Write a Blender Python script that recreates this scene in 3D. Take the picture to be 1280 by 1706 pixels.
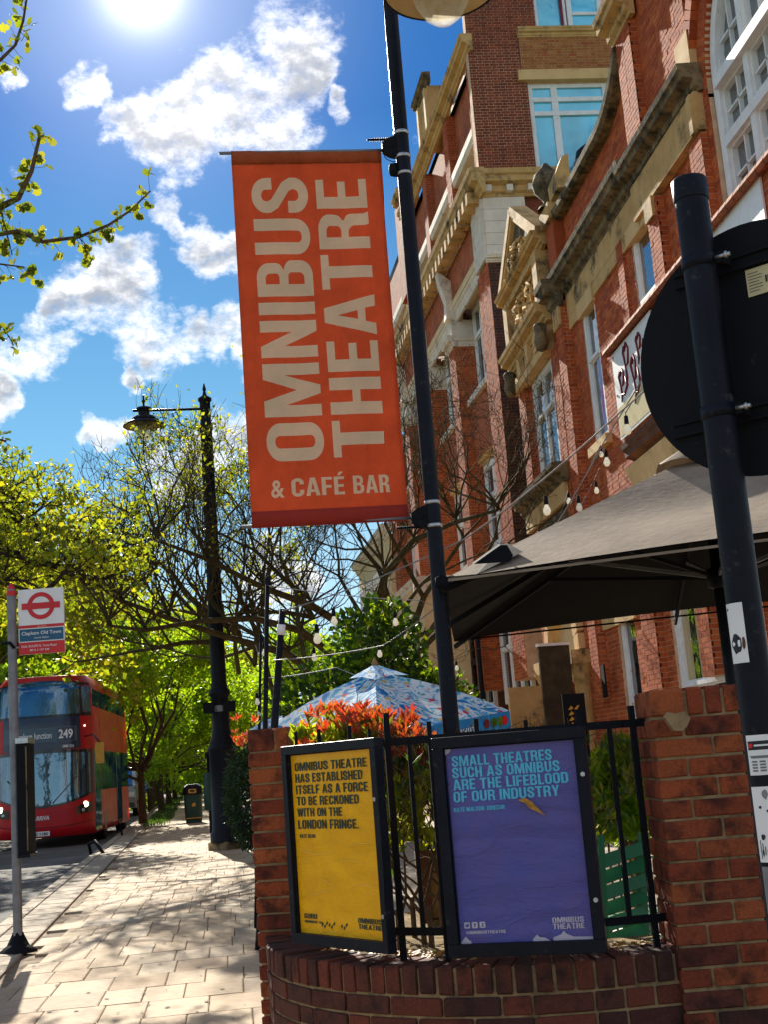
import bpy, bmesh, math, random
import numpy as np
from mathutils import Vector, Matrix
from math import sin, cos, pi, radians, sqrt, atan2
random.seed(7); np.random.seed(7)
for o_ in list(bpy.data.objects): bpy.data.objects.remove(o_)
S = bpy.context.scene
COL = S.collection

# ------------------------------------------------------------------ camera
CAM = Vector((0, 0, 1.45)); FPX = 2120.0
yaw, pitch, roll = radians(6.15), radians(11), radians(4.4)
Fh = Vector((sin(yaw), cos(yaw), 0)); Rt0 = Vector((cos(yaw), -sin(yaw), 0)); Zu = Vector((0, 0, 1))
Fw = Fh*cos(pitch) + Zu*sin(pitch); U0 = Zu*cos(pitch) - Fh*sin(pitch)
Rt = Rt0*cos(roll) - U0*sin(roll); Up = U0*cos(roll) + Rt0*sin(roll)
cd = bpy.data.cameras.new('camera'); cam = bpy.data.objects.new('camera', cd); COL.objects.link(cam)
cam.matrix_world = Matrix(((Rt.x, Up.x, -Fw.x, CAM.x), (Rt.y, Up.y, -Fw.y, CAM.y), (Rt.z, Up.z, -Fw.z, CAM.z), (0, 0, 0, 1)))
cd.sensor_fit = 'VERTICAL'; cd.sensor_height = 36; cd.lens = FPX/1706*36; cd.clip_start = .05; cd.clip_end = 4000
S.camera = cam
def ray(x, y): return Fw*FPX + Rt*(x-640) + Up*(853-y)
def at(x, y, X=None, Y=None, Z=None, D=None):
    d = ray(x, y)
    t = X/d.x if X is not None else Y/d.y if Y is not None else (Z-1.45)/d.z if Z is not None else D/FPX
    return CAM + d*t

# ------------------------------------------------------------------ light
SUN_AZ, SUN_EL = radians(-7.5), radians(28.8)
S.view_settings.view_transform = 'Standard'; S.view_settings.look = 'None'
S.view_settings.gamma = 1; S.view_settings.use_curve_mapping = False
S.view_settings.exposure = 2.0
sd = Vector((sin(SUN_AZ)*cos(SUN_EL), cos(SUN_AZ)*cos(SUN_EL), sin(SUN_EL)))
sl = bpy.data.lights.new('sun', 'SUN'); sl.energy = 2.65; sl.angle = radians(.55); sl.color = (1, .93, .80)
so = bpy.data.objects.new('sun', sl); COL.objects.link(so)
so.rotation_mode = 'QUATERNION'; so.rotation_quaternion = (-sd).to_track_quat('-Z', 'Y')

W = bpy.data.worlds.new('World'); S.world = W; W.use_nodes = True
nt = W.node_tree; nt.nodes.clear()
def N(t, nt_=None, **k):
    n = (nt_ or nt).nodes.new(t)
    for a, b in k.items(): setattr(n, a, b)
    return n
def L(a, b, nt_=None): (nt_ or nt).links.new(a, b)
out = N('ShaderNodeOutputWorld'); bg = N('ShaderNodeBackground'); L(bg.outputs[0], out.inputs[0])
bg.inputs[1].default_value = .15
SKYG = 2.7
sky = N('ShaderNodeTexSky'); sky.sky_type = 'NISHITA'; sky.sun_disc = False
sky.sun_elevation = SUN_EL; sky.sun_rotation = SUN_AZ; sky.air_density = 1.0; sky.dust_density = .25; sky.ozone_density = 3.0
tc = N('ShaderNodeTexCoord')
def M(op, a, b=None, c=None, clamp=False):
    n = N('ShaderNodeMath', operation=op, use_clamp=clamp)
    for i, v in enumerate((a, b, c)):
        if v is None: continue
        if isinstance(v, (int, float)): n.inputs[i].default_value = v
        else: L(v, n.inputs[i])
    return n.outputs[0]
def DOT(v):
    n = N('ShaderNodeVectorMath', operation='DOT_PRODUCT'); L(tc.outputs['Generated'], n.inputs[0]); n.inputs[1].default_value = v
    return n.outputs['Value']
def SM(v, a, b, lo=0., hi=1.):
    n = N('ShaderNodeMapRange', interpolation_type='SMOOTHSTEP')
    L(v, n.inputs[0]); n.inputs[1].default_value = a; n.inputs[2].default_value = b; n.inputs[3].default_value = lo; n.inputs[4].default_value = hi
    return n.outputs[0]
# the physical sky, graded to the deep polarised blue of the photograph
lum = N('ShaderNodeRGBToBW'); L(sky.outputs[0], lum.inputs[0])
lev = M('POWER', M('MAXIMUM', M('DIVIDE', lum.outputs[0], 3.0), .05), .22)
zz_ = N('ShaderNodeSeparateXYZ'); L(tc.outputs['Generated'], zz_.inputs[0])
sr = N('ShaderNodeValToRGB'); L(zz_.outputs[2], sr.inputs[0]); el_ = sr.color_ramp.elements
for _i in range(3): el_.new(.5)
for e_, (p_, c_) in zip(el_, ((0., (.50, .60, .63)), (.10, (.31, .47, .57)), (.24, (.125, .30, .47)), (.48, (.020, .110, .33)), (1., (.022, .10, .29)))): e_.position = p_; e_.color = (*c_, 1)
sk = N('ShaderNodeVectorMath', operation='SCALE'); L(sr.outputs[0], sk.inputs[0]); L(M('MULTIPLY', lev, SKYG), sk.inputs['Scale'])
wn = N('ShaderNodeTexNoise'); wn.inputs['Scale'].default_value = 17; wn.inputs['Detail'].default_value = 6; L(tc.outputs['Generated'], wn.inputs['Vector'])
wv = N('ShaderNodeVectorMath', operation='MULTIPLY_ADD'); L(wn.outputs['Color'], wv.inputs[0]); wv.inputs[1].default_value = (.09,)*3; L(tc.outputs['Generated'], wv.inputs[2])
ws = N('ShaderNodeVectorMath', operation='SUBTRACT'); L(wv.outputs[0], ws.inputs[0]); ws.inputs[1].default_value = (.045,)*3
wq = N('ShaderNodeVectorMath', operation='NORMALIZE'); L(ws.outputs[0], wq.inputs[0])
def DOTW(v):
    n = N('ShaderNodeVectorMath', operation='DOT_PRODUCT'); L(wq.outputs[0], n.inputs[0]); n.inputs[1].default_value = v
    return n.outputs['Value']
BL = [(478,62,80),(400,185,88),(330,200,66),(480,200,62),(245,228,56),(300,245,60),(535,140,46),(440,215,66),(150,135,36),(200,520,62),(270,550,60),(135,525,46),
      (200,440,52),(75,580,52),(25,590,45),(335,415,48),(375,420,40),(280,348,34),(385,560,46),(320,560,45),(5,668,30),(212,622,28),(455,960,60),(345,750,52),(255,765,36),
      (20,150,28),(390,715,55),(440,620,40),(590,195,22),(180,705,22),(560,640,40),(290,790,36),(600,420,40),(-120,300,90),(-200,620,120),(900,-150,160),(1500,200,200),
      (280,-220,120),(-400,100,160),(1900,500,180),(700,-400,160)]
mask = None
for (x, y, r) in BL:
    d = ray(x, y).normalized(); m = SM(DOTW(d), cos(r*1.55/FPX), 1.0)
    mask = m if mask is None else M('MAXIMUM', mask, m)
# clouds carry on out of view; their cover there is raised for fill light
def noise(sc, det, rough, off=(0, 0, 0), dist=0.):
    mp = N('ShaderNodeMapping'); mp.inputs['Location'].default_value = off; mp.inputs['Scale'].default_value = (1, 1, 1.5)
    L(tc.outputs['Generated'], mp.inputs[0])
    n = N('ShaderNodeTexNoise'); n.inputs['Scale'].default_value = sc; n.inputs['Detail'].default_value = det
    n.inputs['Roughness'].default_value = rough; n.inputs['Distortion'].default_value = dist
    L(mp.outputs[0], n.inputs['Vector']); return n.outputs[0]
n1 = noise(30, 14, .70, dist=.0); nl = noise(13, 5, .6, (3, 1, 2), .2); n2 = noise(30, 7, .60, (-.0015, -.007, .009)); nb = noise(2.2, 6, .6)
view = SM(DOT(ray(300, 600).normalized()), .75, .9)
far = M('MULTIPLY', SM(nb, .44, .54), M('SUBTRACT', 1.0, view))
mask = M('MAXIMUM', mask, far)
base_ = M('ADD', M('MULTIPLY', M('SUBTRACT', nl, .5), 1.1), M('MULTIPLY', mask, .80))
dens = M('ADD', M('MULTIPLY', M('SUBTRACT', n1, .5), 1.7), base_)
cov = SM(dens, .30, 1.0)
dens2 = M('ADD', M('MULTIPLY', M('SUBTRACT', n2, .5), 1.9), base_)
core = SM(dens2, .50, 1.10, 0., 1.)
cc = N('ShaderNodeMix', data_type='RGBA'); cc.inputs[6].default_value = (2.6, 2.55, 2.5, 1); cc.inputs[7].default_value = (.85, .89, .98, 1)
L(core, cc.inputs[0])
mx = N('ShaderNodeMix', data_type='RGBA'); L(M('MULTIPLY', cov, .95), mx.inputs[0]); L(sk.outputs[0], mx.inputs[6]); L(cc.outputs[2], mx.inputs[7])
# bright air round the sun
sdir = ray(235, -22).normalized(); sdot = DOT(sdir)
g1 = M('MULTIPLY', SM(sdot, cos(radians(.95)), cos(radians(.2))), 30.)
g2 = M('MULTIPLY', M('POWER', M('MAXIMUM', sdot, 0.), 3000.), 2.6)
g3 = M('MULTIPLY', M('POWER', M('MAXIMUM', sdot, 0.), 160.), .75)
g = M('ADD', M('ADD', g1, g2), g3)
gc = N('ShaderNodeMix', data_type='RGBA', blend_type='ADD'); gc.inputs[0].default_value = 1
gm = N('ShaderNodeMix', data_type='RGBA', blend_type='MULTIPLY'); gm.inputs[0].default_value = 1; gm.inputs[6].default_value = (1, .97, .93, 1)
cmb = N('ShaderNodeCombineXYZ'); L(g, cmb.inputs[0]); L(g, cmb.inputs[1]); L(g, cmb.inputs[2]); L(cmb.outputs[0], gm.inputs[7])
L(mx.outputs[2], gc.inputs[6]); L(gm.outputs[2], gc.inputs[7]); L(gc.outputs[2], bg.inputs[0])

# ------------------------------------------------------------------ materials
MATS = {}
def new_mat(name):
    m = bpy.data.materials.new(name); m.use_nodes = True; t = m.node_tree; t.nodes.clear(); MATS[name] = m; return m, t
def bsdf(t, rough=.7, spec=.4, metal=0.):
    b = N('ShaderNodeBsdfPrincipled', t); o = N('ShaderNodeOutputMaterial', t); L(b.outputs[0], o.inputs[0], t)
    b.inputs['Roughness'].default_value = rough; b.inputs['Specular IOR Level'].default_value = spec; b.inputs['Metallic'].default_value = metal
    return b, o
def tnoise(t, sc, det=6, rough=.6, coord='Object', dist=0.):
    c = N('ShaderNodeNewGeometry' if coord == 'Position' else 'ShaderNodeTexCoord', t); n = N('ShaderNodeTexNoise', t)
    n.inputs['Scale'].default_value = sc; n.inputs['Detail'].default_value = det; n.inputs['Roughness'].default_value = rough; n.inputs['Distortion'].default_value = dist
    L(c.outputs[coord], n.inputs['Vector'], t); return n
def ramp(t, src, stops):
    r = N('ShaderNodeValToRGB', t); e = r.color_ramp.elements
    while len(e) < len(stops): e.new(.5)
    for el, (p, c) in zip(e, stops): el.position = p; el.color = (*c, 1) if len(c) == 3 else c
    L(src, r.inputs[0], t); return r
def bump(t, b, src, strength=.3, dist=.01):
    n = N('ShaderNodeBump', t); n.inputs['Strength'].default_value = strength; n.inputs['Distance'].default_value = dist
    L(src, n.inputs['Height'], t); L(n.outputs[0], b.inputs['Normal'], t); return n
def mix(t, a, b, f, mode='MIX'):
    n = N('ShaderNodeMix', t, data_type='RGBA', blend_type=mode)
    for i, v in ((0, f), (6, a), (7, b)):
        if isinstance(v, (int, float)): n.inputs[i].default_value = v
        elif isinstance(v, tuple): n.inputs[i].default_value = (*v, 1)
        else: L(v, n.inputs[i], t)
    return n.outputs[2]
def simple(name, c1, c2=None, rough=.6, sc=8, bmp=.15, spec=.4, metal=0., bd=.005, stain=None, lo=.35, hi=.65, dist=0.):
    m, t = new_mat(name); b, o = bsdf(t, rough, spec, metal)
    n = tnoise(t, sc, dist=dist); c2 = c2 or tuple(v*.8 for v in c1)
    r = ramp(t, n.outputs[0], [(lo, c1), (hi, c2)]); col = r.outputs[0]
    if stain:
        s = tnoise(t, stain[0], 8, .7); k = ramp(t, s.outputs[0], [(stain[2], (0, 0, 0)), (stain[3], (1, 1, 1))])
        col = mix(t, col, stain[1], k.outputs[0])
    L(col, b.inputs['Base Color'], t)
    rr = N('ShaderNodeMapRange', t); L(n.outputs[0], rr.inputs[0], t); rr.inputs[3].default_value = max(.03, rough-.12); rr.inputs[4].default_value = min(1, rough+.12)
    L(rr.outputs[0], b.inputs['Roughness'], t)
    if bmp:
        n2_ = tnoise(t, sc*6, 5, .65); bump(t, b, n2_.outputs[0], bmp, bd)
    return m
def rndval(t):
    a = N('ShaderNodeAttribute', t); a.attribute_name = 'rnd'; oi = N('ShaderNodeObjectInfo', t)
    ad = N('ShaderNodeMath', t, operation='ADD'); L(a.outputs['Fac'], ad.inputs[0], t); L(oi.outputs['Random'], ad.inputs[1], t)
    fr = N('ShaderNodeMath', t, operation='FRACT'); L(ad.outputs[0], fr.inputs[0], t); return fr.outputs[0]
def brickmat(name, cols, dark, rough=.85, blot=.5, sc=30, spec=.2):
    """fired clay: every brick takes its own tone, with burnt patches inside it"""
    m, t = new_mat(name); b, o = bsdf(t, rough, spec)
    v = rndval(t); n_ = len(cols); r = ramp(t, v, [(i/(n_-1), c) for i, c in enumerate(cols)])
    n = tnoise(t, sc*.35, 4, .6, 'Position'); k = ramp(t, n.outputs[0], [(.47, (0, 0, 0)), (.66, (blot,)*3)])
    col = mix(t, r.outputs[0], dark, k.outputs[0])
    n3 = tnoise(t, sc*4, 6, .7, 'Position'); k3 = ramp(t, n3.outputs[0], [(.3, (.62,)*3), (.7, (1.25,)*3)])
    col = mix(t, col, k3.outputs[0], 1., 'MULTIPLY')
    L(col, b.inputs['Base Color'], t); bump(t, b, n3.outputs[0], .5, .004); return m
brickmat('clay_front', [(.34, .075, .024), (.24, .052, .02), (.38, .10, .03), (.18, .038, .018), (.30, .06, .02), (.12, .03, .018)], (.04, .014, .011), sc=30, blot=.85)
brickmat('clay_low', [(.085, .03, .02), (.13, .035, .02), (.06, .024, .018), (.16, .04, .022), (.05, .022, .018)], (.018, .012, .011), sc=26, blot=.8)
brickmat('clay_hall', [(.50, .11, .030), (.40, .078, .024), (.58, .145, .038), (.45, .092, .026), (.32, .06, .02), (.54, .12, .03)], (.24, .05, .02), sc=10, blot=.4)
brickmat('clay_dark', [(.24, .055, .026), (.18, .042, .022), (.28, .062, .026), (.14, .036, .02), (.30, .07, .028)], (.09, .026, .016), sc=10, blot=.5)
brickmat('clay_sooty', [(.055, .028, .022), (.04, .022, .02), (.07, .032, .022), (.11, .035, .024)], (.02, .014, .013), sc=10, blot=.5)
brickmat('clay_yellow', [(.36, .15, .035), (.30, .10, .03), (.42, .18, .05), (.34, .08, .03)], (.2, .06, .02), sc=10, blot=.3)
def brick_tex(name, c1, c2, mortar, sx=1.):
    m, t = new_mat(name); b, o = bsdf(t, .85, .2)
    uv = N('ShaderNodeUVMap', t); uv.uv_map = 'UVMap'
    br = N('ShaderNodeTexBrick', t); L(uv.outputs[0], br.inputs[0], t)
    br.inputs['Color1'].default_value = (*c1, 1); br.inputs['Color2'].default_value = (*c2, 1); br.inputs['Mortar'].default_value = (*mortar, 1)
    br.inputs['Scale'].default_value = 1; br.inputs['Brick Width'].default_value = .225; br.inputs['Row Height'].default_value = .075
    br.inputs['Mortar Size'].default_value = .006; br.inputs['Mortar Smooth'].default_value = .3
    n = tnoise(t, 1.7, 8, .7); k = ramp(t, n.outputs[0], [(.35, (.65,)*3), (.65, (1.15,)*3)])
    L(mix(t, br.outputs[0], k.outputs[0], 1., 'MULTIPLY'), b.inputs['Base Color'], t)
    iv = N('ShaderNodeMath', t, operation='SUBTRACT'); iv.inputs[0].default_value = 1; L(br.outputs['Fac'], iv.inputs[1], t)
    bump(t, b, iv.outputs[0], .8, .012); return m
brick_tex('brick_far', (.46, .10, .030), (.34, .068, .022), (.46, .26, .16))
simple('mortar', (.36, .24, .12), (.22, .145, .075), .95, 14, .5, .1, stain=(5, (.07, .055, .03), .5, .68), bd=.004)
simple('mortar_pale', (.66, .44, .28), (.50, .31, .19), .95, 6, .4, .1)
simple('mortar_dark', (.26, .14, .09), (.18, .10, .065), .95, 6, .4, .1)
simple('sandstone', (.60, .37, .15), (.46, .275, .10), .85, 2.2, .35, .2, stain=(1.6, (.07, .055, .03), .52, .66), bd=.012)
simple('sandstone_clean', (.68, .44, .20), (.57, .36, .15), .85, 2.5, .25, .2, stain=(2.5, (.25, .17, .06), .58, .7), bd=.008)
simple('stone_weathered', (.26, .18, .09), (.12, .088, .048), .9, 3, .5, .2, stain=(4, (.035, .03, .02), .45, .62), bd=.015)
simple('stone_white', (.74, .64, .52), (.60, .51, .41), .8, 2.5, .2, .25, stain=(2, (.28, .23, .17), .56, .72))
simple('cream_render', (.72, .55, .31), (.62, .46, .25), .85, 2, .1, .2)
simple('white_paint', (.80, .79, .77), (.70, .68, .65), .6, 5, .08, .12, stain=(9, (.34, .31, .26), .62, .74))
simple('metal_black', (.005, .006, .010), (.009, .010, .016), .42, 12, .10, .12, stain=(22, (.045, .045, .05), .6, .72))
simple('metal_black_matt', (.007, .008, .010), (.010, .010, .012), .7, 12, .15, .1, stain=(30, (.05, .04, .035), .62, .74))
simple('steel', (.55, .54, .52), (.42, .41, .40), .35, 20, .15, .5, metal=.9)
simple('steel_grey', (.24, .235, .245), (.17, .165, .17), .5, 9, .12, .5, metal=.4)
simple('plastic_grey', (.045, .047, .05), (.03, .03, .033), .5, 9, .1, .5)
simple('asphalt', (.115, .108, .10), (.075, .072, .07), .95, 30, .5, .2, stain=(.35, (.16, .15, .14), .5, .65), bd=.01)
simple('soil', (.36, .26, .13), (.16, .11, .05), .97, 14, .7, .1, bd=.03)
simple('patio', (.42, .34, .24), (.30, .24, .17), .9, 3, .3, .2)
simple('grass_ground', (.06, .11, .02), (.13, .15, .035), .95, 9, .7, .1, bd=.04)
simple('kerb_stone', (.40, .33, .25), (.31, .25, .185), .9, 9, .35, .2, stain=(3, (.2, .16, .11), .55, .7))
simple('slate', (.06, .055, .06), (.035, .033, .036), .6, 4, .3, .4)
simple('clay_tile', (.36, .10, .04), (.22, .06, .03), .85, 8, .4, .2, stain=(7, (.12, .08, .04), .5, .68))
simple('wood_tan', (.34, .19, .065), (.22, .12, .04), .7, 7, .3, .3)
simple('wood_dark', (.075, .052, .026), (.04, .03, .018), .8, 5, .4, .2)
simple('wood_brown', (.14, .05, .022), (.08, .03, .016), .7, 5, .4, .3)
simple('paint_green', (.018, .155, .052), (.012, .11, .038), .45, 6, .12, .4)
simple('paint_white_wood', (.66, .66, .62), (.52, .52, .48), .55, 6, .2, .4)
simple('bin_green', (.012, .05, .035), (.008, .035, .026), .5, 6, .1, .4)
simple('bark', (.085, .06, .036), (.04, .028, .018), .95, 9, .9, .1, bd=.04)
simple('bark_olive', (.11, .088, .04), (.055, .042, .02), .95, 9, .8, .1, bd=.03)
simple('twig', (.15, .095, .05), (.08, .05, .028), .9, 9, .4, .1)
simple('bus_red', (.50, .006, .012), (.42, .005, .011), .36, 3, .0, .35)
simple('bus_navy', (.006, .014, .045), (.01, .02, .055), .22, 3, .0, .6)
simple('black_gloss', (.006, .007, .009), (.01, .01, .012), .15, 3, .0, .6)
simple('tyre', (.012, .012, .012), (.02, .02, .02), .9, 9, .3, .2)
simple('print_white', (.80, .79, .76), (.74, .73, .70), .5, 9, .0, .3)

simple('lit_underside_tan', (.62, .44, .20), (.5, .34, .15), .5, 9, .0, .3)  # lit tint for the ring under the lantern brims
simple('print_red', (.62, .016, .02), (.55, .014, .018), .4, 6, .0, .4)
simple('print_blue', (.012, .10, .19), (.010, .08, .16), .4, 6, .0, .4)
simple('print_black', (.012, .014, .018), (.03, .03, .035), .6, 20, .0, .3)
simple('print_maroon', (.19, .015, .03), (.13, .012, .02), .5, 6, .0, .3)
simple('ink_green', (.02, .045, .042), (.05, .065, .04), .6, 45, .0, .1)
simple('ink_cyan', (.12, .50, .68), (.09, .42, .60), .6, 40, .0, .1)
simple('print_pale', (.52, .46, .52), (.42, .38, .46), .5, 20, .0, .3)
simple('yellow_plastic', (.60, .30, .02), (.5, .24, .015), .4, 9, .0, .4)
simple('strap', (.008, .009, .012), (.014, .014, .018), .8, 9, .1, .04)
simple('leaf_dead', (.50, .25, .03), (.28, .12, .02), .6, 40, .3, .3)
def cloth(name, c1, c2, trans, sc=60, folds=None, tcol=None, rough=.85):
    m, t = new_mat(name); b, o = bsdf(t, rough, .15)
    n = tnoise(t, 3.0, 9, .75); r = ramp(t, n.outputs[0], [(.3, tuple(v*1.06 for v in c1)), (.7, tuple(v*.9 for v in c2))]); L(r.outputs[0], b.inputs['Base Color'], t)
    tr = N('ShaderNodeBsdfTranslucent', t); tm = mix(t, r.outputs[0], tcol or (1., 1., 1.), 1., 'MULTIPLY'); L(tm, tr.inputs[0], t)
    ms = N('ShaderNodeMixShader', t); ms.inputs[0].default_value = trans; L(b.outputs[0], ms.inputs[1], t); L(tr.outputs[0], ms.inputs[2], t); L(ms.outputs[0], o.inputs[0], t)
    w = tnoise(t, sc, 4, .6); h = w.outputs[0]
    if folds:
        c = N('ShaderNodeTexCoord', t); mp = N('ShaderNodeMapping', t); mp.inputs['Scale'].default_value = folds; L(c.outputs['Object'], mp.inputs[0], t)
        f = N('ShaderNodeTexNoise', t); f.inputs['Scale'].default_value = 1; f.inputs['Detail'].default_value = 3; L(mp.outputs[0], f.inputs['Vector'], t)
        a = N('ShaderNodeMath', t, operation='MULTIPLY_ADD'); L(f.outputs[0], a.inputs[0], t); a.inputs[1].default_value = 9; L(h, a.inputs[2], t); h = a.outputs[0]
    bump(t, b, h, .6 if folds else .35, .012 if folds else .006); return m
cloth('banner_orange', (.60, .14, .048), (.50, .105, .036), .38, 90, folds=(9, 9, .8), tcol=(1., .95, .8))
cloth('print_cream', (.92, .82, .52), (.86, .76, .47), .42, 90)
cloth('banner_hem', (.46, .05, .03), (.38, .04, .028), .3, 90)
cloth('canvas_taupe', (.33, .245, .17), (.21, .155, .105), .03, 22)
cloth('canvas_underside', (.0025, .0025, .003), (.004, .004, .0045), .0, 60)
def leafmat(name, c1, c2, c3, trans=.5, sc=1.2):
    m, t = new_mat(name); o = N('ShaderNodeOutputMaterial', t)
    v = rndval(t); r = ramp(t, v, [(0, c1), (.5, c2), (1, c3)])
    n = tnoise(t, sc, 3, .5); k = ramp(t, n.outputs[0], [(.3, (.6,)*3), (.7, (1.3,)*3)]); col = mix(t, r.outputs[0], k.outputs[0], 1., 'MULTIPLY')
    b = N('ShaderNodeBsdfPrincipled', t); b.inputs['Roughness'].default_value = .45; b.inputs['Specular IOR Level'].default_value = .35; L(col, b.inputs['Base Color'], t)
    tr = N('ShaderNodeBsdfTranslucent', t); tcx = mix(t, col, (3.0, 2.7, .9), 1., 'MULTIPLY'); L(tcx, tr.inputs[0], t)
    ms = N('ShaderNodeMixShader', t); ms.inputs[0].default_value = trans; L(b.outputs[0], ms.inputs[1], t); L(tr.outputs[0], ms.inputs[2], t); L(ms.outputs[0], o.inputs[0], t)
    return m
leafmat('leaf_green', (.075, .15, .010), (.13, .22, .012), (.20, .27, .016), .6)
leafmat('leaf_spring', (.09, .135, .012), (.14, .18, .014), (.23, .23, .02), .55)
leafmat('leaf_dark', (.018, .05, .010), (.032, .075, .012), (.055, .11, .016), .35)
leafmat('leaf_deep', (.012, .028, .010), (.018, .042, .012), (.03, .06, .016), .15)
leafmat('leaf_red', (.34, .03, .024), (.46, .075, .036), (.26, .13, .03), .28)
leafmat('leaf_bud', (.12, .13, .02), (.20, .20, .03), (.10, .09, .03), .4)
leafmat('leaf_oak', (.05, .085, .010), (.10, .13, .014), (.16, .17, .03), .45)
def glass(name, tint, mixf=.75, rough=.04, dark=(.01, .015, .02), sc=1.5):
    m, t = new_mat(name); o = N('ShaderNodeOutputMaterial', t)
    n = tnoise(t, sc, 3, .5); r = ramp(t, n.outputs[0], [(.35, dark), (.65, tuple(v*2.5 for v in dark))])
    d = N('ShaderNodeBsdfDiffuse', t); L(r.outputs[0], d.inputs[0], t)
    g_ = N('ShaderNodeBsdfGlossy', t); g_.inputs[0].default_value = (*tint, 1); g_.inputs['Roughness'].default_value = rough
    n2_ = tnoise(t, 2.0, 3, .5); bp = N('ShaderNodeBump', t); bp.inputs['Strength'].default_value = .12; bp.inputs['Distance'].default_value = .05
    L(n2_.outputs[0], bp.inputs['Height'], t); L(bp.outputs[0], g_.inputs['Normal'], t)
    ms = N('ShaderNodeMixShader', t); ms.inputs[0].default_value = mixf; L(d.outputs[0], ms.inputs[1], t); L(g_.outputs[0], ms.inputs[2], t); L(ms.outputs[0], o.inputs[0], t)
    return m
glass('glass', (.75, .80, .85), .42, .03, (.02, .022, .02), 1.2)
glass('glass_blue', (.45, .78, .90), .22, .08, (.05, .26, .36), .5)
glass('glass_bus', (.40, .58, .72), .27, .05, (.006, .03, .05), 2.)
m, t = new_mat('glass_clear'); o_ = N('ShaderNodeOutputMaterial', t); g_ = N('ShaderNodeBsdfGlass', t); g_.inputs['Color'].default_value = (.98, .97, .92, 1); g_.inputs['Roughness'].default_value = .05; g_.inputs['IOR'].default_value = 1.3
tp = N('ShaderNodeBsdfTransparent', t); tl = N('ShaderNodeBsdfTranslucent', t); tl.inputs[0].default_value = (.9, .86, .7, 1)
ms = N('ShaderNodeMixShader', t); ms.inputs[0].default_value = .45; L(g_.outputs[0], ms.inputs[1], t); L(tp.outputs[0], ms.inputs[2], t)
ms2 = N('ShaderNodeMixShader', t); ms2.inputs[0].default_value = .28; L(ms.outputs[0], ms2.inputs[1], t); L(tl.outputs[0], ms2.inputs[2], t); L(ms2.outputs[0], o_.inputs[0], t)
m, t = new_mat('bowl_frosted'); o_ = N('ShaderNodeOutputMaterial', t); tl = N('ShaderNodeBsdfTranslucent', t); tl.inputs[0].default_value = (.85, .74, .45, 1)
b = N('ShaderNodeBsdfPrincipled', t); b.inputs['Base Color'].default_value = (.42, .38, .26, 1); b.inputs['Roughness'].default_value = .2
n = tnoise(t, 25, 6, .7); r = ramp(t, n.outputs[0], [(.3, (.75, .66, .42)), (.55, (.98, .92, .72))]); L(r.outputs[0], tl.inputs[0], t)
ms = N('ShaderNodeMixShader', t); ms.inputs[0].default_value = .9; L(b.outputs[0], ms.inputs[1], t); L(tl.outputs[0], ms.inputs[2], t)
tp = N('ShaderNodeBsdfTransparent', t); ms2 = N('ShaderNodeMixShader', t); ms2.inputs[0].default_value = .6; L(ms.outputs[0], ms2.inputs[1], t); L(tp.outputs[0], ms2.inputs[2], t); L(ms2.outputs[0], o_.inputs[0], t)
m, t = new_mat('headlight'); e = N('ShaderNodeEmission', t); e.inputs[0].default_value = (1, .88, .6, 1); e.inputs[1].default_value = 2.2; o_ = N('ShaderNodeOutputMaterial', t); L(e.outputs[0], o_.inputs[0], t)
def poster_mat(name, c1, c2, wr):
    """paper under scuffed plastic: creases run across it"""
    m, t = new_mat(name); b, o = bsdf(t, .55, .12)
    n = tnoise(t, 5, 6, .6, dist=.6); r = ramp(t, n.outputs[0], [(.3, c1), (.7, c2)])
    s = tnoise(t, 46, 3, .7); k = ramp(t, s.outputs[0], [(.70, (0, 0, 0)), (.76, (.35,)*3)]); L(mix(t, r.outputs[0], (.6, .55, .5), k.outputs[0]), b.inputs['Base Color'], t)
    c = N('ShaderNodeTexCoord', t); mp = N('ShaderNodeMapping', t); mp.inputs['Scale'].default_value = wr; L(c.outputs['Object'], mp.inputs[0], t)
    f = N('ShaderNodeTexNoise', t); f.inputs['Scale'].default_value = 1; f.inputs['Detail'].default_value = 6; f.inputs['Distortion'].default_value = 2.2; f.inputs['Roughness'].default_value = .62; L(mp.outputs[0], f.inputs['Vector'], t)
    a = N('ShaderNodeMath', t, operation='SUBTRACT'); L(f.outputs[0], a.inputs[0], t); a.inputs[1].default_value = .5
    a2 = N('ShaderNodeMath', t, operation='ABSOLUTE'); L(a.outputs[0], a2.inputs[0], t)
    bump(t, b, a2.outputs[0], .9, .03)
    b.inputs['Coat Weight'].default_value = .22; b.inputs['Coat Roughness'].default_value = .18; return m
poster_mat('poster_yellow', (.90, .47, .003), (.76, .36, .003), (4, 4, 9))
poster_mat('poster_purple', (.088, .095, .34), (.13, .10, .29), (3, 3, 10))
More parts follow.
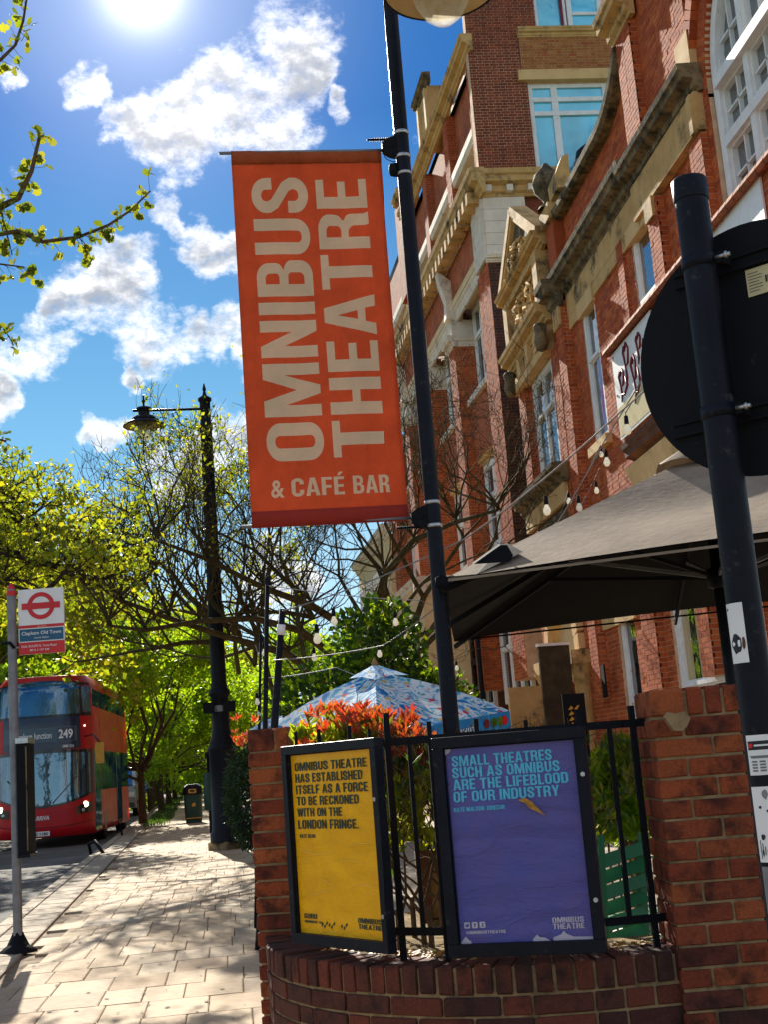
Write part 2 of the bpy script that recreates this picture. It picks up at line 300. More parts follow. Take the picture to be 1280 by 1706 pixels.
def pave_mat():
    m, t = new_mat('paving'); b, o = bsdf(t, .85, .25)
    v = rndval(t); r = ramp(t, v, [(0, (.42, .29, .17)), (.25, (.47, .35, .22)), (.5, (.50, .39, .26)), (.75, (.38, .275, .18)), (1, (.45, .31, .18))])
    c = N('ShaderNodeTexCoord', t); mp = N('ShaderNodeMapping', t); mp.inputs['Scale'].default_value = (3, 9, 3); L(c.outputs['Object'], mp.inputs[0], t)
    n = N('ShaderNodeTexNoise', t); n.inputs['Scale'].default_value = 1; n.inputs['Detail'].default_value = 9; n.inputs['Roughness'].default_value = .7; n.inputs['Distortion'].default_value = .8; L(mp.outputs[0], n.inputs['Vector'], t)
    k = ramp(t, n.outputs[0], [(.25, (.66,)*3), (.7, (1.12,)*3)]); col = mix(t, r.outputs[0], k.outputs[0], 1., 'MULTIPLY')
    s = tnoise(t, 60, 4, .8); k2 = ramp(t, s.outputs[0], [(.62, (0, 0, 0)), (.7, (.5,)*3)]); L(mix(t, col, (.22, .16, .10), k2.outputs[0]), b.inputs['Base Color'], t)
    bump(t, b, n.outputs[0], .6, .01); return m
pave_mat(); simple('pave_joint', (.30, .22, .15), (.20, .15, .10), .95, 9, .3, .1)
def parasol_mat():
    m, t = new_mat('parasol_print'); b, o = bsdf(t, .8, .2)
    c = N('ShaderNodeTexCoord', t); mp = N('ShaderNodeMapping', t); mp.inputs['Scale'].default_value = (3.0, 3.0, 1.0); L(c.outputs['Object'], mp.inputs[0], t)
    n = N('ShaderNodeTexNoise', t); n.inputs['Scale'].default_value = 1.6; n.inputs['Detail'].default_value = 2; n.inputs['Distortion'].default_value = 2.2; L(mp.outputs[0], n.inputs['Vector'], t)
    col = ramp(t, n.outputs[0], [(.36, (.02, .20, .55)), (.44, (.10, .46, .78)), (.49, (.78, .86, .90)), (.57, (.72, .84, .90)), (.64, (.10, .45, .72))]).outputs[0]
    for sc, cc_, th, off in ((7, (.65, .04, .08), .20, 3), (6, (.75, .50, .03), .17, 17), (9, (.05, .30, .22), .15, 31), (8, (.70, .20, .30), .14, 47)):
        mp2 = N('ShaderNodeMapping', t); mp2.inputs['Location'].default_value = (off, off*.7, 0); L(c.outputs['Object'], mp2.inputs[0], t)
        vo = N('ShaderNodeTexVoronoi', t); vo.inputs['Scale'].default_value = sc*.8; L(mp2.outputs[0], vo.inputs['Vector'], t)
        k = ramp(t, vo.outputs['Distance'], [(th-.03, (1, 1, 1)), (th, (0, 0, 0))]); col = mix(t, col, cc_, k.outputs[0])
    L(col, b.inputs['Base Color'], t)
    tr = N('ShaderNodeBsdfTranslucent', t); L(col, tr.inputs[0], t)
    ms = N('ShaderNodeMixShader', t); ms.inputs[0].default_value = .45; L(b.outputs[0], ms.inputs[1], t); L(tr.outputs[0], ms.inputs[2], t); L(ms.outputs[0], o.inputs[0], t)
parasol_mat()
simple('parasol_valance', (.03, .26, .55), (.02, .20, .46), .8, 6, .05, .2)

# ------------------------------------------------------------------ mesh helpers
class Fr:                       # a wall frame: s along the wall, z up, o outwards
    def __init__(s, O, d, n): s.O = Vector((O[0], O[1], 0)); s.d = Vector((d[0], d[1], 0)).normalized(); s.n = Vector((n[0], n[1], 0)).normalized()
    def P(f, s, z, o=0.): p = f.O + f.d*s + f.n*o; return Vector((p.x, p.y, z))
class MB:
    def __init__(s): s.v = []; s.f = []; s.uv = []; s.r = []; s.mi = []; s.sm = []
    def add(s, vs, fs, r=0., m=0, uvs=None, smooth=False):
        b = len(s.v); s.v.extend(tuple(v) for v in vs); s.uv.extend(uvs if uvs else [(0., 0.)]*len(vs))
        for f in fs: s.f.append(tuple(i+b for i in f)); s.r.append(r); s.mi.append(m); s.sm.append(smooth)
    BF = [(0, 3, 2, 1), (4, 5, 6, 7), (0, 1, 5, 4), (1, 2, 6, 5), (2, 3, 7, 6), (3, 0, 4, 7)]
    def box(s, x0, x1, y0, y1, z0, z1, r=0., m=0):
        s.add([(x0, y0, z0), (x1, y0, z0), (x1, y1, z0), (x0, y1, z0), (x0, y0, z1), (x1, y0, z1), (x1, y1, z1), (x0, y1, z1)], MB.BF, r, m)
    def fbox(s, F, s0, s1, z0, z1, o0, o1, r=0., m=0, back=True):
        P = [(s0, z0, o1), (s1, z0, o1), (s1, z0, o0), (s0, z0, o0), (s0, z1, o1), (s1, z1, o1), (s1, z1, o0), (s0, z1, o0)]
        fs = MB.BF if back else [f for i, f in enumerate(MB.BF) if i != 4]
        s.add([F.P(*p) for p in P], fs, r, m, [(p[0]+p[2], p[1]) for p in P])
    def obox(s, c, dx, dy, dz, hx, hy, hz, r=0., m=0):
        c = Vector(c); dx = Vector(dx).normalized()*hx; dy = Vector(dy).normalized()*hy; dz = Vector(dz).normalized()*hz
        s.add([c-dx-dy-dz, c+dx-dy-dz, c+dx+dy-dz, c-dx+dy-dz, c-dx-dy+dz, c+dx-dy+dz, c+dx+dy+dz, c-dx+dy+dz], MB.BF, r, m)
    def bar(s, a, b, w, h=None, up=(0, 0, 1), r=0., m=0):
        a, b = Vector(a), Vector(b); d = (b-a); l = d.length; d.normalize(); u = Vector(up)
        sdv = d.cross(u)
        if sdv.length < 1e-4: sdv = d.cross(Vector((1, 0, 0)))
        sdv.normalize(); u = sdv.cross(d)
        s.obox((a+b)/2, d, sdv, u, l/2, w/2, (h or w)/2, r, m)
    def tube(s, pts, rad, n=8, r=0., m=0, cap=True):
        pts = [Vector(p) for p in pts]; k = len(pts)
        if isinstance(rad, (int, float)): rad = [rad]*k
        vs = []; prev = None
        for i, p in enumerate(pts):
            d = (pts[min(i+1, k-1)]-pts[max(i-1, 0)])
            if d.length < 1e-9: d = Vector((0, 0, 1))
            d.normalize()
            a = prev if prev is not None else (Vector((1, 0, 0)) if abs(d.x) < .8 else Vector((0, 1, 0)))
            a = a - d*a.dot(d)
            if a.length < 1e-5: a = d.orthogonal()
            a.normalize(); prev = a; b = d.cross(a)
            for j in range(n):
                t_ = 2*pi*j/n; vs.append(p+(a*cos(t_)+b*sin(t_))*rad[i])
        fs = [(i*n+j, i*n+(j+1) % n, (i+1)*n+(j+1) % n, (i+1)*n+j) for i in range(k-1) for j in range(n)]
        s.add(vs, fs, r, m, smooth=True)
        if cap:
            b = len(s.v)-k*n; s.f.append(tuple(b+j for j in range(n))[::-1]); s.f.append(tuple(b+(k-1)*n+j for j in range(n)))
            for _ in (0, 1): s.r.append(r); s.mi.append(m); s.sm.append(False)
    def lathe(s, c, prof, n=20, m=0, sx=1., axis=None):
        c = Vector(c); vs = [c+Vector((r_*cos(2*pi*j/n), r_*sin(2*pi*j/n), z)) for (r_, z) in prof for j in range(n)]
        fs = [(i*n+j, i*n+(j+1) % n, (i+1)*n+(j+1) % n, (i+1)*n+j) for i in range(len(prof)-1) for j in range(n)]
        s.add(vs, fs, 0., m, smooth=True)
    def prism(s, poly, f0, f1, r=0., m=0):     # poly 2d -> f0(p), f1(p) points on the two faces
        n = len(poly); s.add([f0(p) for p in poly]+[f1(p) for p in poly], [tuple(range(n)), tuple(range(2*n-1, n-1, -1))]+[(i, (i+1) % n, n+(i+1) % n, n+i) for i in range(n)], r, m)
    def sweep(s, F, prof, s0, s1, m=0, caps=True):   # moulding profile [(o,z)] swept along the wall
        n = len(prof); vs = [F.P(s0, z, o) for o, z in prof]+[F.P(s1, z, o) for o, z in prof]
        fs = [(i, (i+1) % n, n+(i+1) % n, n+i) for i in range(n)]
        if caps: fs += [tuple(range(n))[::-1], tuple(range(n, 2*n))]
        s.add(vs, fs, 0., m)
    def build(s, name, mats, parent=None, kind=None, loc=None):
        me = bpy.data.meshes.new(name); off = Vector((0, 0, 0))
        if parent is not None:
            off = parent['_w'] if '_w' in parent.keys() else Vector((0, 0, 0)); off = Vector(off)
        vs = [(v[0]-off.x, v[1]-off.y, v[2]-off.z) for v in s.v]
        me.from_pydata(vs, [], s.f)
        for mm in (mats if isinstance(mats, (list, tuple)) else [mats]): me.materials.append(MATS[mm])
        nf = len(s.f); a = me.attributes.new('rnd', 'FLOAT', 'FACE'); a.data.foreach_set('value', s.r)
        me.polygons.foreach_set('material_index', s.mi); me.polygons.foreach_set('use_smooth', s.sm)
        uvl = me.uv_layers.new(name='UVMap'); li = np.zeros(len(me.loops), dtype=np.int32); me.loops.foreach_get('vertex_index', li)
        uvl.data.foreach_set('uv', np.array(s.uv, dtype=np.float32)[li].ravel()); me.update()
        o = bpy.data.objects.new(name, me); COL.objects.link(o)
        if parent is not None: o.parent = parent; o['_w'] = tuple(off)
        if kind: o['kind'] = kind
        return o
def fixn(o):
    b = bmesh.new(); b.from_mesh(o.data); bmesh.ops.recalc_face_normals(b, faces=b.faces); b.to_mesh(o.data); b.free(); return o
def thing(name, label, cat, loc=(0, 0, 0), group=None):
    o = bpy.data.objects.new(name, None); COL.objects.link(o); o.location = loc; o['_w'] = tuple(loc); o.empty_display_size = .2
    o['label'] = label; o['category'] = cat
    if group: o['group'] = group
    return o
def tag(o, label, cat, group=None):
    o['label'] = label; o['category'] = cat
    if group: o['group'] = group
    return o
def copy_tree(o, parent=None):
    c = o.copy(); COL.objects.link(c)
    if parent is not None: c.parent = parent
    for ch in list(o.children): copy_tree(ch, c)
    return c
def instance(me, name, parent, mat4, label=None):     # one more piece sharing mesh data
    o = bpy.data.objects.new(name, me); COL.objects.link(o)
    if parent is not None:
        o.parent = parent; off = Vector(parent['_w']) if '_w' in parent.keys() else Vector((0, 0, 0)); mat4 = Matrix.Translation(-off) @ mat4; o['_w'] = (0, 0, 0)
    o.matrix_local = mat4; return o
def basis(c, ex, ey, ez, sx=1, sy=1, sz=1):
    ex, ey, ez = Vector(ex), Vector(ey), Vector(ez)
    return Matrix(((ex.x*sx, ey.x*sy, ez.x*sz, c[0]), (ex.y*sx, ey.y*sy, ez.y*sz, c[1]), (ex.z*sx, ey.z*sy, ez.z*sz, c[2]), (0, 0, 0, 1)))
def brick_mesh(name, mat, bev=.03, jit=.012, seg=1):
    b = bmesh.new(); bmesh.ops.create_cube(b, size=1)
    bmesh.ops.scale(b, vec=(.215, .1025, .065), verts=b.verts)
    bmesh.ops.bevel(b, geom=list(b.edges), offset=bev*.15, segments=seg, affect='EDGES')
    for v in b.verts: v.co += Vector([random.uniform(-1, 1)*jit*.12 for _ in range(3)])
    bmesh.ops.scale(b, vec=(1/.215, 1/.1025, 1/.065), verts=b.verts)
    me = bpy.data.meshes.new(name); b.to_mesh(me); b.free(); me.materials.append(MATS[mat]); return me

# ------------------------------------------------------------------ lettering
def rr(x0, y0, x1, y1, r, n=7):
    if isinstance(r, (int, float)): r = [r]*4
    r = [min(q, (x1-x0)/2, (y1-y0)/2) for q in r]; P = []
    for (cx, cy, a0, q) in ((x0+r[0], y0+r[0], pi, r[0]), (x1-r[1], y0+r[1], 1.5*pi, r[1]), (x1-r[2], y1-r[2], 0, r[2]), (x0+r[3], y1-r[3], .5*pi, r[3])):
        if q < 1e-4: P.append((cx, cy)); continue
        for i in range(n+1): a = a0+pi/2*i/n; P.append((cx+q*cos(a), cy+q*sin(a)))
    return P
def stroke(path, hw):
    Lf, Rg = [], []
    for i, p in enumerate(path):
        a = path[max(i-1, 0)]; b = path[min(i+1, len(path)-1)]; dx, dy = b[0]-a[0], b[1]-a[1]; l = sqrt(dx*dx+dy*dy); nx, ny = -dy/l, dx/l
        h = hw[i] if isinstance(hw, list) else hw
        Lf.append((p[0]+nx*h, p[1]+ny*h)); Rg.append((p[0]-nx*h, p[1]-ny*h))
    return Lf+Rg[::-1]
def arc(cx, cy, rx, ry, a0, a1, n=10): return [(cx+rx*cos(radians(a0+(a1-a0)*i/n)), cy+ry*sin(radians(a0+(a1-a0)*i/n))) for i in range(n+1)]
T = .175; W_ = .52
def glyph(c, t=T, w=W_):
    k = t*.88; h = t/2
    if c == 'I': return [[(0, 0), (t, 0), (t, 1), (0, 1)]], t
    if c == 'O' or c == '0': return [rr(0, 0, w, 1, .25), rr(t, k, w-t, 1-k, .08)], w
    if c == 'M': m = w*1.42; return [[(0, 0), (t*.92, 0), (t*.92, .62), (m/2-.06, 0), (m/2+.06, 0), (m-t*.92, .62), (m-t*.92, 0), (m, 0), (m, 1), (m-t*1.25, 1), (m/2, .42), (t*1.25, 1), (0, 1)]], m
    if c == 'N': return [[(0, 0), (t*.92, 0), (t*.92, .58), (w-t*.9, 0), (w, 0), (w, 1), (w-t*.92, 1), (w-t*.92, .44), (t*.9, 1), (0, 1)]], w
    if c == 'U': return [[(0, 1)]+[(0, .25)]+arc(.25, .25, .25, .25, 180, 270)[1:]+arc(w-.25, .25, .25, .25, 270, 360)+[(w, 1), (w-t, 1)]+[(w-t, k+.07)]+arc(w-t-.07, k+.07, .07, .07, 360, 270)[1:]+arc(t+.07, k+.07, .07, .07, 270, 180)+[(t, 1)]], w
    if c == 'T': x = w*.98; return [[(x/2-h, 0), (x/2+h, 0), (x/2+h, 1-k), (x, 1-k), (x, 1), (0, 1), (0, 1-k), (x/2-h, 1-k)]], x
    if c == 'H': return [[(0, 0), (t, 0), (t, .41), (w-t, .41), (w-t, 0), (w, 0), (w, 1), (w-t, 1), (w-t, .41+k), (t, .41+k), (t, 1), (0, 1)]], w
    if c in 'EF':
        x = w*.84
        if c == 'E': return [[(0, 0), (x, 0), (x, k), (t, k), (t, .42), (x*.93, .42), (x*.93, .42+k), (t, .42+k), (t, 1-k), (x, 1-k), (x, 1), (0, 1)]], x
        return [[(0, 0), (t, 0), (t, .40), (x*.93, .40), (x*.93, .40+k), (t, .40+k), (t, 1-k), (x, 1-k), (x, 1), (0, 1)]], x
    if c == 'L': x = w*.82; return [[(0, 0), (x, 0), (x, k), (t, k), (t, 1), (0, 1)]], x
    if c == 'A': x = w*1.12; return [[(0, 0), (t*.95, 0), (t*1.12, .2), (x-t*1.12, .2), (x-t*.95, 0), (x, 0), (x/2+t*.6, 1), (x/2-t*.6, 1)], [(t*1.3, .35), (x-t*1.3, .35), (x/2, .74)]], x
    if c == 'B': return [[(0, 0)]+arc(w-.22, .22, .22, .22, 270, 360)+arc(w-.15, .36, .15, .15, 0, 75)[1:]+arc(w-.18, .66, .14, .14, -75, 0)+arc(w-.25, .79, .21, .21, 0, 90)+[(0, 1)], rr(t, k, w-t, .44, [0, .08, .06, 0]), rr(t, .60, w-t*1.1, 1-k, [0, .06, .08, 0])], w
    if c == 'D': return [rr(0, 0, w, 1, [0, .26, .26, 0]), rr(t, k, w-t, 1-k, [0, .09, .09, 0])], w
    if c == 'P' : return [[(0, 0), (t, 0), (t, .38)]+arc(w-.22, .60, .22, .22, 270, 360)+arc(w-.22, .78, .22, .22, 0, 90)+[(0, 1)], rr(t, .53, w-t, 1-k, [0, .08, .08, 0])], w
    if c == 'R': return [[(0, 0), (t, 0), (t, .41), (w*.46, .41)]+arc(w*.46, .29, w-t-w*.46, .12, 90, 0)[1:]+[(w-t, .08), (w-t+.02, 0), (w+.03, 0), (w, .10), (w, .30)]+arc(w-.14, .36, .14, .13, 0, 70)[1:]+arc(w-.16, .66, .15, .15, -60, 0)+arc(w-.22, .78, .22, .22, 0, 90)+[(0, 1)], rr(t, .555, w-t, 1-k, [0, .08, .08, 0])], w
    if c == 'C' or c == 'G':
        a = arc(w/2, .745, w/2-h, .255-k/2, 0, 180, 14); b = arc(w/2, .255, w/2-h, .255-k/2, 180, 360, 14)
        p = [(w-h, .66)]+a+b
        p += [(w-h, .36)] if c == 'C' else [(w-h, .40)]
        g_ = [stroke(p, h)]
        if c == 'G': g_ = [stroke(p+[(w-h, .47)], h), [(w*.52, .36), (w-t-.001, .36), (w-t-.001, .50), (w*.52, .50)]]
        return g_, w
    if c == 'S':
        p = [(w-h, .64)]+arc(w/2, .755, w/2-h, .245-k/2, 0, 180, 12)+[(h, .70), (h+.05, .60), (w/2, .50), (w-h-.05, .40), (w-h, .30)]+arc(w/2, .245, w/2-h, .245-k/2, 0, -180, 12)+[(h, .36)]
        return [stroke(p, h)], w
    if c == 'K': return [[(0, 0), (t, 0), (t, .36), (t*1.45, .46), (w-t*.95, 0), (w+.04, 0), (t*2.25, .60), (w, 1), (w-t*1.05, 1), (t, .60), (t, 1), (0, 1)]], w
    if c == 'W': m = w*1.5; return [[(t*.7, 0), (t*1.9, 0), (m/2, .62), (m-t*1.9, 0), (m-t*.7, 0), (m, 1), (m-t, 1), (m-t*1.45, .38), (m/2+.07, 1), (m/2-.07, 1), (t*1.45, .38), (t, 1), (0, 1)]], m
    if c == 'Y': x = w*1.06; return [[(x/2-h, 0), (x/2+h, 0), (x/2+h, .40), (x, 1), (x-t, 1), (x/2, .60), (t, 1), (0, 1), (x/2-h, .40)]], x
    if c == 'V': x = w*1.08; return [[(x/2-h*1.1, 0), (x/2+h*1.1, 0), (x, 1), (x-t, 1), (x/2, .3), (t, 1), (0, 1)]], x
    if c == '1': return [[(t*.5, 0), (t*1.5, 0), (t*1.5, 1), (t*.7, 1), (0, .8), (0, .68), (t*.5, .74)]], t*1.5
    if c == '2': return [[(0, 0), (w, 0), (w, k), (t*1.2, k), (w-.03, .56)]+arc(w/2, .75, w/2, .25, 0, 180, 12)+[(0, .66), (t, .66)]+arc(w/2, .76, w/2-t, .25-k, 180, 0, 10)+[(w-t-.02, .62), (0, .14)]], w
    if c == '4': return [[(w*.55, 0), (w*.55+t, 0), (w*.55+t, .20), (w+.06, .20), (w+.06, .36), (w*.55+t, .36), (w*.55+t, 1), (w*.45, 1), (0, .36), (0, .20), (w*.55, .20)], [(t*.9, .36), (w*.55, .36), (w*.55, .76)]], w+.06
    if c == '9': return [[(w-t, .42), (w-t, .26)]+arc(w/2, .24, w/2-t, .24-k, 0, -180, 8)+[(t, .30), (0, .30)]+arc(w/2, .24, w/2, .24, 180, 360, 10)+[(w, .76)]+arc(w/2, .76, w/2, .24, 0, 180, 10)+arc(w/2, .60, w/2, .24, 180, 290, 8), rr(t, .50, w-t, 1-k, .07)], w
    if c == '.': return [[(0, 0), (t*.9, 0), (t*.9, t*.9), (0, t*.9)]], t*.9
    if c == '@': return [rr(0, .05, w, .95, .25), rr(t*.7, .05+k*.7, w-t*.7, .95-k*.7, .1), rr(w*.34, .36, w*.66, .64, .05)], w
    if c == 'É':
        g_, x = glyph('E'); return g_+[[(x*.35, 1.07), (x*.62, 1.07), (x*.95, 1.27), (x*.55, 1.27)]], x
    return [], w*.45
def line(txt, x, y, h, sx=1., gap=.075, width=None, sh=0.):
    """contours of one line; width squeezes it to a given length"""
    cur = 0.; L_ = []
    for c in txt:
        g_, w = glyph(c)
        L_ += [[(px+cur, py) for px, py in q] for q in g_]
        cur += w+(gap if c != ' ' else gap*.6)
    cur -= gap; k = (width/cur/h) if width else sx
    return [[(x+px*h*k+py*h*sh, y+py*h) for px, py in q] for q in L_]
def fill(contours, name='print'):
    cu = bpy.data.curves.new('tmp', 'CURVE'); cu.dimensions = '2D'; cu.fill_mode = 'FRONT'
    for q in contours:
        sp = cu.splines.new('POLY'); sp.points.add(len(q)-1); sp.points.foreach_set('co', [c for p in q for c in (p[0], p[1], 0, 1)]); sp.use_cyclic_u = True
    o = bpy.data.objects.new('tmp', cu); COL.objects.link(o); bpy.context.view_layer.update()
    me = bpy.data.meshes.new_from_object(o.evaluated_get(bpy.context.evaluated_depsgraph_get()))
    bpy.data.objects.remove(o); bpy.data.curves.remove(cu)
    V_ = [tuple(v.co) for v in me.vertices]; P_ = [tuple(p.vertices) for p in me.polygons]; bpy.data.meshes.remove(me); return V_, P_
def fonttext(txt, size=1., off=0., sh=0.):
    cu = bpy.data.curves.new('tmp', 'FONT'); cu.body = txt; cu.size = size; cu.offset = off; cu.shear = sh; cu.resolution_u = 3
    o = bpy.data.objects.new('tmp', cu); COL.objects.link(o); bpy.context.view_layer.update()
    me = bpy.data.meshes.new_from_object(o.evaluated_get(bpy.context.evaluated_depsgraph_get()))
    bpy.data.objects.remove(o); bpy.data.curves.remove(cu)
    V_ = [tuple(v.co) for v in me.vertices]; P_ = [tuple(p.vertices) for p in me.polygons]; bpy.data.meshes.remove(me); return V_, P_
def print_on(name, VP, fn, mat, parent):
    mb = MB(); mb.add([fn(v[0], v[1]) for v in VP[0]], VP[1]); return mb.build(name, mat, parent)
def ftext(name, txt, fn, x, y, h, mat, parent, width=None, off=0., sh=0.):
    V_, P_ = fonttext(txt, 1., off, sh)
    if not V_: return None
    x0 = min(v[0] for v in V_); x1 = max(v[0] for v in V_); y1 = max(v[1] for v in V_ ); k = h/.73; kx = width/(x1-x0) if width else k
    return print_on(name, ([(x+(v[0]-x0)*kx, y+v[1]*k) for v in V_], P_), fn, mat, parent)
# ------------------------------------------------------------------ ground
def struct(mb, name, mat): o = mb.build(name, mat); o['kind'] = 'structure'; return o
mb = MB(); mb.box(-900, 900, -60, 2400, -.60, -.115); struct(mb, 'ground', 'grass_ground')
kd = Vector((-.052, 1, 0)).normalized()                       # the kerb runs a little to the left
def kx(y): return -2.62-.052*(y-8)                            # kerb line (face towards the road)
kn = Vector((kd.y, -kd.x, 0))
mb = MB(); mb.add([(-13.5, -8, -.11), (kx(-8)+.1, -8, -.11), (kx(260)+.1, 260, -.11), (-30, 260, -.11)], [(0, 1, 2, 3)]); struct(mb, 'road', 'asphalt')
mb = MB(); mb.add([(kx(-8), -8, -.10), (8.5, -8, -.10), (8.5, 200, -.10), (kx(200), 200, -.10), (kx(-8), -8, -.02), (8.5, -8, -.02), (8.5, 200, -.02), (kx(200), 200, -.02)], MB.BF)
pav = struct(mb, 'pavement', 'pave_joint')
def pslab(name='paving_slab'):
    b = bmesh.new(); bmesh.ops.create_cube(b, size=1); bmesh.ops.scale(b, vec=(.3, .6, .05), verts=b.verts)
    bmesh.ops.bevel(b, geom=[e for e in b.edges if all(v.co.z > 0 for v in e.verts)], offset=.006, segments=1, affect='EDGES')
    bmesh.ops.scale(b, vec=(1/.3, 1/.6, 20), verts=b.verts); me = bpy.data.meshes.new(name); b.to_mesh(me); b.free(); me.materials.append(MATS['paving']); return me
SL = pslab(); cnt = 0; far = MB(); y = 3.0; row = 0
while y < 60:
    dy = .60; row += 1; x = kx(y)+.62+random.choice((.0, .1, .2)); first = True
    while x < .35 if y < 34 else x < 3.5:
        w = .28 if random.random() < .85 else .40
        if first: w = .2+.2*random.random(); first = False
        h = random.uniform(-.002, .002); cx, cy = x+w/2, y+dy/2
        if cnt < 300 and y > 6.3:
            o = instance(SL, 'paving_slab', pav, basis((cx, cy, -.02+h), (cos(.02), -sin(.0)*0, random.uniform(-.006, .006)), kd, Zu, w-.005, dy-.005, .05)); cnt += 1
        else:
            far.box(x+.004, x+w-.004, y+.004, y+dy-.004, -.03, .005+h, random.random())
        x += w
    y += dy
o = far.build('paving_slab', 'paving', pav, kind='stuff')
far = MB(); y = 60.
while y < 130: far.box(kx(y)+.6, 4, y+.01, y+.8, -.03, .004, random.random()); y += .82
far.build('paving_course', 'paving', pav, kind='stuff')
# kerb: granite edge stones and a band of pale sets behind them
ks = bmesh.new(); bmesh.ops.create_cube(ks, size=1); bmesh.ops.bevel(ks, geom=[e for e in ks.edges if all(v.co.z > 0 for v in e.verts)], offset=.03, segments=2, affect='EDGES')
KM = bpy.data.meshes.new('kerb_stone'); ks.to_mesh(KM); ks.free(); KM.materials.append(MATS['kerb_stone'])
kerb = bpy.data.objects.new('kerb', None); COL.objects.link(kerb); kerb['kind'] = 'structure'; kerb['_w'] = (0, 0, 0)
y = 3.
while y < 95:
    instance(KM, 'kerb_stone', kerb, basis((kx(y+.45)+.09, y+.45, -.06), kn, kd, Zu, .18, .885, .14)); y += .9
y = 3.
while y < 45:
    instance(KM, 'edging_slab', kerb, basis((kx(y+.3)+.40, y+.3, -.045), kn, kd, Zu, .40, .585 if y < 30 else .88, .11)); y += .6 if y < 30 else .9
dc = at(352, 1445, Z=.004); mb = MB(); mb.box(dc.x-.05, dc.x+1.15, dc.y-.03, dc.y+.05, -.02, .008); o = mb.build('drain_slot', 'metal_black_matt', pav)
ic = at(190, 1535, Z=.004); mb = MB(); mb.box(ic.x-.30, ic.x+.30, ic.y-.28, ic.y+.28, -.02, .009); o = mb.build('inspection_cover', 'kerb_stone', pav)
rs = np.random.RandomState(8); mb = MB()
for i in range(240):
    gx, gy = rs.uniform(-2.4, .1), rs.uniform(6.5, 24); r_ = rs.uniform(.008, .02); n_ = 7; mb.add([(gx+cos(2*pi*k/n_)*r_*rs.uniform(.8, 1.2), gy+sin(2*pi*k/n_)*r_, .0105) for k in range(n_)], [tuple(range(n_))])
o = mb.build('gum_spots', 'asphalt', pav, kind='stuff')
# raised planting strip and small build-out where the bays begin
mb = MB(); q = []
for i in range(26):
    yy = 27.2+i*3.2; q.append(yy)
    if i % 3 == 0 and yy > 38: mb.add([(kx(yy)+.45, yy, .012), (kx(yy)+1.35, yy, .012), (kx(yy+5)+1.35, yy+5, .012), (kx(yy+5)+.45, yy+5, .012)], [(0, 1, 2, 3)])
o = struct(mb, 'verge', 'grass_ground')
# patio behind the wall, flower bed on top of the wall
mb = MB(); mb.box(.75, 8.5, 4.95, 13, -.10, .22); mb.box(.05, 8.5, 13.01, 27, -.10, .20); struct(mb, 'patio', 'patio')

# ------------------------------------------------------------------ garden wall with its curved corner
CC = Vector((1.24, 6.04, 0)); RW = 1.275; TOPZ = .685
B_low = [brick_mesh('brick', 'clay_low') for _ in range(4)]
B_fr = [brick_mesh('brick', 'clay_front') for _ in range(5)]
gw = thing('garden_wall', 'low curved dark brick garden wall topped with bricks on edge, below the two posters', 'brick wall', (.3, 5.2, 0))
mb = MB(); prof = []
def arcp(r_, a): return (CC.x+r_*cos(a), CC.y+r_*sin(a))
path = [(-.035-.0, 9.2, None)]
A = [pi+i*(pi/2)/18 for i in range(19)]
outer = [(CC.x-RW+.012, 6.5)]+[arcp(RW-.012, a) for a in A]+[(1.62, CC.y-RW+.012)]
inner = [(CC.x-RW+.20, 6.5)]+[arcp(RW-.20, a) for a in A]+[(1.62, CC.y-RW+.20)]
n = len(outer)
vs = [(p[0], p[1], -.1) for p in outer]+[(p[0], p[1], -.1) for p in inner]+[(p[0], p[1], TOPZ-.012) for p in outer]+[(p[0], p[1], TOPZ-.012) for p in inner]
fs = []
for i in range(n-1): fs += [(i, i+1, 2*n+i+1, 2*n+i), (n+i+1, n+i, 3*n+i, 3*n+i+1), (2*n+i, 2*n+i+1, 3*n+i+1, 3*n+i)]
mb.add(vs, fs); mb.build('mortar_core', 'mortar', gw)
def along(s_):      # arc length from the far left end round the corner, to (point, tangent, outward)
    l0 = .46; l1 = pi/2*RW
    if s_ < l0: return Vector((CC.x-RW, 6.5-s_, 0)), Vector((0, -1, 0)), Vector((-1, 0, 0))
    if s_ < l0+l1:
        a = pi+(s_-l0)/RW; return Vector((*arcp(RW, a), 0)), Vector((-sin(a), cos(a), 0)), Vector((cos(a), sin(a), 0))
    return Vector((CC.x+(s_-l0-l1), CC.y-RW, 0)), Vector((1, 0, 0)), Vector((0, -1, 0))
TOT = .46+pi/2*RW+.30
s_ = 0.
while s_ < TOT:         # bricks on edge
    p, tg, nn = along(s_+.0325); j = random.uniform(-.004, .004)
    instance(random.choice(B_low), 'coping_brick', gw, basis(p-nn*(.1075-j)+Vector((0, 0, TOPZ-.052+j)), nn, tg, Zu, .215, .064*random.uniform(.94, 1.0), .1025)); s_ += .0745
for c in range(8):
    z = TOPZ-.1025-.012-.0325-c*.075; s_ = -.11*(c % 2)
    if z < 0: break
    while s_ < TOT:
        l = .215 if (random.random() < .72) else .1025
        if s_+l > TOT+.1: break
        p, tg, nn = along(max(0, s_+l/2)); j = random.uniform(-.003, .003)
        instance(random.choice(B_low), 'brick', gw, basis(p-nn*(.055-j)+Vector((0, 0, z)), tg, nn, Zu, l, .1025, .065)); s_ += l+.011
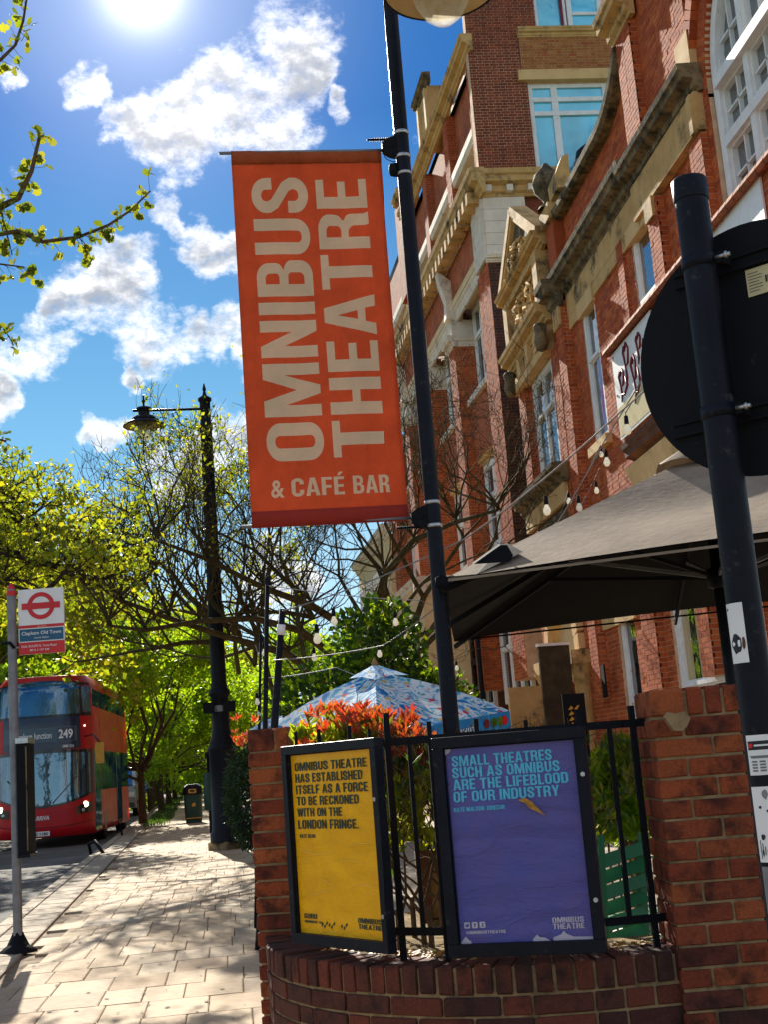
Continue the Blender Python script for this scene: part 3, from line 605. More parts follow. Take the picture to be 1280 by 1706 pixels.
# flower bed soil
mb = MB(); seg = [(.20+CC.x-RW, 7.2)]+[arcp(RW-.20, a) for a in A]+[(1.62, CC.y-RW+.20)]
ins = [(CC.x-.42, 7.2)]+[arcp(.42, a) for a in A]+[(1.62, CC.y-.42)]; n = len(seg)
mb.add([(p[0], p[1], TOPZ-.03+random.uniform(-.004, .012)) for p in seg]+[(p[0], p[1], TOPZ-.06) for p in ins], [(i, i+1, n+i+1, n+i) for i in range(n-1)])
mb.add([(p[0], p[1], TOPZ-.06) for p in ins]+[(p[0], p[1], -.05) for p in ins], [(i, i+1, n+i+1, n+i) for i in range(n-1)])
struct(mb, 'soil_bed', 'soil')
mb = MB()
for i in range(420):    # crumbs of mortar and leaf litter lying on the wall
    a = random.uniform(0, .8+pi/2*RW); p, tg, nn = along(random.uniform(.6, TOT-.1)); q_ = p-nn*random.uniform(.16, .36); k = random.uniform(.004, .014)
    mb.obox((q_.x, q_.y, TOPZ-.012+k*.4), (1, random.random(), .3), (-random.random(), 1, 0), (0, .2, 1), k, k*.7, k*.35, random.random())
o = mb.build('litter', 'leaf_dead', None, kind='stuff'); tag(o, 'dry leaf litter and crumbs scattered along the top of the curved wall', 'litter')

# ------------------------------------------------------------------ brick piers
def pier(name, label, O, ang, w, dpt, z0, z1, meshes, mort, nb, capmat=None, lowmesh=None):
    t_ = thing(name, label, 'brick pier', (O[0], O[1], 0)); F = Fr(O, (cos(ang), sin(ang)), (sin(ang), -cos(ang)))
    core = MB(); core.fbox(F, .009, w-.009, 0, z1-.01, -dpt+.009, -.009); core.build('mortar_core', mort, t_)
    FS = Fr(F.P(0, 0, 0)[:2], -F.n, -F.d)            # left face, s runs backwards
    FRt = Fr(F.P(w, 0, 0)[:2], -F.n, F.d)
    z = z1-.1075-.0; c = 0
    # top course: bricks on edge
    s_ = 0; first = True
    while s_ < w-.03:
        l = .215*.62 if first else .066
        if s_+l > w: l = w-s_
        instance(random.choice(meshes), 'coping_brick', t_, basis(F.P(s_+l/2, z1-.051, -dpt/2), F.n, F.d, Zu, dpt, l-.008, .102)); s_ += l+.004; first = False
    while z-.075 > z0:
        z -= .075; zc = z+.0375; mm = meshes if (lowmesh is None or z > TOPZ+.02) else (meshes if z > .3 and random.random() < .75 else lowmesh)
        lens = [.215, w-.215-.011] if c % 2 else [w-.215-.011, .215]
        s_ = 0
        for i, l in enumerate(lens):
            if l < .03: continue
            j = random.uniform(-.003, .002); instance(random.choice(mm), 'brick', t_, basis(F.P(s_+l/2, zc, -.051+j), F.d, F.n, Zu, l, .1025, .065*random.uniform(.96, 1.02))); s_ += l+.011
        for FF, sgn in ((FS, 1), (FRt, 1)):
            a = .1025+.011; lens = [.1025, .1] if c % 2 == 0 else [.2]
            for l in lens:
                if a+l > dpt: l = dpt-a
                if l > .03: instance(random.choice(mm), 'brick', t_, basis(FF.P(a+l/2, zc, -.051), FF.d, FF.n, Zu, l, .1025, .065)); a += l+.011
        c += 1
    return t_, F
pr1, FP = pier('brick_pier', 'tall red brick pier at right of the purple poster, ending the garden wall', (1.462, 4.735), radians(-6), .3375, .33, 0., 1.632, B_fr, 'mortar', 21, lowmesh=B_low+B_fr)
mb = MB()
q = at(1130, 1203, D=4.72); pl_ = [(-.045, .02), (-.03, .036), (.0, .03), (.03, .034), (.046, .01), (.03, -.02), (.012, -.034), (-.018, -.03), (-.03, -.01)]
mb.prism(pl_, lambda p: q+FP.d*p[0]+Zu*p[1]+FP.n*.012, lambda p: q+FP.d*p[0]*1.1+Zu*p[1]*1.1-FP.n*.02); mb.build('mortar_patch', 'mortar', pr1)
pr2, FQ = pier('brick_pier', 'narrow brick pier at left of the yellow poster beside the pavement', (-.075, 6.27), radians(-14), .213, .215, 0., 1.64, B_fr, 'mortar', 21)

# ------------------------------------------------------------------ railing
rl = thing('railing', 'black iron railing fixed between the brick piers on the curved wall', 'railing', (.5, 5.4, TOPZ))
RR = RW-.13
def rp(s_, off=0.):     # along the railing line
    l0 = .30; l1 = pi/2*RR
    if s_ < l0: return Vector((CC.x-RR-off, 6.34-s_, 0))
    if s_ < l0+l1: a = pi+(s_-l0)/RR; return Vector((*arcp(RR+off, a), 0))
    return Vector((CC.x+(s_-l0-l1), CC.y-RR-off, 0))
RT = .30+pi/2*RR+.24
for z, w in ((1.518, .03), (.79, .03)):
    mb = MB(); P = [rp(RT*i/26)+Vector((0, 0, z)) for i in range(27)]
    for a, b in zip(P, P[1:]): mb.bar(a, b+(b-a)*.04, .010, w)
    mb.build('rail', 'metal_black_matt', rl)
def nearest(px):        # railing position whose image column is px at the top rail
    best = None
    for i in range(400):
        s_ = RT*i/399; p = rp(s_)+Vector((0, 0, 1.5)); v = p-CAM; u = 640+FPX*v.dot(Rt)/v.dot(Fw)
        if best is None or abs(u-px) < best[0]: best = (abs(u-px), s_)
    return best[1]
for px, zt, w, zb in ((452, 1.60, .018, TOPZ-.03), (468, 1.58, .014, .79), (494, 1.60, .014, .79), (533, 1.60, .016, .79), (583, 1.60, .016, .79), (617, 1.58, .014, .79), (648, 1.635, .026, TOPZ-.03),
                      (682, 1.518, .016, .79), (718, 1.585, .018, TOPZ-.03), (757, 1.52, .014, .79), (797, 1.58, .018, .79), (840, 1.518, .014, .79), (880, 1.56, .014, .79), (925, 1.518, .014, .79), (966, 1.585, .022, TOPZ-.03), (1015, 1.518, .016, .79), (1056, 1.585, .022, TOPZ-.03)):
    p = rp(nearest(px)); tw = MB(); tw.bar(p+Vector((0, 0, zb)), p+Vector((0, 0, zt)), w, w, up=(1, 0, 0)); tw.build('post' if w > .02 else 'bar', 'metal_black_matt', rl)

# ------------------------------------------------------------------ poster cases
def case(name, label, TL, TR, BLc, fw, paper, nbolt):
    TL, TR = Vector(TL), Vector(TR); TR.z = TL.z = (TL.z+TR.z)/2; BLc = at(*BLc, Y=TL.y)
    ex = (TR-TL); wv = ex.length; ex.normalize(); ey = (BLc-TL); hv = ey.length; ey = Vector((0, 0, -1)); nn = ex.cross(ey).normalized()
    if nn.y > 0: nn = -nn
    t_ = thing(name, label, 'poster', tuple((TL+TR)/2-Vector((0, 0, hv))))
    P = lambda x, y, o=0.: TL+ex*x+Vector((0, 0, -y))+nn*o
    fr = MB()
    for i, (x0, x1, y0, y1) in enumerate(((0, wv, 0, fw), (0, wv, hv-fw*1.15, hv), (0, fw, fw, hv-fw*1.15), (wv-fw, wv, fw, hv-fw*1.15))):
        fr.add([P(x0, y0, .030), P(x1, y0, .030), P(x1, y1, .030), P(x0, y1, .030), P(x0, y0, -.014), P(x1, y0, -.014), P(x1, y1, -.014), P(x0, y1, -.014)], MB.BF)
    ins = fw*.28   # inner lip
    for (x0, x1, y0, y1) in ((fw, wv-fw, fw, fw+ins*.4), (fw, fw+ins*.4, fw+ins*.4, hv-fw*1.15), (wv-fw-ins*.4, wv-fw, fw+ins*.4, hv-fw*1.15)):
        fr.add([P(x0, y0, .018), P(x1, y0, .018), P(x1, y1, .018), P(x0, y1, .018), P(x0, y0, -.01), P(x1, y0, -.01), P(x1, y1, -.01), P(x0, y1, -.01)], MB.BF)
    f = fixn(fr.build('frame', 'metal_black', t_)); bm_ = f.modifiers.new('bevel', 'BEVEL'); bm_.width = .004; bm_.segments = 2
    k = MB(); k.add([P(fw*.5, fw*.5, -.012), P(wv-fw*.5, fw*.5, -.012), P(wv-fw*.5, hv-fw*.5, -.012), P(fw*.5, hv-fw*.5, -.012), P(fw*.5, fw*.5, .006), P(wv-fw*.5, fw*.5, .006), P(wv-fw*.5, hv-fw*.5, .006), P(fw*.5, hv-fw*.5, .006)], MB.BF)
    sh = fixn(k.build('poster_sheet', paper, t_))
    for fy in nbolt:
        b_ = MB(); c = P(wv-fw*.5, hv*fy, .031)
        for r_, d in ((.0085, .004), (.005, .006)):
            pts = [c+ex*cos(a)*r_+Vector((0, 0, 1))*sin(a)*r_ for a in [2*pi*i/12 for i in range(12)]]
            b_.add(pts+[p+nn*d for p in pts], [tuple(range(12, 24))]+[(i, (i+1) % 12, 12+(i+1) % 12, 12+i) for i in range(12)])
        fixn(b_.build('bolt', 'steel', t_))
    x0, x1, y0, y1 = fw, wv-fw, fw, hv-fw*1.15
    fn = lambda u, v: P(x0+u*(x1-x0), y0+v*(y1-y0), .0085)      # print coordinates: u right, v down, 0..1
    return t_, sh, fn, (x1-x0), (y1-y0)
def txt(parent, fn, W0, H0, s, u0, u1, vb, vt, mat, name='lettering', fam=None):
    """one line set between u0 and u1, baseline vb and cap line vt"""
    h = (vb-vt)*H0; q = line(s, 0, 0, h, width=(u1-u0)*W0)
    return print_on(name, fill(q), lambda x, y: fn(u0+x/W0, vb-y/H0), mat, parent)
# purple case
tp_, shp, fn, W0, H0 = case('poster_case', 'purple poster with pale blue SMALL THEATRES lettering in a black wall case', at(722, 1229, D=4.86), at(975, 1211, D=4.71), (750, 1595), .041, 'poster_purple', (.215, .77))
for s, u0, u1, vb, vt in (('SMALL THEATRES', .055, .82, .10, .045), ('SUCH AS OMNIBUS', .05, .87, .160, .105), ('ARE THE LIFEBLOOD', .05, .925, .222, .167), ('OF OUR INDUSTRY', .045, .85, .285, .230)):
    txt(shp, fn, W0, H0, s, u0, u1, vb, vt, 'ink_cyan')
txt(shp, fn, W0, H0, 'KATE MALDON. DIRECUR', .04, .43, .334, .312, 'ink_cyan')
for s, vb, vt in (('OMNIBUS', .915, .888), ('THEATRE', .946, .919)): txt(shp, fn, W0, H0, s, .705, .935, vb, vt, 'print_pale')
txt(shp, fn, W0, H0, '@OMNIBUSTHEATRE', .055, .355, .954, .938, 'print_pale')
for i in range(3):
    q = [rr(0, 0, .022, .022, .004, 3)]
    if i == 0: q.append([(.005, .006), (.012, .004), (.018, .010), (.019, .017), (.013, .017), (.010, .012), (.005, .014)][::-1])
    if i == 1: q.append([(.009, .004), (.013, .004), (.013, .010), (.016, .010), (.016, .013), (.013, .014), (.016, .018), (.009, .017)][::-1])
    if i == 2: q.append([(.006, .005), (.015, .004), (.013, .012), (.018, .014), (.010, .018), (.011, .011)][::-1])
    print_on('emblem', fill(q), lambda x, y, i=i: fn(.045+i*.058+x/W0, .925-y/H0), 'print_pale', shp)
mbt = MB()       # scuffed, torn paper edges and the yellow leaf stuck on the case
for (pts) in ([(.0, .0), (.05, .0), (.055, .012), (.03, .03), (.0, .04)], [(.0, 1.), (.05, .965), (.075, .985), (.09, .99), (.09, 1.)], [(.55, 1.), (.55, .990), (.585, .968), (.60, .982), (.64, .985), (.68, 1.0)], [(.70, 1.), (.70, .985), (.76, .972), (.78, .955), (.80, .970), (.85, .985), (1., .988), (1., 1.)]):
    mbt.add([fn(*p) for p in pts], [tuple(range(len(pts)))])
mbt.build('torn_edge', 'print_pale', shp)
lf = MB(); c = [(.50, .29), (.545, .277), (.60, .30), (.69, .375), (.665, .365), (.615, .345), (.58, .335), (.545, .305)]
nn_ = (fn(0, 0)-fn(0, 1)).cross(fn(1, 0)-fn(0, 0)).normalized(); nn_ = -nn_ if nn_.y > 0 else nn_
lf.prism([(p[0]+.04, p[1]+.005) for p in c], lambda p: fn(*p)+nn_*.004, lambda p: fn(*p)+nn_*.010); lo_ = lf.build('dead_leaf', 'leaf_dead', None); tag(lo_, 'dry yellow leaf stuck on the purple poster below the word INDUSTRY', 'leaf')
# yellow case
ty_, shy, fn, W0, H0 = case('poster_case', 'yellow poster with dark OMNIBUS THEATRE HAS ESTABLISHED lettering in a black case', at(476, 1244, D=5.50), at(632, 1228, D=4.97), (497, 1569), .037, 'poster_yellow', (.29, .83))
for s, u0, u1, vb, vt in (('OMNIBUS THEATRE', .055, .915, .0975, .049), ('HAS ESTABLISHED', .055, .86, .163, .113), ('ITSELF AS A FORCE', .055, .91, .228, .178), ('TO BE RECKONED', .055, .80, .292, .243), ('WITH ON THE', .055, .60, .355, .308), ('LONDON FRINGE.', .055, .78, .424, .374)):
    txt(shy, fn, W0, H0, s, u0, u1, vb, vt, 'ink_green')
txt(shy, fn, W0, H0, 'KATE DEAN', .07, .26, .474, .454, 'ink_green')
txt(shy, fn, W0, H0, 'GURU', .065, .22, .920, .893, 'ink_green'); txt(shy, fn, W0, H0, 'OMNIBUS TH', .065, .28, .943, .930, 'ink_green')
for s, vb, vt in (('OMNIBUS', .920, .893), ('THEATRE', .950, .925)): txt(shy, fn, W0, H0, s, .70, .955, vb, vt, 'ink_green')
sc = MB()
for k in range(9):
    u = .27+k*.028+(k > 5)*.06; v = .945+.01*sin(k*2.1)
    sc.add([fn(u, v), fn(u+.018, v-.012), fn(u+.022, v-.002), fn(u+.006, v+.014)], [(0, 1, 2, 3)])
sc.build('scribble', 'ink_green', shy)

m, t = new_mat('film_highlight'); b, o = bsdf(t, .15, .6); b.inputs['Base Color'].default_value = (.95, .62, .10, 1)
# raised creases whose lighter yellow paints the highlights on the plastic
for pts_ in ([(.02, .52), (.12, .55), (.25, .565), (.42, .56), (.50, .545)], [(.62, .53), (.75, .505), (.93, .50)], [(.02, .63), (.10, .61), (.20, .60)], [(.22, .70), (.34, .705), (.42, .73), (.43, .76)], [(.02, .82), (.12, .80), (.30, .77), (.42, .765)], [(.62, .755), (.70, .725), (.82, .72), (.96, .735)], [(.45, .60), (.60, .595), (.80, .60)], [(.86, .09), (.91, .075)], [(.84, .17), (.87, .14), (.885, .12)]):
    cr = MB(); cr.tube([Vector(fn(*p))+Vector((0, -.0012, 0)) for p in pts_], [.0004]+[.0012]*(len(pts_)-2)+[.0004], 4); cr.build('lit_crease', 'film_highlight', shy)
# ------------------------------------------------------------------ sign post with the disc seen from behind
sp_ = thing('sign_post', 'thick dark blue steel post in front of the right brick pier', 'post', (1.0, 2.60, 0))
SP = Vector((1.0, 2.60, 0)); b0 = at(1270, 1500, D=2.62); t0 = at(1153, 300, D=2.75)
ax = Vector((b0.x*.5+t0.x*.5+.034, 2.60, 0)); 
mb = MB(); zt = at(1153, 300, Y=2.6).z; mb.lathe((ax.x, ax.y, 0), [(.0370, -.05), (.0370, zt-.045)], 40); mb.build('shaft', 'metal_black', sp_)
mb = MB(); mb.lathe((ax.x, ax.y, 0), [(.0388, zt-.052), (.0400, zt-.048), (.0400, zt-.004), (.0375, zt), (.0, zt+.002)], 40); mb.build('cap', 'metal_black', sp_)
sa = radians(46)        # disc is turned away from the camera
se = Vector((cos(sa), -sin(sa), 0)); sn = Vector((sin(sa), cos(sa), 0))      # sn points away from camera side
sc_ = Vector((ax.x, ax.y, 0))+sn*.072+se*.075
zc = at(1225, 583, D=2.68).z+.042
ds = thing('road_sign', 'round traffic sign seen from its black back, clamped on the dark post', 'road sign', (sc_.x, sc_.y, zc)); RD = .288
def disc(mb_, c, e1, e2, nrm, r_, th, n=64):
    pts = [c+e1*cos(2*pi*i/n)*r_+e2*sin(2*pi*i/n)*r_ for i in range(n)]
    mb_.add(pts+[p+nrm*th for p in pts], [tuple(range(n))[::-1], tuple(range(n, 2*n))]+[(i, (i+1) % n, n+(i+1) % n, n+i) for i in range(n)])
mb = MB(); cen = Vector((sc_.x, sc_.y, zc)); disc(mb, cen, se, Zu, sn, RD, .004); fixn(mb.build('plate', 'metal_black_matt', ds))
for zz in (zc+.200, zc-.146):
    mb = MB(); hl = sqrt(RD**2-(abs(zz-zc)+.015)**2)-.02; c = Vector((sc_.x, sc_.y, zz))
    for dz in (-.014, .014): mb.obox(c-sn*.006+Zu*dz, se, sn, Zu, hl, .006, .003)
    mb.obox(c-sn*.002, se, sn, Zu, hl, .002, .0165); mb.build('channel', 'metal_black_matt', ds)
    mb = MB(); mb.lathe((ax.x, ax.y, zz), [(.0374, -.013), (.0398, -.013), (.0398, .013), (.0374, .013)], 36); mb.build('clamp', 'metal_black', ds)
    mb = MB(); a = Vector((ax.x, ax.y, zz))+se*.0415-sn*.002; mb.tube([a-sn*.004, a+sn*.05], .006, 8); mb.obox(a+se*.004+sn*.02, se, sn, Zu, .010, .022, .012); mb.build('clamp_lug', 'metal_black_matt', ds)
    mb = MB(); mb.tube([a+se*.0-sn*.004, a-sn*.001+se*.034], .0048, 8); mb.tube([a+se*.020-sn*.002, a+se*.027-sn*.001], .0085, 6); mb.build('bolt', 'steel', ds)
lb = MB(); lc = Vector((sc_.x, sc_.y, zc+.150))-se*.002-sn*.0015; rx = se
def lp(u, v, o=0.): return lc+se*u+Zu*v-sn*o
lb.add([lp(0, -.035), lp(.095, -.035), lp(.095, .028), lp(0, .028), lp(0, -.035, .001), lp(.095, -.035, .001), lp(.095, .028, .001), lp(0, .028, .001)], MB.BF)
lab = fixn(lb.build('label_sticker', 'print_cream', ds)); lb = MB()
for i in range(7): lb.add([lp(.005, .018-i*.007, .0018), lp(.005+(.032 if i % 3 else .024), .018-i*.007, .0018), lp(.005+(.032 if i % 3 else .024), .0165-i*.007, .0018), lp(.005, .0165-i*.007, .0018)], [(0, 1, 2, 3)])
for i in range(11): x = .044+i*.0026; lb.add([lp(x, -.012, .0018), lp(x+.0013*(1+(i % 3 == 0)), -.012, .0018), lp(x+.0013*(1+(i % 3 == 0)), .004, .0018), lp(x, .004, .0018)], [(0, 1, 2, 3)])
lb.build('small_print', 'print_black', lab)
# stickers wrapped round the post
def wrap(name, mat, parent, a0, a1, z0, z1, r_=.0376, n=10):
    mb_ = MB(); vs = []
    for i in range(n+1):
        a = a0+(a1-a0)*i/n
        for z in (z0, z1): vs.append((ax.x+r_*cos(a), ax.y+r_*sin(a), z))
    mb_.add(vs, [(2*i, 2*i+2, 2*i+3, 2*i+1) for i in range(n)], smooth=True); return mb_.build(name, mat, parent)
va = atan2(-ax.y, -ax.x)     # angle facing the camera
def zat(y, x=1235): return at(x, y, Y=ax.y-.045).z
def pxz(y): return at(1240, y, D=2.62).z
s1 = wrap('sticker', 'print_white', None, va-1.35, va-.10, pxz(1103), pxz(999)); s1['_w'] = (0, 0, 0); tag(s1, 'tall white torn sticker with a dark print, uppermost on the dark post', 'sticker')
def blot(parent, a0, a1, z0, z1, mat, seed, n=7, r_=.0380):
    random.seed(seed); mb_ = MB(); k = 14; pts = []
    for i in range(k):
        th = 2*pi*i/k; q_ = random.uniform(.72, 1.0); a = (a0+a1)/2+(a1-a0)/2*cos(th)*q_; z = (z0+z1)/2+(z1-z0)/2*sin(th)*q_
        pts.append((ax.x+r_*cos(a), ax.y+r_*sin(a), z))
    c = (ax.x+r_*cos((a0+a1)/2), ax.y+r_*sin((a0+a1)/2), (z0+z1)/2)
    mb_.add([c]+pts, [(0, 1+i, 1+(i+1) % k) for i in range(k)]); return mb_.build('print', mat, parent)
blot(s1, va-1.2, va-.30, pxz(1088), pxz(1050), 'print_black', 3); blot(s1, va-.38, va-.16, pxz(1082), pxz(1058), 'wood_brown', 5, r_=.0382); blot(s1, va-1.25, va-1.05, pxz(1012), pxz(1006), 'print_black', 6)
s2 = wrap('sticker', 'print_white', None, va-.95, va+1.3, pxz(1293), pxz(1226)); s2['_w'] = (0, 0, 0); tag(s2, 'layered white stickers with a black and red band, middle of the dark post', 'sticker')
wrap('print', 'print_black', s2, va-.85, va+1.28, pxz(1251), pxz(1236), .0381); wrap('print', 'print_red', s2, va-.80, va-.55, pxz(1247), pxz(1240), .0384); wrap('print', 'print_white', s2, va-.45, va+.8, pxz(1245), pxz(1242), .0384)
for i in range(3): wrap('print', 'steel_grey', s2, va-.80+.05*i, va+1.1, pxz(1262+i*1.5), pxz(1260.5+i*1.5), .0381)
for i in range(4):
    for j in range(3): wrap('print', 'steel_grey', s2, va-.7+.45*j, va-.7+.45*j+.32, pxz(1287-i*5), pxz(1284-i*5), .0381)
s3 = wrap('sticker', 'print_white', None, va-1.05, va+1.3, pxz(1436), pxz(1312)); s3['_w'] = (0, 0, 0); tag(s3, 'large pale sticker with inky drawing, lowest on the dark post', 'sticker')
for i, (a, y, w_, h_) in enumerate(((-.2, 1325, .35, 9), (-.55, 1346, .2, 3), (-.1, 1352, .3, 3), (-.6, 1395, .3, 6), (0., 1408, .5, 11), (.3, 1425, .4, 5), (-.7, 1420, .15, 6))): blot(s3, va+a-w_/2, va+a+w_/2, pxz(y+h_), pxz(y-h_), 'print_black' if i else 'steel_grey', 20+i)
for i in range(8): wrap('print', 'print_black', s3, va-.85+i*.14, va-.80+i*.14, pxz(1430-3*(i % 3)), pxz(1400+5*(i % 4)), .0381)
s4 = wrap('sticker', 'steel_grey', None, va-1.0, va+1.3, pxz(1520), pxz(1443)); s4['_w'] = (0, 0, 0); tag(s4, 'peeled grey sticker at the bottom of the dark post', 'sticker')
random.seed(11)

# ------------------------------------------------------------------ lamp post with the banner
def lantern(parent, c, k, bowl='glass_clear'):
    """hanging street lantern; c is the point where it hangs, k its brim radius"""
    c = Vector(c)
    mb_ = MB(); mb_.lathe(c, [(.0, .62*k), (.05*k, .60*k), (.045*k, .40*k), (.10*k, .33*k), (.05*k, .26*k), (.05*k, .10*k), (.10*k, .05*k), (.34*k, .0), (.36*k, -.06*k), (.34*k, -.13*k), (.27*k, -.15*k), (.26*k, -.33*k), (.34*k, -.40*k), (.52*k, -.46*k), (.60*k, -.56*k), (.60*k, -.66*k), (.56*k, -.66*k)], 28); mb_.build('hood', 'metal_black', parent)
    mb_ = MB(); mb_.lathe(c, [(.52*k, -.62*k), (.75*k, -.70*k), (1.0*k, -.86*k), (1.01*k, -.90*k), (.98*k, -.90*k), (.74*k, -.78*k), (.45*k, -.74*k)], 36); mb_.build('brim', 'metal_black', parent)
    mb_ = MB(); mb_.lathe(c, [(.95*k, -.905*k), (.72*k, -.80*k), (.50*k, -.77*k)], 36); mb_.build('brim_lit_underside', 'lit_underside_tan', parent)  # added tan ring paints the lit look of the brim's underside
    mb_ = MB(); mb_.lathe(c, [(.48*k, -.74*k), (.50*k, -.88*k), (.50*k, -.98*k), (.44*k, -1.20*k), (.32*k, -1.42*k), (.16*k, -1.56*k), (.0, -1.60*k)], 32); o = mb_.build('glass_bowl', bowl, parent)
    return o
PL = Vector((.890, 6.02, 0))
lp1 = thing('lamp_post', 'slim black lamp post carrying the orange banner beside the black canopy', 'lamp post', tuple(PL))
mb = MB(); mb.lathe(PL, [(.075, 0), (.075, .9), (.055, .95), (.042, 1.0), (.038, 2.2), (.036, 6.4)], 28); mb.build('column', 'metal_black', lp1)
mb = MB(); la = at(740, 0, D=6.25)+Vector((0, 0, 0)); hang = Vector((la.x, la.y, 0)); kb = .29
zb = at(741, 41, D=6.1).z; hang = at(741, 41, D=6.1); hang.z = zb+1.60*kb
mb.tube([PL+Vector((0, 0, 6.35)), PL+Vector((.0, -.05, 6.45)), (hang.x, hang.y, 6.42), (hang.x, hang.y, hang.z+.15)], .02, 10); mb.build('arm', 'metal_black', lp1)
lantern(lp1, hang, kb, 'bowl_frosted')
# banner geometry
bA = Vector((cos(radians(2)), sin(radians(2)), 0)); By = 6.02
def bpt(x, y): return at(x, y, Y=By)
TLb, TRb, BLb, BRb = bpt(385, 249), bpt(638, 249.5), bpt(418, 880), bpt(680, 862)
xl, xr = (TLb.x+BLb.x)/2, (TRb.x+BRb.x)/2; zt_, zb_ = (TLb.z+TRb.z)/2, (BLb.z+BRb.z)/2
TLb, TRb, BLb, BRb = Vector((xl, By, zt_)), Vector((xr, By+.02, zt_)), Vector((xl+.0, By-.01, zb_)), Vector((xr-.005, By+.02, zb_))
def bfn(u, v, o=0.): return (TLb*(1-u)+TRb*u)*(1-v)+(BLb*(1-u)+BRb*u)*v+Vector((.0, -o, 0))
bn = thing('banner', 'orange fabric banner with cream OMNIBUS THEATRE lettering, hung from the lamp post', 'banner', tuple((BLb+BRb)/2))
mb = MB(); nu, nv = 24, 60
for v0, v1, mt in ((0., .962, 0), (.962, 1., 1)):
    pass
vs = []; 
def bw(u, v): return .0035*sin(u*9+v*3)*sin(v*pi)+.002*sin(u*23+v*5)
for j in range(nv+1):
    for i in range(nu+1): u, v = i/nu, j/nv; vs.append(bfn(u, v, bw(u, v)))
mb.add(vs, [(j*(nu+1)+i, j*(nu+1)+i+1, (j+1)*(nu+1)+i+1, (j+1)*(nu+1)+i) for j in range(nv) for i in range(nu)], smooth=True)
cl = mb.build('cloth', 'banner_orange', bn); sm_ = cl.modifiers.new('thick', 'SOLIDIFY'); sm_.thickness = .0008; sm_.offset = -1
mb = MB(); P0 = [bfn(u, .965) for u in (0, .25, .5, .75, 1)]
for (v0, v1, mt) in ((.0, .036, 'banner_orange'), (.963, 1.003, 'banner_hem')):
    h = MB(); vs = []
    for i in range(17):
        u = i/16
        for (vv, oo) in ((v0, .006), (v0*.5+v1*.5, .016), (v1, .007), (v1, -.012), (v0*.5+v1*.5, -.016), (v0, -.006)): vs.append(bfn(u, vv, oo))
    h.add(vs, [(i*6+j, (i+1)*6+j, (i+1)*6+(j+1) % 6, i*6+(j+1) % 6) for i in range(16) for j in range(6)]+[tuple(range(6)), tuple(range(96, 102))[::-1]], smooth=True); h.build('hem', mt, cl)
BWd = (TRb-TLb).length; BHt = zt_-zb_
def letters(s, u0, u1, vtop, vbot, mat='print_cream'):
    """text that reads upwards: baseline on u1, cap line on u0, starts at vbot"""
    q = line(s, 0, 0, (u1-u0)*BWd, width=(vbot-vtop)*BHt, gap=.085)
    V_, P_ = fill(q)
    b_ = bmesh.new(); vv = [b_.verts.new((x, y, 0)) for x, y, _ in V_]
    for p in P_:
        try: b_.faces.new([vv[i] for i in p])
        except ValueError: pass
    for k in range(1, 40):       # cut it so that it lies on the waving cloth
        g_ = k*BHt/40
        bmesh.ops.bisect_plane(b_, geom=list(b_.verts)+list(b_.edges)+list(b_.faces), plane_co=(g_, 0, 0), plane_no=(1, 0, 0))
    for k in range(1, 8):
        bmesh.ops.bisect_plane(b_, geom=list(b_.verts)+list(b_.edges)+list(b_.faces), plane_co=(0, k*BWd/20, 0), plane_no=(0, 1, 0))
    b_.verts.index_update(); Vn = [tuple(v.co) for v in b_.verts]; Pn = [tuple(v.index for v in f.verts) for f in b_.faces]; b_.free()
    def f_(x, y):
        u = u1-y/BWd; v = vbot-x/BHt; return bfn(u, v, bw(u, v)+.0014)
    return print_on('lettering', (Vn, Pn), f_, mat, cl)
letters('OMNIBUS', .122, .488, .076, .838); letters('THEATRE', .545, .882, .084, .834)
def f_h(x, y): u = x/BWd; v = y/BHt; return bfn(u, v, bw(u, v)+.0014)
h = .046*BHt
q = line('CAFÉ', 0, 0, h, width=(.60-.262)*BWd)+[[(x+(.655-.262)*BWd, y) for x, y in c] for c in line('BAR', 0, 0, h, width=(.893-.655)*BWd)]
print_on('lettering', fill(q), lambda x, y: f_h(x+.262*BWd, .929*BHt-y), 'print_cream', cl)
ftext('lettering', '&', lambda x, y: f_h(x+.132*BWd, .929*BHt-y), 0, 0, h, 'print_cream', cl, width=.085*BWd, off=.022)
for (yy, xl_, ytop) in ((zt_-.008, bpt(364, 250).x, 1), (zb_+.004, bpt(402, 878).x, 0)):
    mb = MB(); mb.tube([(xl_, By-.0, yy), (PL.x-.09, By+.015, yy)], .0085, 10); mb.build('rod', 'steel_grey', bn)
for z0 in (zt_, zb_):
    sg = 1 if z0 == zt_ else -1
    mb = MB(); c = Vector((PL.x, PL.y, z0)); mb.prism([(-.11, -.022), (-.11, .022), (-.075, .045), (-.03, .06), (-.03, -.06), (-.07, -.05)], lambda p: c+Vector((p[0], -.018, p[1]*1.0)), lambda p: c+Vector((p[0], .018, p[1]*1.0)))
    mb.tube([c+Vector((-.095, 0, .0)), c+Vector((-.045, 0, 0))], .022, 10); fixn(mb.build('bracket', 'metal_black_matt', bn))
    mb = MB(); zz = z0+sg*.045
    for i in range(13): mb.lathe((0, 0, 0), [(0, 0)], 3) if False else mb.tube([c+Vector((-.06-.009*i, 0, sg*.045)), c+Vector((-.0635-.009*i, 0, sg*.045))], .013-.0003*i, 10)
    mb.tube([c+Vector((-.03, 0, sg*.045)), c+Vector((-.185, 0, sg*.045))], .006, 8); mb.build('spring', 'metal_black_matt', bn)
    for dz in ((.075, -.055) if sg == 1 else (.07, -.045)):
        mb = MB(); mb.lathe((PL.x, PL.y, z0+dz), [(.0372, -.009), (.0395, -.008), (.0395, .008), (.0372, .009)], 26); mb.build('strap', 'steel', bn)
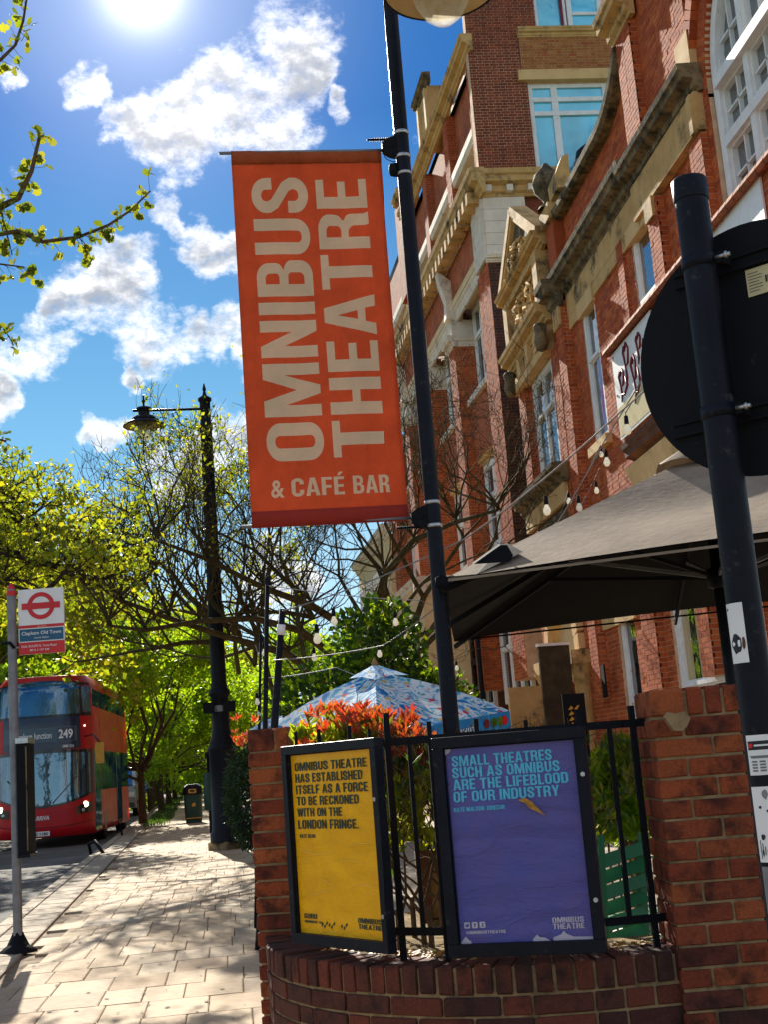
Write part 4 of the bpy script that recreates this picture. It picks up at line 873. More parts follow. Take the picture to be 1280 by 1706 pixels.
mb = MB(); c = Vector((PL.x-.055, PL.y, zt_-.125)); mb.lathe(c, [(0, -.028), (.02, -.028), (.024, -.01), (.024, .012), (.02, .028), (0, .028)], 16); mb.obox(c+Vector((.02, 0, 0)), (1, 0, 0), (0, 1, 0), (0, 0, 1), .02, .012, .034); mb.build('sensor', 'metal_black_matt', lp1)
mb = MB(); mb.lathe((PL.x, PL.y, zt_-.15), [(.0372, -.008), (.0395, -.007), (.0395, .007), (.0372, .008)], 26); mb.build('strap', 'steel', lp1)
mb = MB(); mb.tube([c+Vector((-.05, 0, .09)), c+Vector((-.03, 0, .06)), c+Vector((.0, 0, .045)), c+Vector((.03, 0, .05))], .0025, 6); mb.build('cable', 'metal_black_matt', lp1)
# ------------------------------------------------------------------ buildings
def sub(iv, holes):                         # interval minus holes
    out_ = [iv]
    for a, b in holes:
        nx_ = []
        for c, d in out_:
            if b <= c or a >= d: nx_.append((c, d)); continue
            if a > c: nx_.append((c, a))
            if b < d: nx_.append((b, d))
        out_ = nx_
    return out_
def rect(s0, s1, z0, z1): return lambda z: [(s0, s1)] if z0 < z < z1 else []
def archh(c, r_, z0, zs):
    def f(z):
        if z0 < z < zs: return [(c-r_, c+r_)]
        if zs <= z < zs+r_: q_ = sqrt(max(0, r_*r_-(z-zs)**2)); return [(c-q_, c+q_)]
        return []
    return f
FB = {k: [brick_mesh('brick', k, .04, .02) for _ in range(2)] for k in ('clay_hall', 'clay_dark', 'clay_sooty')}
def brickwall(parent, F, s0, s1, z0, z1, holes=(), o=0., depth=.3, mat='clay_hall', mort='mortar_pale', indiv=0, start=None, name='brick', top=None):
    """real bricks laid in courses over a mortar core; the first ones are objects of their own"""
    core = MB(); bk = MB(); c = 0; z = z0; cnt_ = 0; cand = []
    while z < z1-.01:
        zm = z+.0375; H = [h for f in holes for h in f(zm)]
        lim = (s0, s1) if top is None else top(zm, s0, s1)
        if lim is None: z += .075; c += 1; continue
        for a, b in sub(lim, H):
            core.fbox(F, a, b, z, z+.0752, o-depth, o, back=False)
            s_ = a-(.056 if c % 2 else 0)-((a-s0) % .001); k = c % 2
            s_ = s0+math.floor((a-s0)/.34)*.34-(.169 if c % 2 else 0.); i = 0
            while s_ < b:
                l = .2175 if i % 2 == 0 else .1025
                x0_, x1_ = max(a+.002, s_), min(b-.002, s_+l); i += 1; s_ += l+.010
                if x1_-x0_ < .02: continue
                cand.append((x0_, x1_, z+.005, z+.070))
        z += .075; c += 1
    if indiv:
        cand.sort(key=lambda q_: (F.P((q_[0]+q_[1])/2, q_[2], o)-Vector((.2, 0, 0))-start).length)
        for q_ in cand[:indiv]:
            instance(random.choice(FB[mat]), 'brick', parent, basis(F.P((q_[0]+q_[1])/2, (q_[2]+q_[3])/2, o-.03), F.d, F.n, Zu, q_[1]-q_[0], .075, .065))
        cand = cand[indiv:]
    for q_ in cand:
        j = random.uniform(.003, .009); bk.fbox(F, *q_, o-.004, o+j, random.random(), back=False)
    core.build('wall', mort, parent); o_ = bk.build(name, mat, parent, kind='stuff'); return o_
def window(parent, F, s0, s1, z0, z1, o=-.15, cols=1, rows=(), fw=.075, gmat='glass', bars=0, mat='white_paint', sill=None, opening=True, mullw=.06, name='window', lab=None):
    """casement or sash window: frame with mullions and transoms, panes as parts of it"""
    fr = MB()
    fr.fbox(F, s0, s1, z1-fw, z1, o-.04, o+.06); fr.fbox(F, s0, s1, z0, z0+fw, o-.04, o+.06)
    fr.fbox(F, s0, s0+fw, z0+fw, z1-fw, o-.04, o+.06); fr.fbox(F, s1-fw, s1, z0+fw, z1-fw, o-.04, o+.06)
    zs = [z0+fw]+[z0+(z1-z0)*q_ for q_ in rows]+[z1-fw]; ss = [s0+fw+(s1-s0-2*fw)*i/cols for i in range(cols+1)]
    for q_ in zs[1:-1]: fr.fbox(F, s0+fw, s1-fw, q_-mullw/2, q_+mullw/2, o-.03, o+.075)
    for a in ss[1:-1]: fr.fbox(F, a-mullw/2, a+mullw/2, z0+fw, z1-fw, o-.03, o+.055)
    w_ = fr.build(name, mat, parent)
    if lab: w_['label'] = lab
    for j in range(len(zs)-1):
        for i in range(cols):
            a0, a1 = ss[i]+(mullw/2 if i else 0), ss[i+1]-(mullw/2 if i < cols-1 else 0); b0_, b1_ = zs[j]+(mullw/2 if j else 0), zs[j+1]-(mullw/2 if j < len(zs)-2 else 0)
            sa_ = MB(); q_ = .028
            sa_.fbox(F, a0, a1, b1_-q_, b1_, o-.02, o+.03); sa_.fbox(F, a0, a1, b0_, b0_+q_, o-.02, o+.03); sa_.fbox(F, a0, a0+q_, b0_+q_, b1_-q_, o-.02, o+.03); sa_.fbox(F, a1-q_, a1, b0_+q_, b1_-q_, o-.02, o+.03)
            if bars:
                for k in range(1, bars): x_ = a0+(a1-a0)*k/bars; sa_.fbox(F, x_-.011, x_+.011, b0_+q_, b1_-q_, o-.01, o+.022)
            sa_.build('sash', mat, w_)
            pn = MB(); pn.fbox(F, a0+.01, a1-.01, b0_+.01, b1_-.01, o-.012, o-.004+random.uniform(-.002, .002)); pn.build('pane', gmat, w_)
    if sill:
        sb = MB(); sb.fbox(F, s0-.06, s1+.06, z0-.11, z0-.002, o-.02, sill); sb.build('sill', 'sandstone', w_)
    return w_
def corn(z, k=1., o=0., h=.5):   # cornice profile, bottom to top
    return [(o-.05, z), (o+.04*k, z), (o+.05*k, z+.12*h), (o+.12*k, z+.2*h), (o+.13*k, z+.42*h), (o+.30*k, z+.52*h), (o+.31*k, z+.74*h), (o+.36*k, z+.8*h), (o+.38*k, z+h), (o-.05, z+h+.02)]
def moulding(parent, F, s0, s1, z, k=1., h=.5, o=0., mat='sandstone', name='cornice'):
    b_ = MB(); b_.sweep(F, corn(z, k, o, h), s0, s1); return fixn(b_.build(name, mat, parent))
def block(parent, F, *a, mat='sandstone', name='stone_band', r=0.):
    b_ = MB(); b_.fbox(F, *a); return b_.build(name, mat, parent)
# ---- the hall with the big arched window
F1 = Fr((6.0, 0), (0, 1), (-1, 0)); start = Vector((5.8, 13.2, 6.5))
hall = thing('brick_hall', 'red brick theatre hall with sandstone bands, arched window and pediment, nearest building at right', 'building', (7.5, 20, 0))
SE, SN = 26.3, 9.0           # far and near ends along the facade
holes = [archh(12.70, 1.42, 6.6, 9.45), rect(16.80, 17.70, 6.9, 9.0), rect(19.95, 20.80, 6.42, 8.95), rect(23.25, 25.05, 6.62, 8.90),
         rect(15.70, 17.95, 1.0, 3.75), rect(19.75, 20.70, .95, 3.60), rect(22.9, 26.0, .0, 5.95)]
brickwall(hall, F1, SN, SE, .0, 9.25, holes, o=0., start=start, indiv=296)
brickwall(hall, F1, SN, 17.0, 9.25, 13.2, [archh(12.70, 1.42, 6.6, 9.45)], o=0., start=start)
brickwall(hall, F1, 17.0, SE, 9.85, 11.0, [], o=-.06, start=start)
# end wall of the hall and its roof
FE = Fr((6.0, SE), (1, 0), (0, 1)); block(hall, FE, 0.3, 5, 0, 11, -.3, -.0, mat='brick_far', name='end_wall')
# stepped jambs of the window reveals and shallow pilasters
def pilaster(parent, F, s0, s1, z0, z1, o, mat='clay_hall', mort='mortar_pale', name='pilaster'):
    core = MB(); core.fbox(F, s0, s1, z0, z1, -.02, o-.006, back=False); p_ = core.build(name, mort, parent); bk = MB(); z = z0; c = 0
    while z < z1-.02:
        s_ = s0; ls = [.2175, .1025]*9 if c % 2 else [.1025, .2175]*9
        for l in ls:
            if s_ >= s1-.02: break
            e_ = min(s_+l, s1); bk.fbox(F, s_+.0 if s_ == s0 else s_, e_, z+.005, z+.070, o-.03, o+random.uniform(.0, .005), random.random(), back=False)
            if s_ == s0:        # the return face towards the street end
                w_ = o; x = 0.
                while x < w_-.02:
                    y2 = min(x+(.1025 if c % 2 else .2), w_); bk.fbox(F, s0-.006, s0+.05, z+.005, z+.070, x, y2-.01, random.random()); x = y2
            s_ = e_+.010
        z += .075; c += 1
    bk.build('brick', mat, p_, kind='stuff'); return p_
pilaster(hall, F1, 14.30, 14.75, 2.2, 8.88, .10)
pilaster(hall, F1, 16.10, 16.55, 2.2, 8.88, .12)
pilaster(hall, F1, 18.05, 18.35, 3.9, 9.05, .05)
pilaster(hall, F1, 21.55, 22.05, 2.2, 9.35, .16)
pilaster(hall, F1, 22.35, 22.80, 4.2, 8.86, .10)
pilaster(hall, F1, 25.35, 25.95, .3, 8.85, .10)
pilaster(hall, F1, 18.35, 19.05, .3, 5.2, .12)
pilaster(hall, F1, 16.35, 17.0, 10.05, 11.75, .12)
# stone band, lintels with keystones, the main cornice
for a, b in ((17.02, 19.3), (19.32, 21.4), (21.42, 22.3)):
    block(hall, F1, a, b, 9.04, 9.50, -.05, .05, mat='sandstone')
    x = a+.35
block(hall, F1, 16.72, 17.78, 8.80, 9.05, -.1, .07, mat='sandstone_clean', name='lintel'); block(hall, F1, 19.87, 20.88, 8.76, 9.04, -.1, .07, mat='sandstone_clean', name='lintel')
block(hall, F1, 17.79, 19.86, 8.82, 9.038, -.05, .045, name='stone_band'); block(hall, F1, 20.89, 21.54, 8.82, 9.038, -.05, .045, name='stone_band')
moulding(hall, F1, 17.0, 22.35, 9.46, .85, .42, .02, 'stone_weathered')
moulding(hall, F1, 21.5, 22.12, 9.30, .9, .50, .16, 'stone_weathered', 'pilaster_capital')
for i in range(3): block(hall, F1, 21.58+.17*i, 21.70+.17*i, 8.95, 9.30, .16, .21, mat='sandstone', name='triglyph')
# near impost with its frieze, pier and cap above
moulding(hall, F1, 14.22, 17.2, 9.42, .8, .36, .03, 'stone_weathered', 'impost_cornice')
block(hall, F1, 14.30, 17.10, 8.92, 9.44, -.05, .13, mat='sandstone', name='frieze_stone'); block(hall, F1, 14.34, 14.46, 8.9, 9.42, .1, .17, mat='sandstone', name='frieze_stone')
block(hall, F1, 16.18, 16.52, 8.62, 8.915, .1, .17, mat='sandstone', name='corbel')
block(hall, F1, 14.30, 14.78, 9.82, 10.3, -.05, .11, mat='sandstone_clean', name='springer_stone'); pilaster(hall, F1, 14.32, 14.76, 10.3, 13, .10)
moulding(hall, F1, 16.2, 17.15, 11.75, .8, .42, .10, 'sandstone', 'pier_cap'); block(hall, F1, 16.3, 17.05, 12.2, 12.9, -.4, .18, mat='sandstone', name='pier_cap_stone')
# coping that sweeps up to the pier
cop = MB(); pts = []
for i in range(25):
    s_ = 22.1-(22.1-17.02)*i/24; u = max(0, (18.6-s_)/1.6); z = 11.0+.62*u**2.2; pts.append((s_, z))
vs = []
for s_, z in pts:
    for dz, o_ in ((-.05, -.25), (-.05, .10), (.0, .16), (.10, .17), (.15, .06), (.13, -.25)): vs.append(F1.P(s_, z+dz, o_))
cop.add(vs, [(i*6+j, (i+1)*6+j, (i+1)*6+(j+1) % 6, i*6+(j+1) % 6) for i in range(24) for j in range(6)]+[tuple(range(6)), tuple(range(144, 150))[::-1]])
fixn(cop.build('coping', 'stone_weathered', hall))
wb = MB()
for (s0_, z0_), (s1_, z1_) in zip(pts, pts[1:]):
    if min(z0_, z1_) > 11.0: wb.fbox(F1, s1_, s0_, 10.99, (z0_+z1_)/2-.04, -.30, -.055)
wb.build('wall', 'clay_hall', hall)
# finial on the pilaster beside the pediment
fin = MB(); c = F1.P(21.85, 0, .08)
block(hall, F1, 21.55, 22.1, 9.85, 11.0, -.05, .14, mat='clay_hall', name='parapet_pier'); block(hall, F1, 21.48, 22.18, 11.0, 11.30, -.2, .22, mat='sandstone', name='finial_base')
fin.lathe((c.x, c.y, 11.3), [(.24, 0), (.20, .06), (.10, .14), (.14, .22), (.26, .36), (.30, .52), (.24, .70), (.10, .84), (.05, .92), (.0, .95)], 12); fin.build('finial', 'stone_weathered', hall)
fin = MB(); fin.sweep(F1, [(-.1, 11.3), (.16, 11.3), (.18, 11.55), (.02, 11.9), (-.1, 11.95)], 20.9, 21.5); fixn(fin.build('scroll', 'sandstone', hall))
# arched window, far jamb outwards
aw = MB(); c0, zs0, r0 = 12.70, 9.45, 1.40
def archpts(r_, n=22): return [(c0+r_*cos(pi*i/n), zs0+r_*sin(pi*i/n)) for i in range(n+1)]
def archframe(mb_, ro, ri, z0_, o0, o1):
    A_ = [(c0+ro, z0_)]+archpts(ro)+[(c0-ro, z0_)]; B_ = [(c0+ri, z0_)]+archpts(ri)+[(c0-ri, z0_)]; n_ = len(A_)
    vs_ = [F1.P(s, z, o1) for s, z in A_]+[F1.P(s, z, o1) for s, z in B_]+[F1.P(s, z, o0) for s, z in A_]+[F1.P(s, z, o0) for s, z in B_]
    fs_ = []
    for i in range(n_-1): fs_ += [(i, i+1, n_+i+1, n_+i), (n_+i, n_+i+1, 3*n_+i+1, 3*n_+i), (i+1, i, 2*n_+i, 2*n_+i+1)]
    mb_.add(vs_, fs_)
archframe(aw, 1.40, 1.24, 6.7, -.30, -.06)
for a in (-.42, .42): aw.fbox(F1, c0+a-.07, c0+a+.07, 6.7, zs0+1.15, -.28, -.07)
for z in (7.62, 8.55, 9.32): aw.fbox(F1, c0-1.24, c0+1.24, z-.07, z+.07, -.28, -.05 if z != 9.32 else .0)
aw.fbox(F1, c0-1.24, c0+1.24, 6.7, 6.85, -.28, -.05)
awo = fixn(aw.build('window', 'white_paint', hall)); awo['label'] = 'large arched white window with glazing bars'
for (a, b) in ((-1.24, -.49), (-.35, .35), (.49, 1.24)):
    for (z0_, z1_) in ((6.85, 7.55), (7.69, 8.48), (8.62, 9.25), (9.39, 10.5)):
        zt2 = z1_ if z1_ < 10 else min(10.66, zs0+sqrt(max(.1, 1.24**2-max(abs(a), abs(b))**2)) if abs(a+b) > .1 else 10.6)
        if z1_ > 10 and abs(a+b) > .1: zt2 = zs0+.86
        sh_ = MB(); q_ = .03
        sh_.fbox(F1, c0+a, c0+b, zt2-q_, zt2, -.24, -.11); sh_.fbox(F1, c0+a, c0+b, z0_, z0_+q_, -.24, -.11); sh_.fbox(F1, c0+a, c0+a+q_, z0_+q_, zt2-q_, -.24, -.11); sh_.fbox(F1, c0+b-q_, c0+b, z0_+q_, zt2-q_, -.24, -.11)
        m1 = (a+b)/2; sh_.fbox(F1, c0+m1-.014, c0+m1+.014, z0_+q_, zt2-q_, -.22, -.13); m2 = (z0_+zt2)/2; sh_.fbox(F1, c0+a+q_, c0+b-q_, m2-.014, m2+.014, -.22, -.13)
        sh_.build('glazing_bars', 'white_paint', awo)
        for (x0_, x1_) in ((a+.02, m1-.014), (m1+.014, b-.02)):
            for (y0_, y1_) in ((z0_+.02, m2-.014), (m2+.014, zt2-.02)): pn = MB(); o_ = random.uniform(-.004, .004); pn.add([F1.P(c0+x0_, y0_, -.185+o_), F1.P(c0+x1_, y0_, -.185-o_), F1.P(c0+x1_, y1_, -.185-o_*.5), F1.P(c0+x0_, y1_, -.185+o_*.5), F1.P(c0+x0_, y0_, -.195), F1.P(c0+x1_, y0_, -.195), F1.P(c0+x1_, y1_, -.195), F1.P(c0+x0_, y1_, -.195)], MB.BF); pn.build('pane', 'glass', awo)
# brick rings round the arch
ar = MB(); vsn = 0
for ro, ri, oo in ((1.66, 1.42, .0), (1.92, 1.70, .09)):
    for k in range(46):
        a = pi*(k+.5)/46
        if a > pi*.6: continue
        e1 = F1.d*cos(a)+Zu*sin(a); e2 = -F1.d*sin(a)+Zu*cos(a); cc_ = F1.P(c0, zs0)+e1*(ro+ri)/2+F1.n*(oo-.05); ar.obox(cc_, e1, e2, F1.n, (ro-ri)/2, pi*ro/46/2*.86, .062, random.random())
ar.build('arch_brick', 'clay_hall', hall, kind='stuff')
for i, (s_, w_) in enumerate(((14.13, .10), (14.0, .1))): pass
window(hall, F1, 16.80, 17.68, 7.0, 9.0, -.07, 1, (.42,), lab='narrow white window near the arched window')
wB = window(hall, F1, 19.95, 20.78, 6.45, 8.92, -.07, 1, (.60,), .10, lab='tall narrow white window with a pink striped poster behind the glass')
pk = MB(); pk.fbox(F1, 20.14, 20.34, 6.6, 7.85, -.055, -.045); pk.build('pink_poster', 'print_maroon', wB)
m, t = new_mat('pink_stripe'); b, o_ = bsdf(t, .5); n = tnoise(t, 2.5, 2, .5); r = ramp(t, n.outputs[0], [(.4, (.42, .10, .42)), (.6, (.30, .34, .62))]); L(r.outputs[0], b.inputs['Base Color'], t)
for c_ in wB.children:
    if c_.name.startswith('pink_poster'): c_.data.materials[0] = m
window(hall, F1, 23.25, 25.05, 6.68, 8.86, -.06, 2, (.62,), .11, lab='double white window under the pediment')
block(hall, F1, 19.80, 20.95, 6.28, 6.44, -.05, .12, mat='sandstone_clean', name='sill')
# pedimented aedicule over the double window
po = .16
block(hall, F1, 22.82, 25.95, 8.88, 9.04, -.05, po+.06, mat='sandstone_clean', name='lintel')
block(hall, F1, 22.84, 25.93, 9.04, 9.40, -.05, po, mat='sandstone', name='frieze_stone')
for s_ in (23.3, 24.1, 24.9): block(hall, F1, s_, s_+.26, 9.05, 9.44, po, po+.10, mat='sandstone_clean', name='keystone')
moulding(hall, F1, 22.5, 26.1, 9.38, .75, .36, po, 'sandstone', 'balcony_cornice')
block(hall, F1, 22.5, 25.9, 9.76, 10.80, -.05, po+.02, mat='sandstone', name='carved_panel')
for a, b in ((22.5, 22.85), (25.45, 25.8)): block(hall, F1, a, b, 9.76, 10.8, po+.02, po+.14, mat='sandstone', name='panel_pilaster')
block(hall, F1, 22.9, 25.4, 9.78, 9.88, po+.02, po+.12, mat='sandstone', name='panel_frame'); block(hall, F1, 22.9, 25.4, 10.68, 10.78, po+.02, po+.12, mat='sandstone', name='panel_frame')
cA2 = 24.1
cv = MB(); random.seed(5)
for k in range(34):
    t_ = k/34*2*pi*2; q_ = .85*(1-.3*(k % 3)/2); s_ = cA2+q_*.85*cos(t_); z = 10.28+q_*.33*sin(t_); p = F1.P(s_, z, po+.03); cv.tube([p, p+F1.d*random.uniform(-.22, .22)+Zu*random.uniform(-.12, .12)+F1.n*.05, p+F1.d*random.uniform(-.3, .3)+Zu*random.uniform(-.16, .16)], [.04, .055, .02], 6)
cv.build('carving', 'sandstone', hall, kind='stuff')
moulding(hall, F1, 22.2, 26.0, 10.78, .7, .28, po, 'sandstone', 'pediment_base')
tri = MB(); zb0 = 11.04; apx = (cA2, 12.22)
tri.prism([(22.35, zb0), (25.85, zb0), apx], lambda p: F1.P(p[0], p[1], po+.06), lambda p: F1.P(p[0], p[1], -.1)); fixn(tri.build('tympanum', 'stone_weathered', hall))
for (a, b) in (((22.15, zb0-.02), (cA2, 12.32)), ((26.05, zb0-.02), (cA2, 12.32))):
    rk = MB(); P0, P1 = F1.P(a[0], a[1], 0), F1.P(b[0], b[1], 0); rk.bar(P0+F1.n*po, P1+F1.n*po, .36, .18, up=Zu); rk.build('raking_cornice', 'sandstone', hall)
    rk = MB(); dd = (P1-P0).normalized(); rk.bar(P0+F1.n*(po+.08)-Zu*.16+dd*.2, P1+F1.n*(po+.08)-Zu*.16, .14, .07, up=Zu); rk.build('raking_moulding', 'sandstone_clean', hall)
cv = MB()
for k in range(36):
    s_ = random.uniform(22.8, 25.4); zmx = zb0+.05+(1-abs(s_-cA2)/1.75)*1.0; z = random.uniform(zb0+.06, max(zb0+.10, zmx-.18)); p = F1.P(s_, z, po+.07); t_ = random.uniform(0, 6)
    cv.tube([p, p+(F1.d*cos(t_)+Zu*sin(t_))*.10+F1.n*.05, p+(F1.d*cos(t_+1)+Zu*sin(t_+1))*.2], [.03, .05, .015], 6)
cv.build('carving', 'sandstone', hall, kind='stuff'); random.seed(12)
for s_ in (22.7, 25.75): cv = MB(); cv.lathe(F1.P(s_, 9.0, po+.14), [(0, -.2), (.10, -.15), (.14, .0), (.11, .16), (.14, .3), (.1, .36), (0, .38)], 10); cv.build('bracket', 'stone_weathered', hall)
# bay that carries the white panel, with tiled top and stone base
bx = MB(); bx.fbox(F1, 10.5, 18.33, 5.85, 7.38, -.05, .30); bx.build('bay_wall', 'brick_far', hall)
tl_ = MB(); x = 10.4
while x < 18.5:
    z = 7.38; tl_.sweep(F1, [(-.05, z+.02), (.40, z-.10), (.43, z-.05), (.40, z+.02), (-.05, z+.34)], x, x+.20); x += .225
fixn(tl_.build('tile', 'clay_tile', hall, kind='stuff'))
moulding(hall, F1, 10.4, 18.42, 5.45, .7, .42, .05, 'wood_brown', 'moulding')
cb = MB(); cb.add([F1.P(18.33, 5.47, .32), F1.P(10.5, 5.47, .32), F1.P(10.5, 4.55, .12), F1.P(17.8, 4.55, .12), F1.P(18.33, 5.47, 0), F1.P(10.5, 5.47, 0), F1.P(10.5, 4.55, 0), F1.P(17.8, 4.55, 0)], MB.BF)
fixn(cb.build('corbel_stone', 'sandstone_clean', hall)); block(hall, F1, 10.5, 17.9, 4.35, 4.56, -.02, .18, mat='sandstone', name='corbel_moulding'); block(hall, F1, 17.7, 17.95, 3.8, 4.35, -.02, .14, mat='sandstone_clean', name='quoin')
def squiggle(name, parent, F, pts_, r_, mat): q_ = MB(); q_.tube([F.P(*p) for p in pts_], r_, 6); return q_.build(name, mat, parent)
pnl = thing('printed_board', 'white printed board with dark red curly lettering on the tiled bay of the hall', 'sign', (5.7, 18, 6.2))
b_ = MB(); b_.fbox(F1, 16.3, 18.28, 5.92, 7.27, .31, .335); b_.build('board', 'print_white', pnl)
b_ = MB(); b_.fbox(F1, 16.35, 18.25, 5.96, 6.40, .336, .340); b_.build('print', 'print_cream', pnl)
for k, (s0_, z0_, q_) in enumerate(((17.95, 6.75, 1.), (17.62, 7.0, .8), (17.30, 6.70, 1.1), (16.98, 7.0, .9), (16.7, 6.8, .8))):
    for j, c_ in enumerate(([(0, .2), (.05, .1), (.0, -.1), (-.04, -.30), (.05, -.42)], [(-.02, .1), (-.12, .2), (-.2, .1), (-.14, -.1), (-.04, -.12)], [(-.2, .0), (-.26, -.2), (-.12, -.32), (-.02, -.28)])):
        c_ = [(a*(1+.3*((k*7+j) % 3-1)), b*(1+.25*((k*5+j*3) % 3-1))) for a, b in c_]
        if j == 2 and k % 2: continue
        squiggle('lettering', pnl, F1, [(s0_+a*q_, z0_+b*q_, .345) for a, b in c_], [.011, .024, .015, .02, .008][:len(c_)], 'print_maroon')
for s_, z in ((18.2, 7.2), (18.2, 6.6), (17.5, 7.2)): b_ = MB(); b_.tube([F1.P(s_, z, .33), F1.P(s_, z, .348)], .02, 8); b_.build('screw', 'steel_grey', pnl)
pn2 = thing('printed_board', 'pale blue board with red post at the near end of the tiled bay', 'sign', (5.7, 14.4, 7.3))
b_ = MB(); b_.fbox(F1, 12.3, 14.8, 6.0, 7.3, .31, .335); b_.build('board', 'print_white', pn2); b_ = MB(); b_.fbox(F1, 11.3, 11.7, 6.0, 7.6, .31, .42); b_.build('red_post', 'print_red', pn2)
# ground storey
block(hall, F1, 15.55, 18.1, 3.75, 4.1, -.05, .06, mat='sandstone_clean', name='lintel'); block(hall, F1, 19.6, 21.5, 3.35, 3.75, -.05, .05, mat='sandstone_clean', name='lintel')
window(hall, F1, 15.70, 17.95, 1.05, 3.72, -.10, 2, (.42,), .13, lab='wide white sash window with curtains, ground floor'); window(hall, F1, 19.75, 20.68, 1.0, 3.58, -.10, 1, (.42,), .10, lab='narrow white sash window, ground floor')
for s_ in (16.0, 16.9, 17.5):
    cu = MB()
    for k in range(10): cu.fbox(F1, s_+k*.035, s_+k*.035+.02, 1.2, 3.6, -.109-.004*(k % 2), -.1045)
    cu.build('curtain', 'cream_render', hall, kind='stuff')
# porch: arch stones, columns, recess
block(hall, F1, 22.85, 26.1, .0, 6.2, -1.6, -1.2, mat='clay_hall', name='porch_back')
block(hall, F1, 22.6, 26.1, 5.9, 6.5, -.3, .18, mat='sandstone_clean', name='porch_lintel'); moulding(hall, F1, 22.4, 26.25, 6.25, .7, .34, .16, 'stone_weathered', 'porch_cornice')
for s_, r_ in ((22.95, .17), (25.7, .17)):
    cl_ = MB(); c = F1.P(s_, 0, .10); cl_.lathe(c, [(.26, .2), (.26, .35), (.20, .42), (.18, .6), (.165, 2.55), (.20, 2.60), (.19, 2.68), (.24, 2.75), (.27, 2.9)], 16); cl_.build('column', 'sandstone', hall)
    block(hall, F1, s_-.28, s_+.28, 2.9, 3.15, -.3, .34, mat='sandstone', name='column_capital')
arch = MB(); cA, zA, rA = 24.3, 3.15, 1.1
for k in range(13):
    a = pi*(k+.5)/13; e1 = F1.d*cos(a)+Zu*sin(a); e2 = -F1.d*sin(a)+Zu*cos(a); arch.obox(F1.P(cA, zA)+e1*(rA+.16)+F1.n*.02, e1, e2, F1.n, .17, pi*(rA+.16)/13/2*.95, .12, random.random())
arch.build('arch_stone', 'sandstone_clean', hall, kind='stuff'); block(hall, F1, 22.7, 26.0, 3.15, 4.5, -.12, -.10, mat='cream_render', name='arch_panel')
brickwall(hall, F1, 22.0, 22.85, 3.2, 5.9, [], o=.02)
ex_ = MB(); ex_.fbox(F1, 22.65, 25.95, 4.6, 5.88, -.2, .06); ex_.build('hood_panel', 'stone_weathered', hall)
wh = window(hall, F1, 22.9, 25.4, 4.72, 5.8, .10, 2, (), .12, gmat='glass_blue', mat='stone_weathered', lab='shallow hooded window with red plants modelled as a reflection on it')
rp_ = MB()
for k in range(70): s_ = random.uniform(23.0, 25.3); z = random.uniform(4.8, 5.35); p = F1.P(s_, z, .13); a = random.uniform(.3, 2.8); rp_.add([p, p+F1.d*.05*cos(a)+Zu*.10, p+F1.d*.18*cos(a)+Zu*.24*sin(a), p+F1.d*.05], [(0, 1, 2, 3)], random.random())
o_ = rp_.build('red_plant_reflection', 'leaf_red', wh)  # leaf shapes set before the panes stand in for a reflection
block(hall, F1, 21.15, 21.35, 2.2, 2.75, .17, .2, mat='metal_black_matt', name='name_plate')
roof = MB(); roof.add([F1.P(SN, 13.2, -.3), F1.P(17, 13.2, -.3), F1.P(17, 15.5, -4), F1.P(SN, 15.5, -4)], [(0, 1, 2, 3)]); roof.build('roof', 'slate', hall)
# notice boards standing in the porch
nb_ = thing('notice_board', 'tall dark wooden board standing before the sandstone porch', 'board', tuple(F1.P(24.6, .2, 1.2)))
FN = Fr(at(912, 1200, D=22.8)[:2], (1, .1), (.1, -1)); q0 = at(912, 1200, D=22.8)
for (x0_, x1_, z0_, z1_, mt) in ((-.02, .56, .2, 3.25, 'wood_dark'), (-.66, -.04, .2, 2.55, 'sandstone')): b_ = MB(); b_.fbox(FN, x0_, x1_, z0_, z1_, -.08, 0); b_.build('board', mt, nb_)
b_ = MB(); b_.fbox(FN, -.04, .58, 3.25, 3.30, -.1, .03); b_.build('ledge', 'white_paint', nb_)
for x0_ in (.04, .32): b_ = MB(); b_.fbox(FN, x0_, x0_+.24, .9, 1.9, 0, .02); b_.build('panel', 'wood_dark', nb_)
ys = thing('plant_sign', 'black sign with a yellow leaf emblem below the dark board', 'sign', tuple(at(957, 1210, D=20)))
FY = Fr(at(957, 1190, D=20)[:2], (1, 0), (0, -1)); b_ = MB(); b_.fbox(FY, -.16, .2, 1.2, 2.25, -.03, 0); b_.build('board', 'metal_black_matt', ys)
for k in range(4):
    for sg in (-1, 1):
        b_ = MB(); p = (.01+sg*.05, 1.78+k*.085); b_.prism([(p[0]-.045, p[1]-.03), (p[0]+.0, p[1]-.035), (p[0]+.045, p[1]+.01+sg*.02), (p[0]+.01, p[1]+.03)], lambda q_: FY.P(q_[0], q_[1], .004), lambda q_: FY.P(q_[0], q_[1], .001)); b_.build('leaf_emblem', 'yellow_plastic', ys)

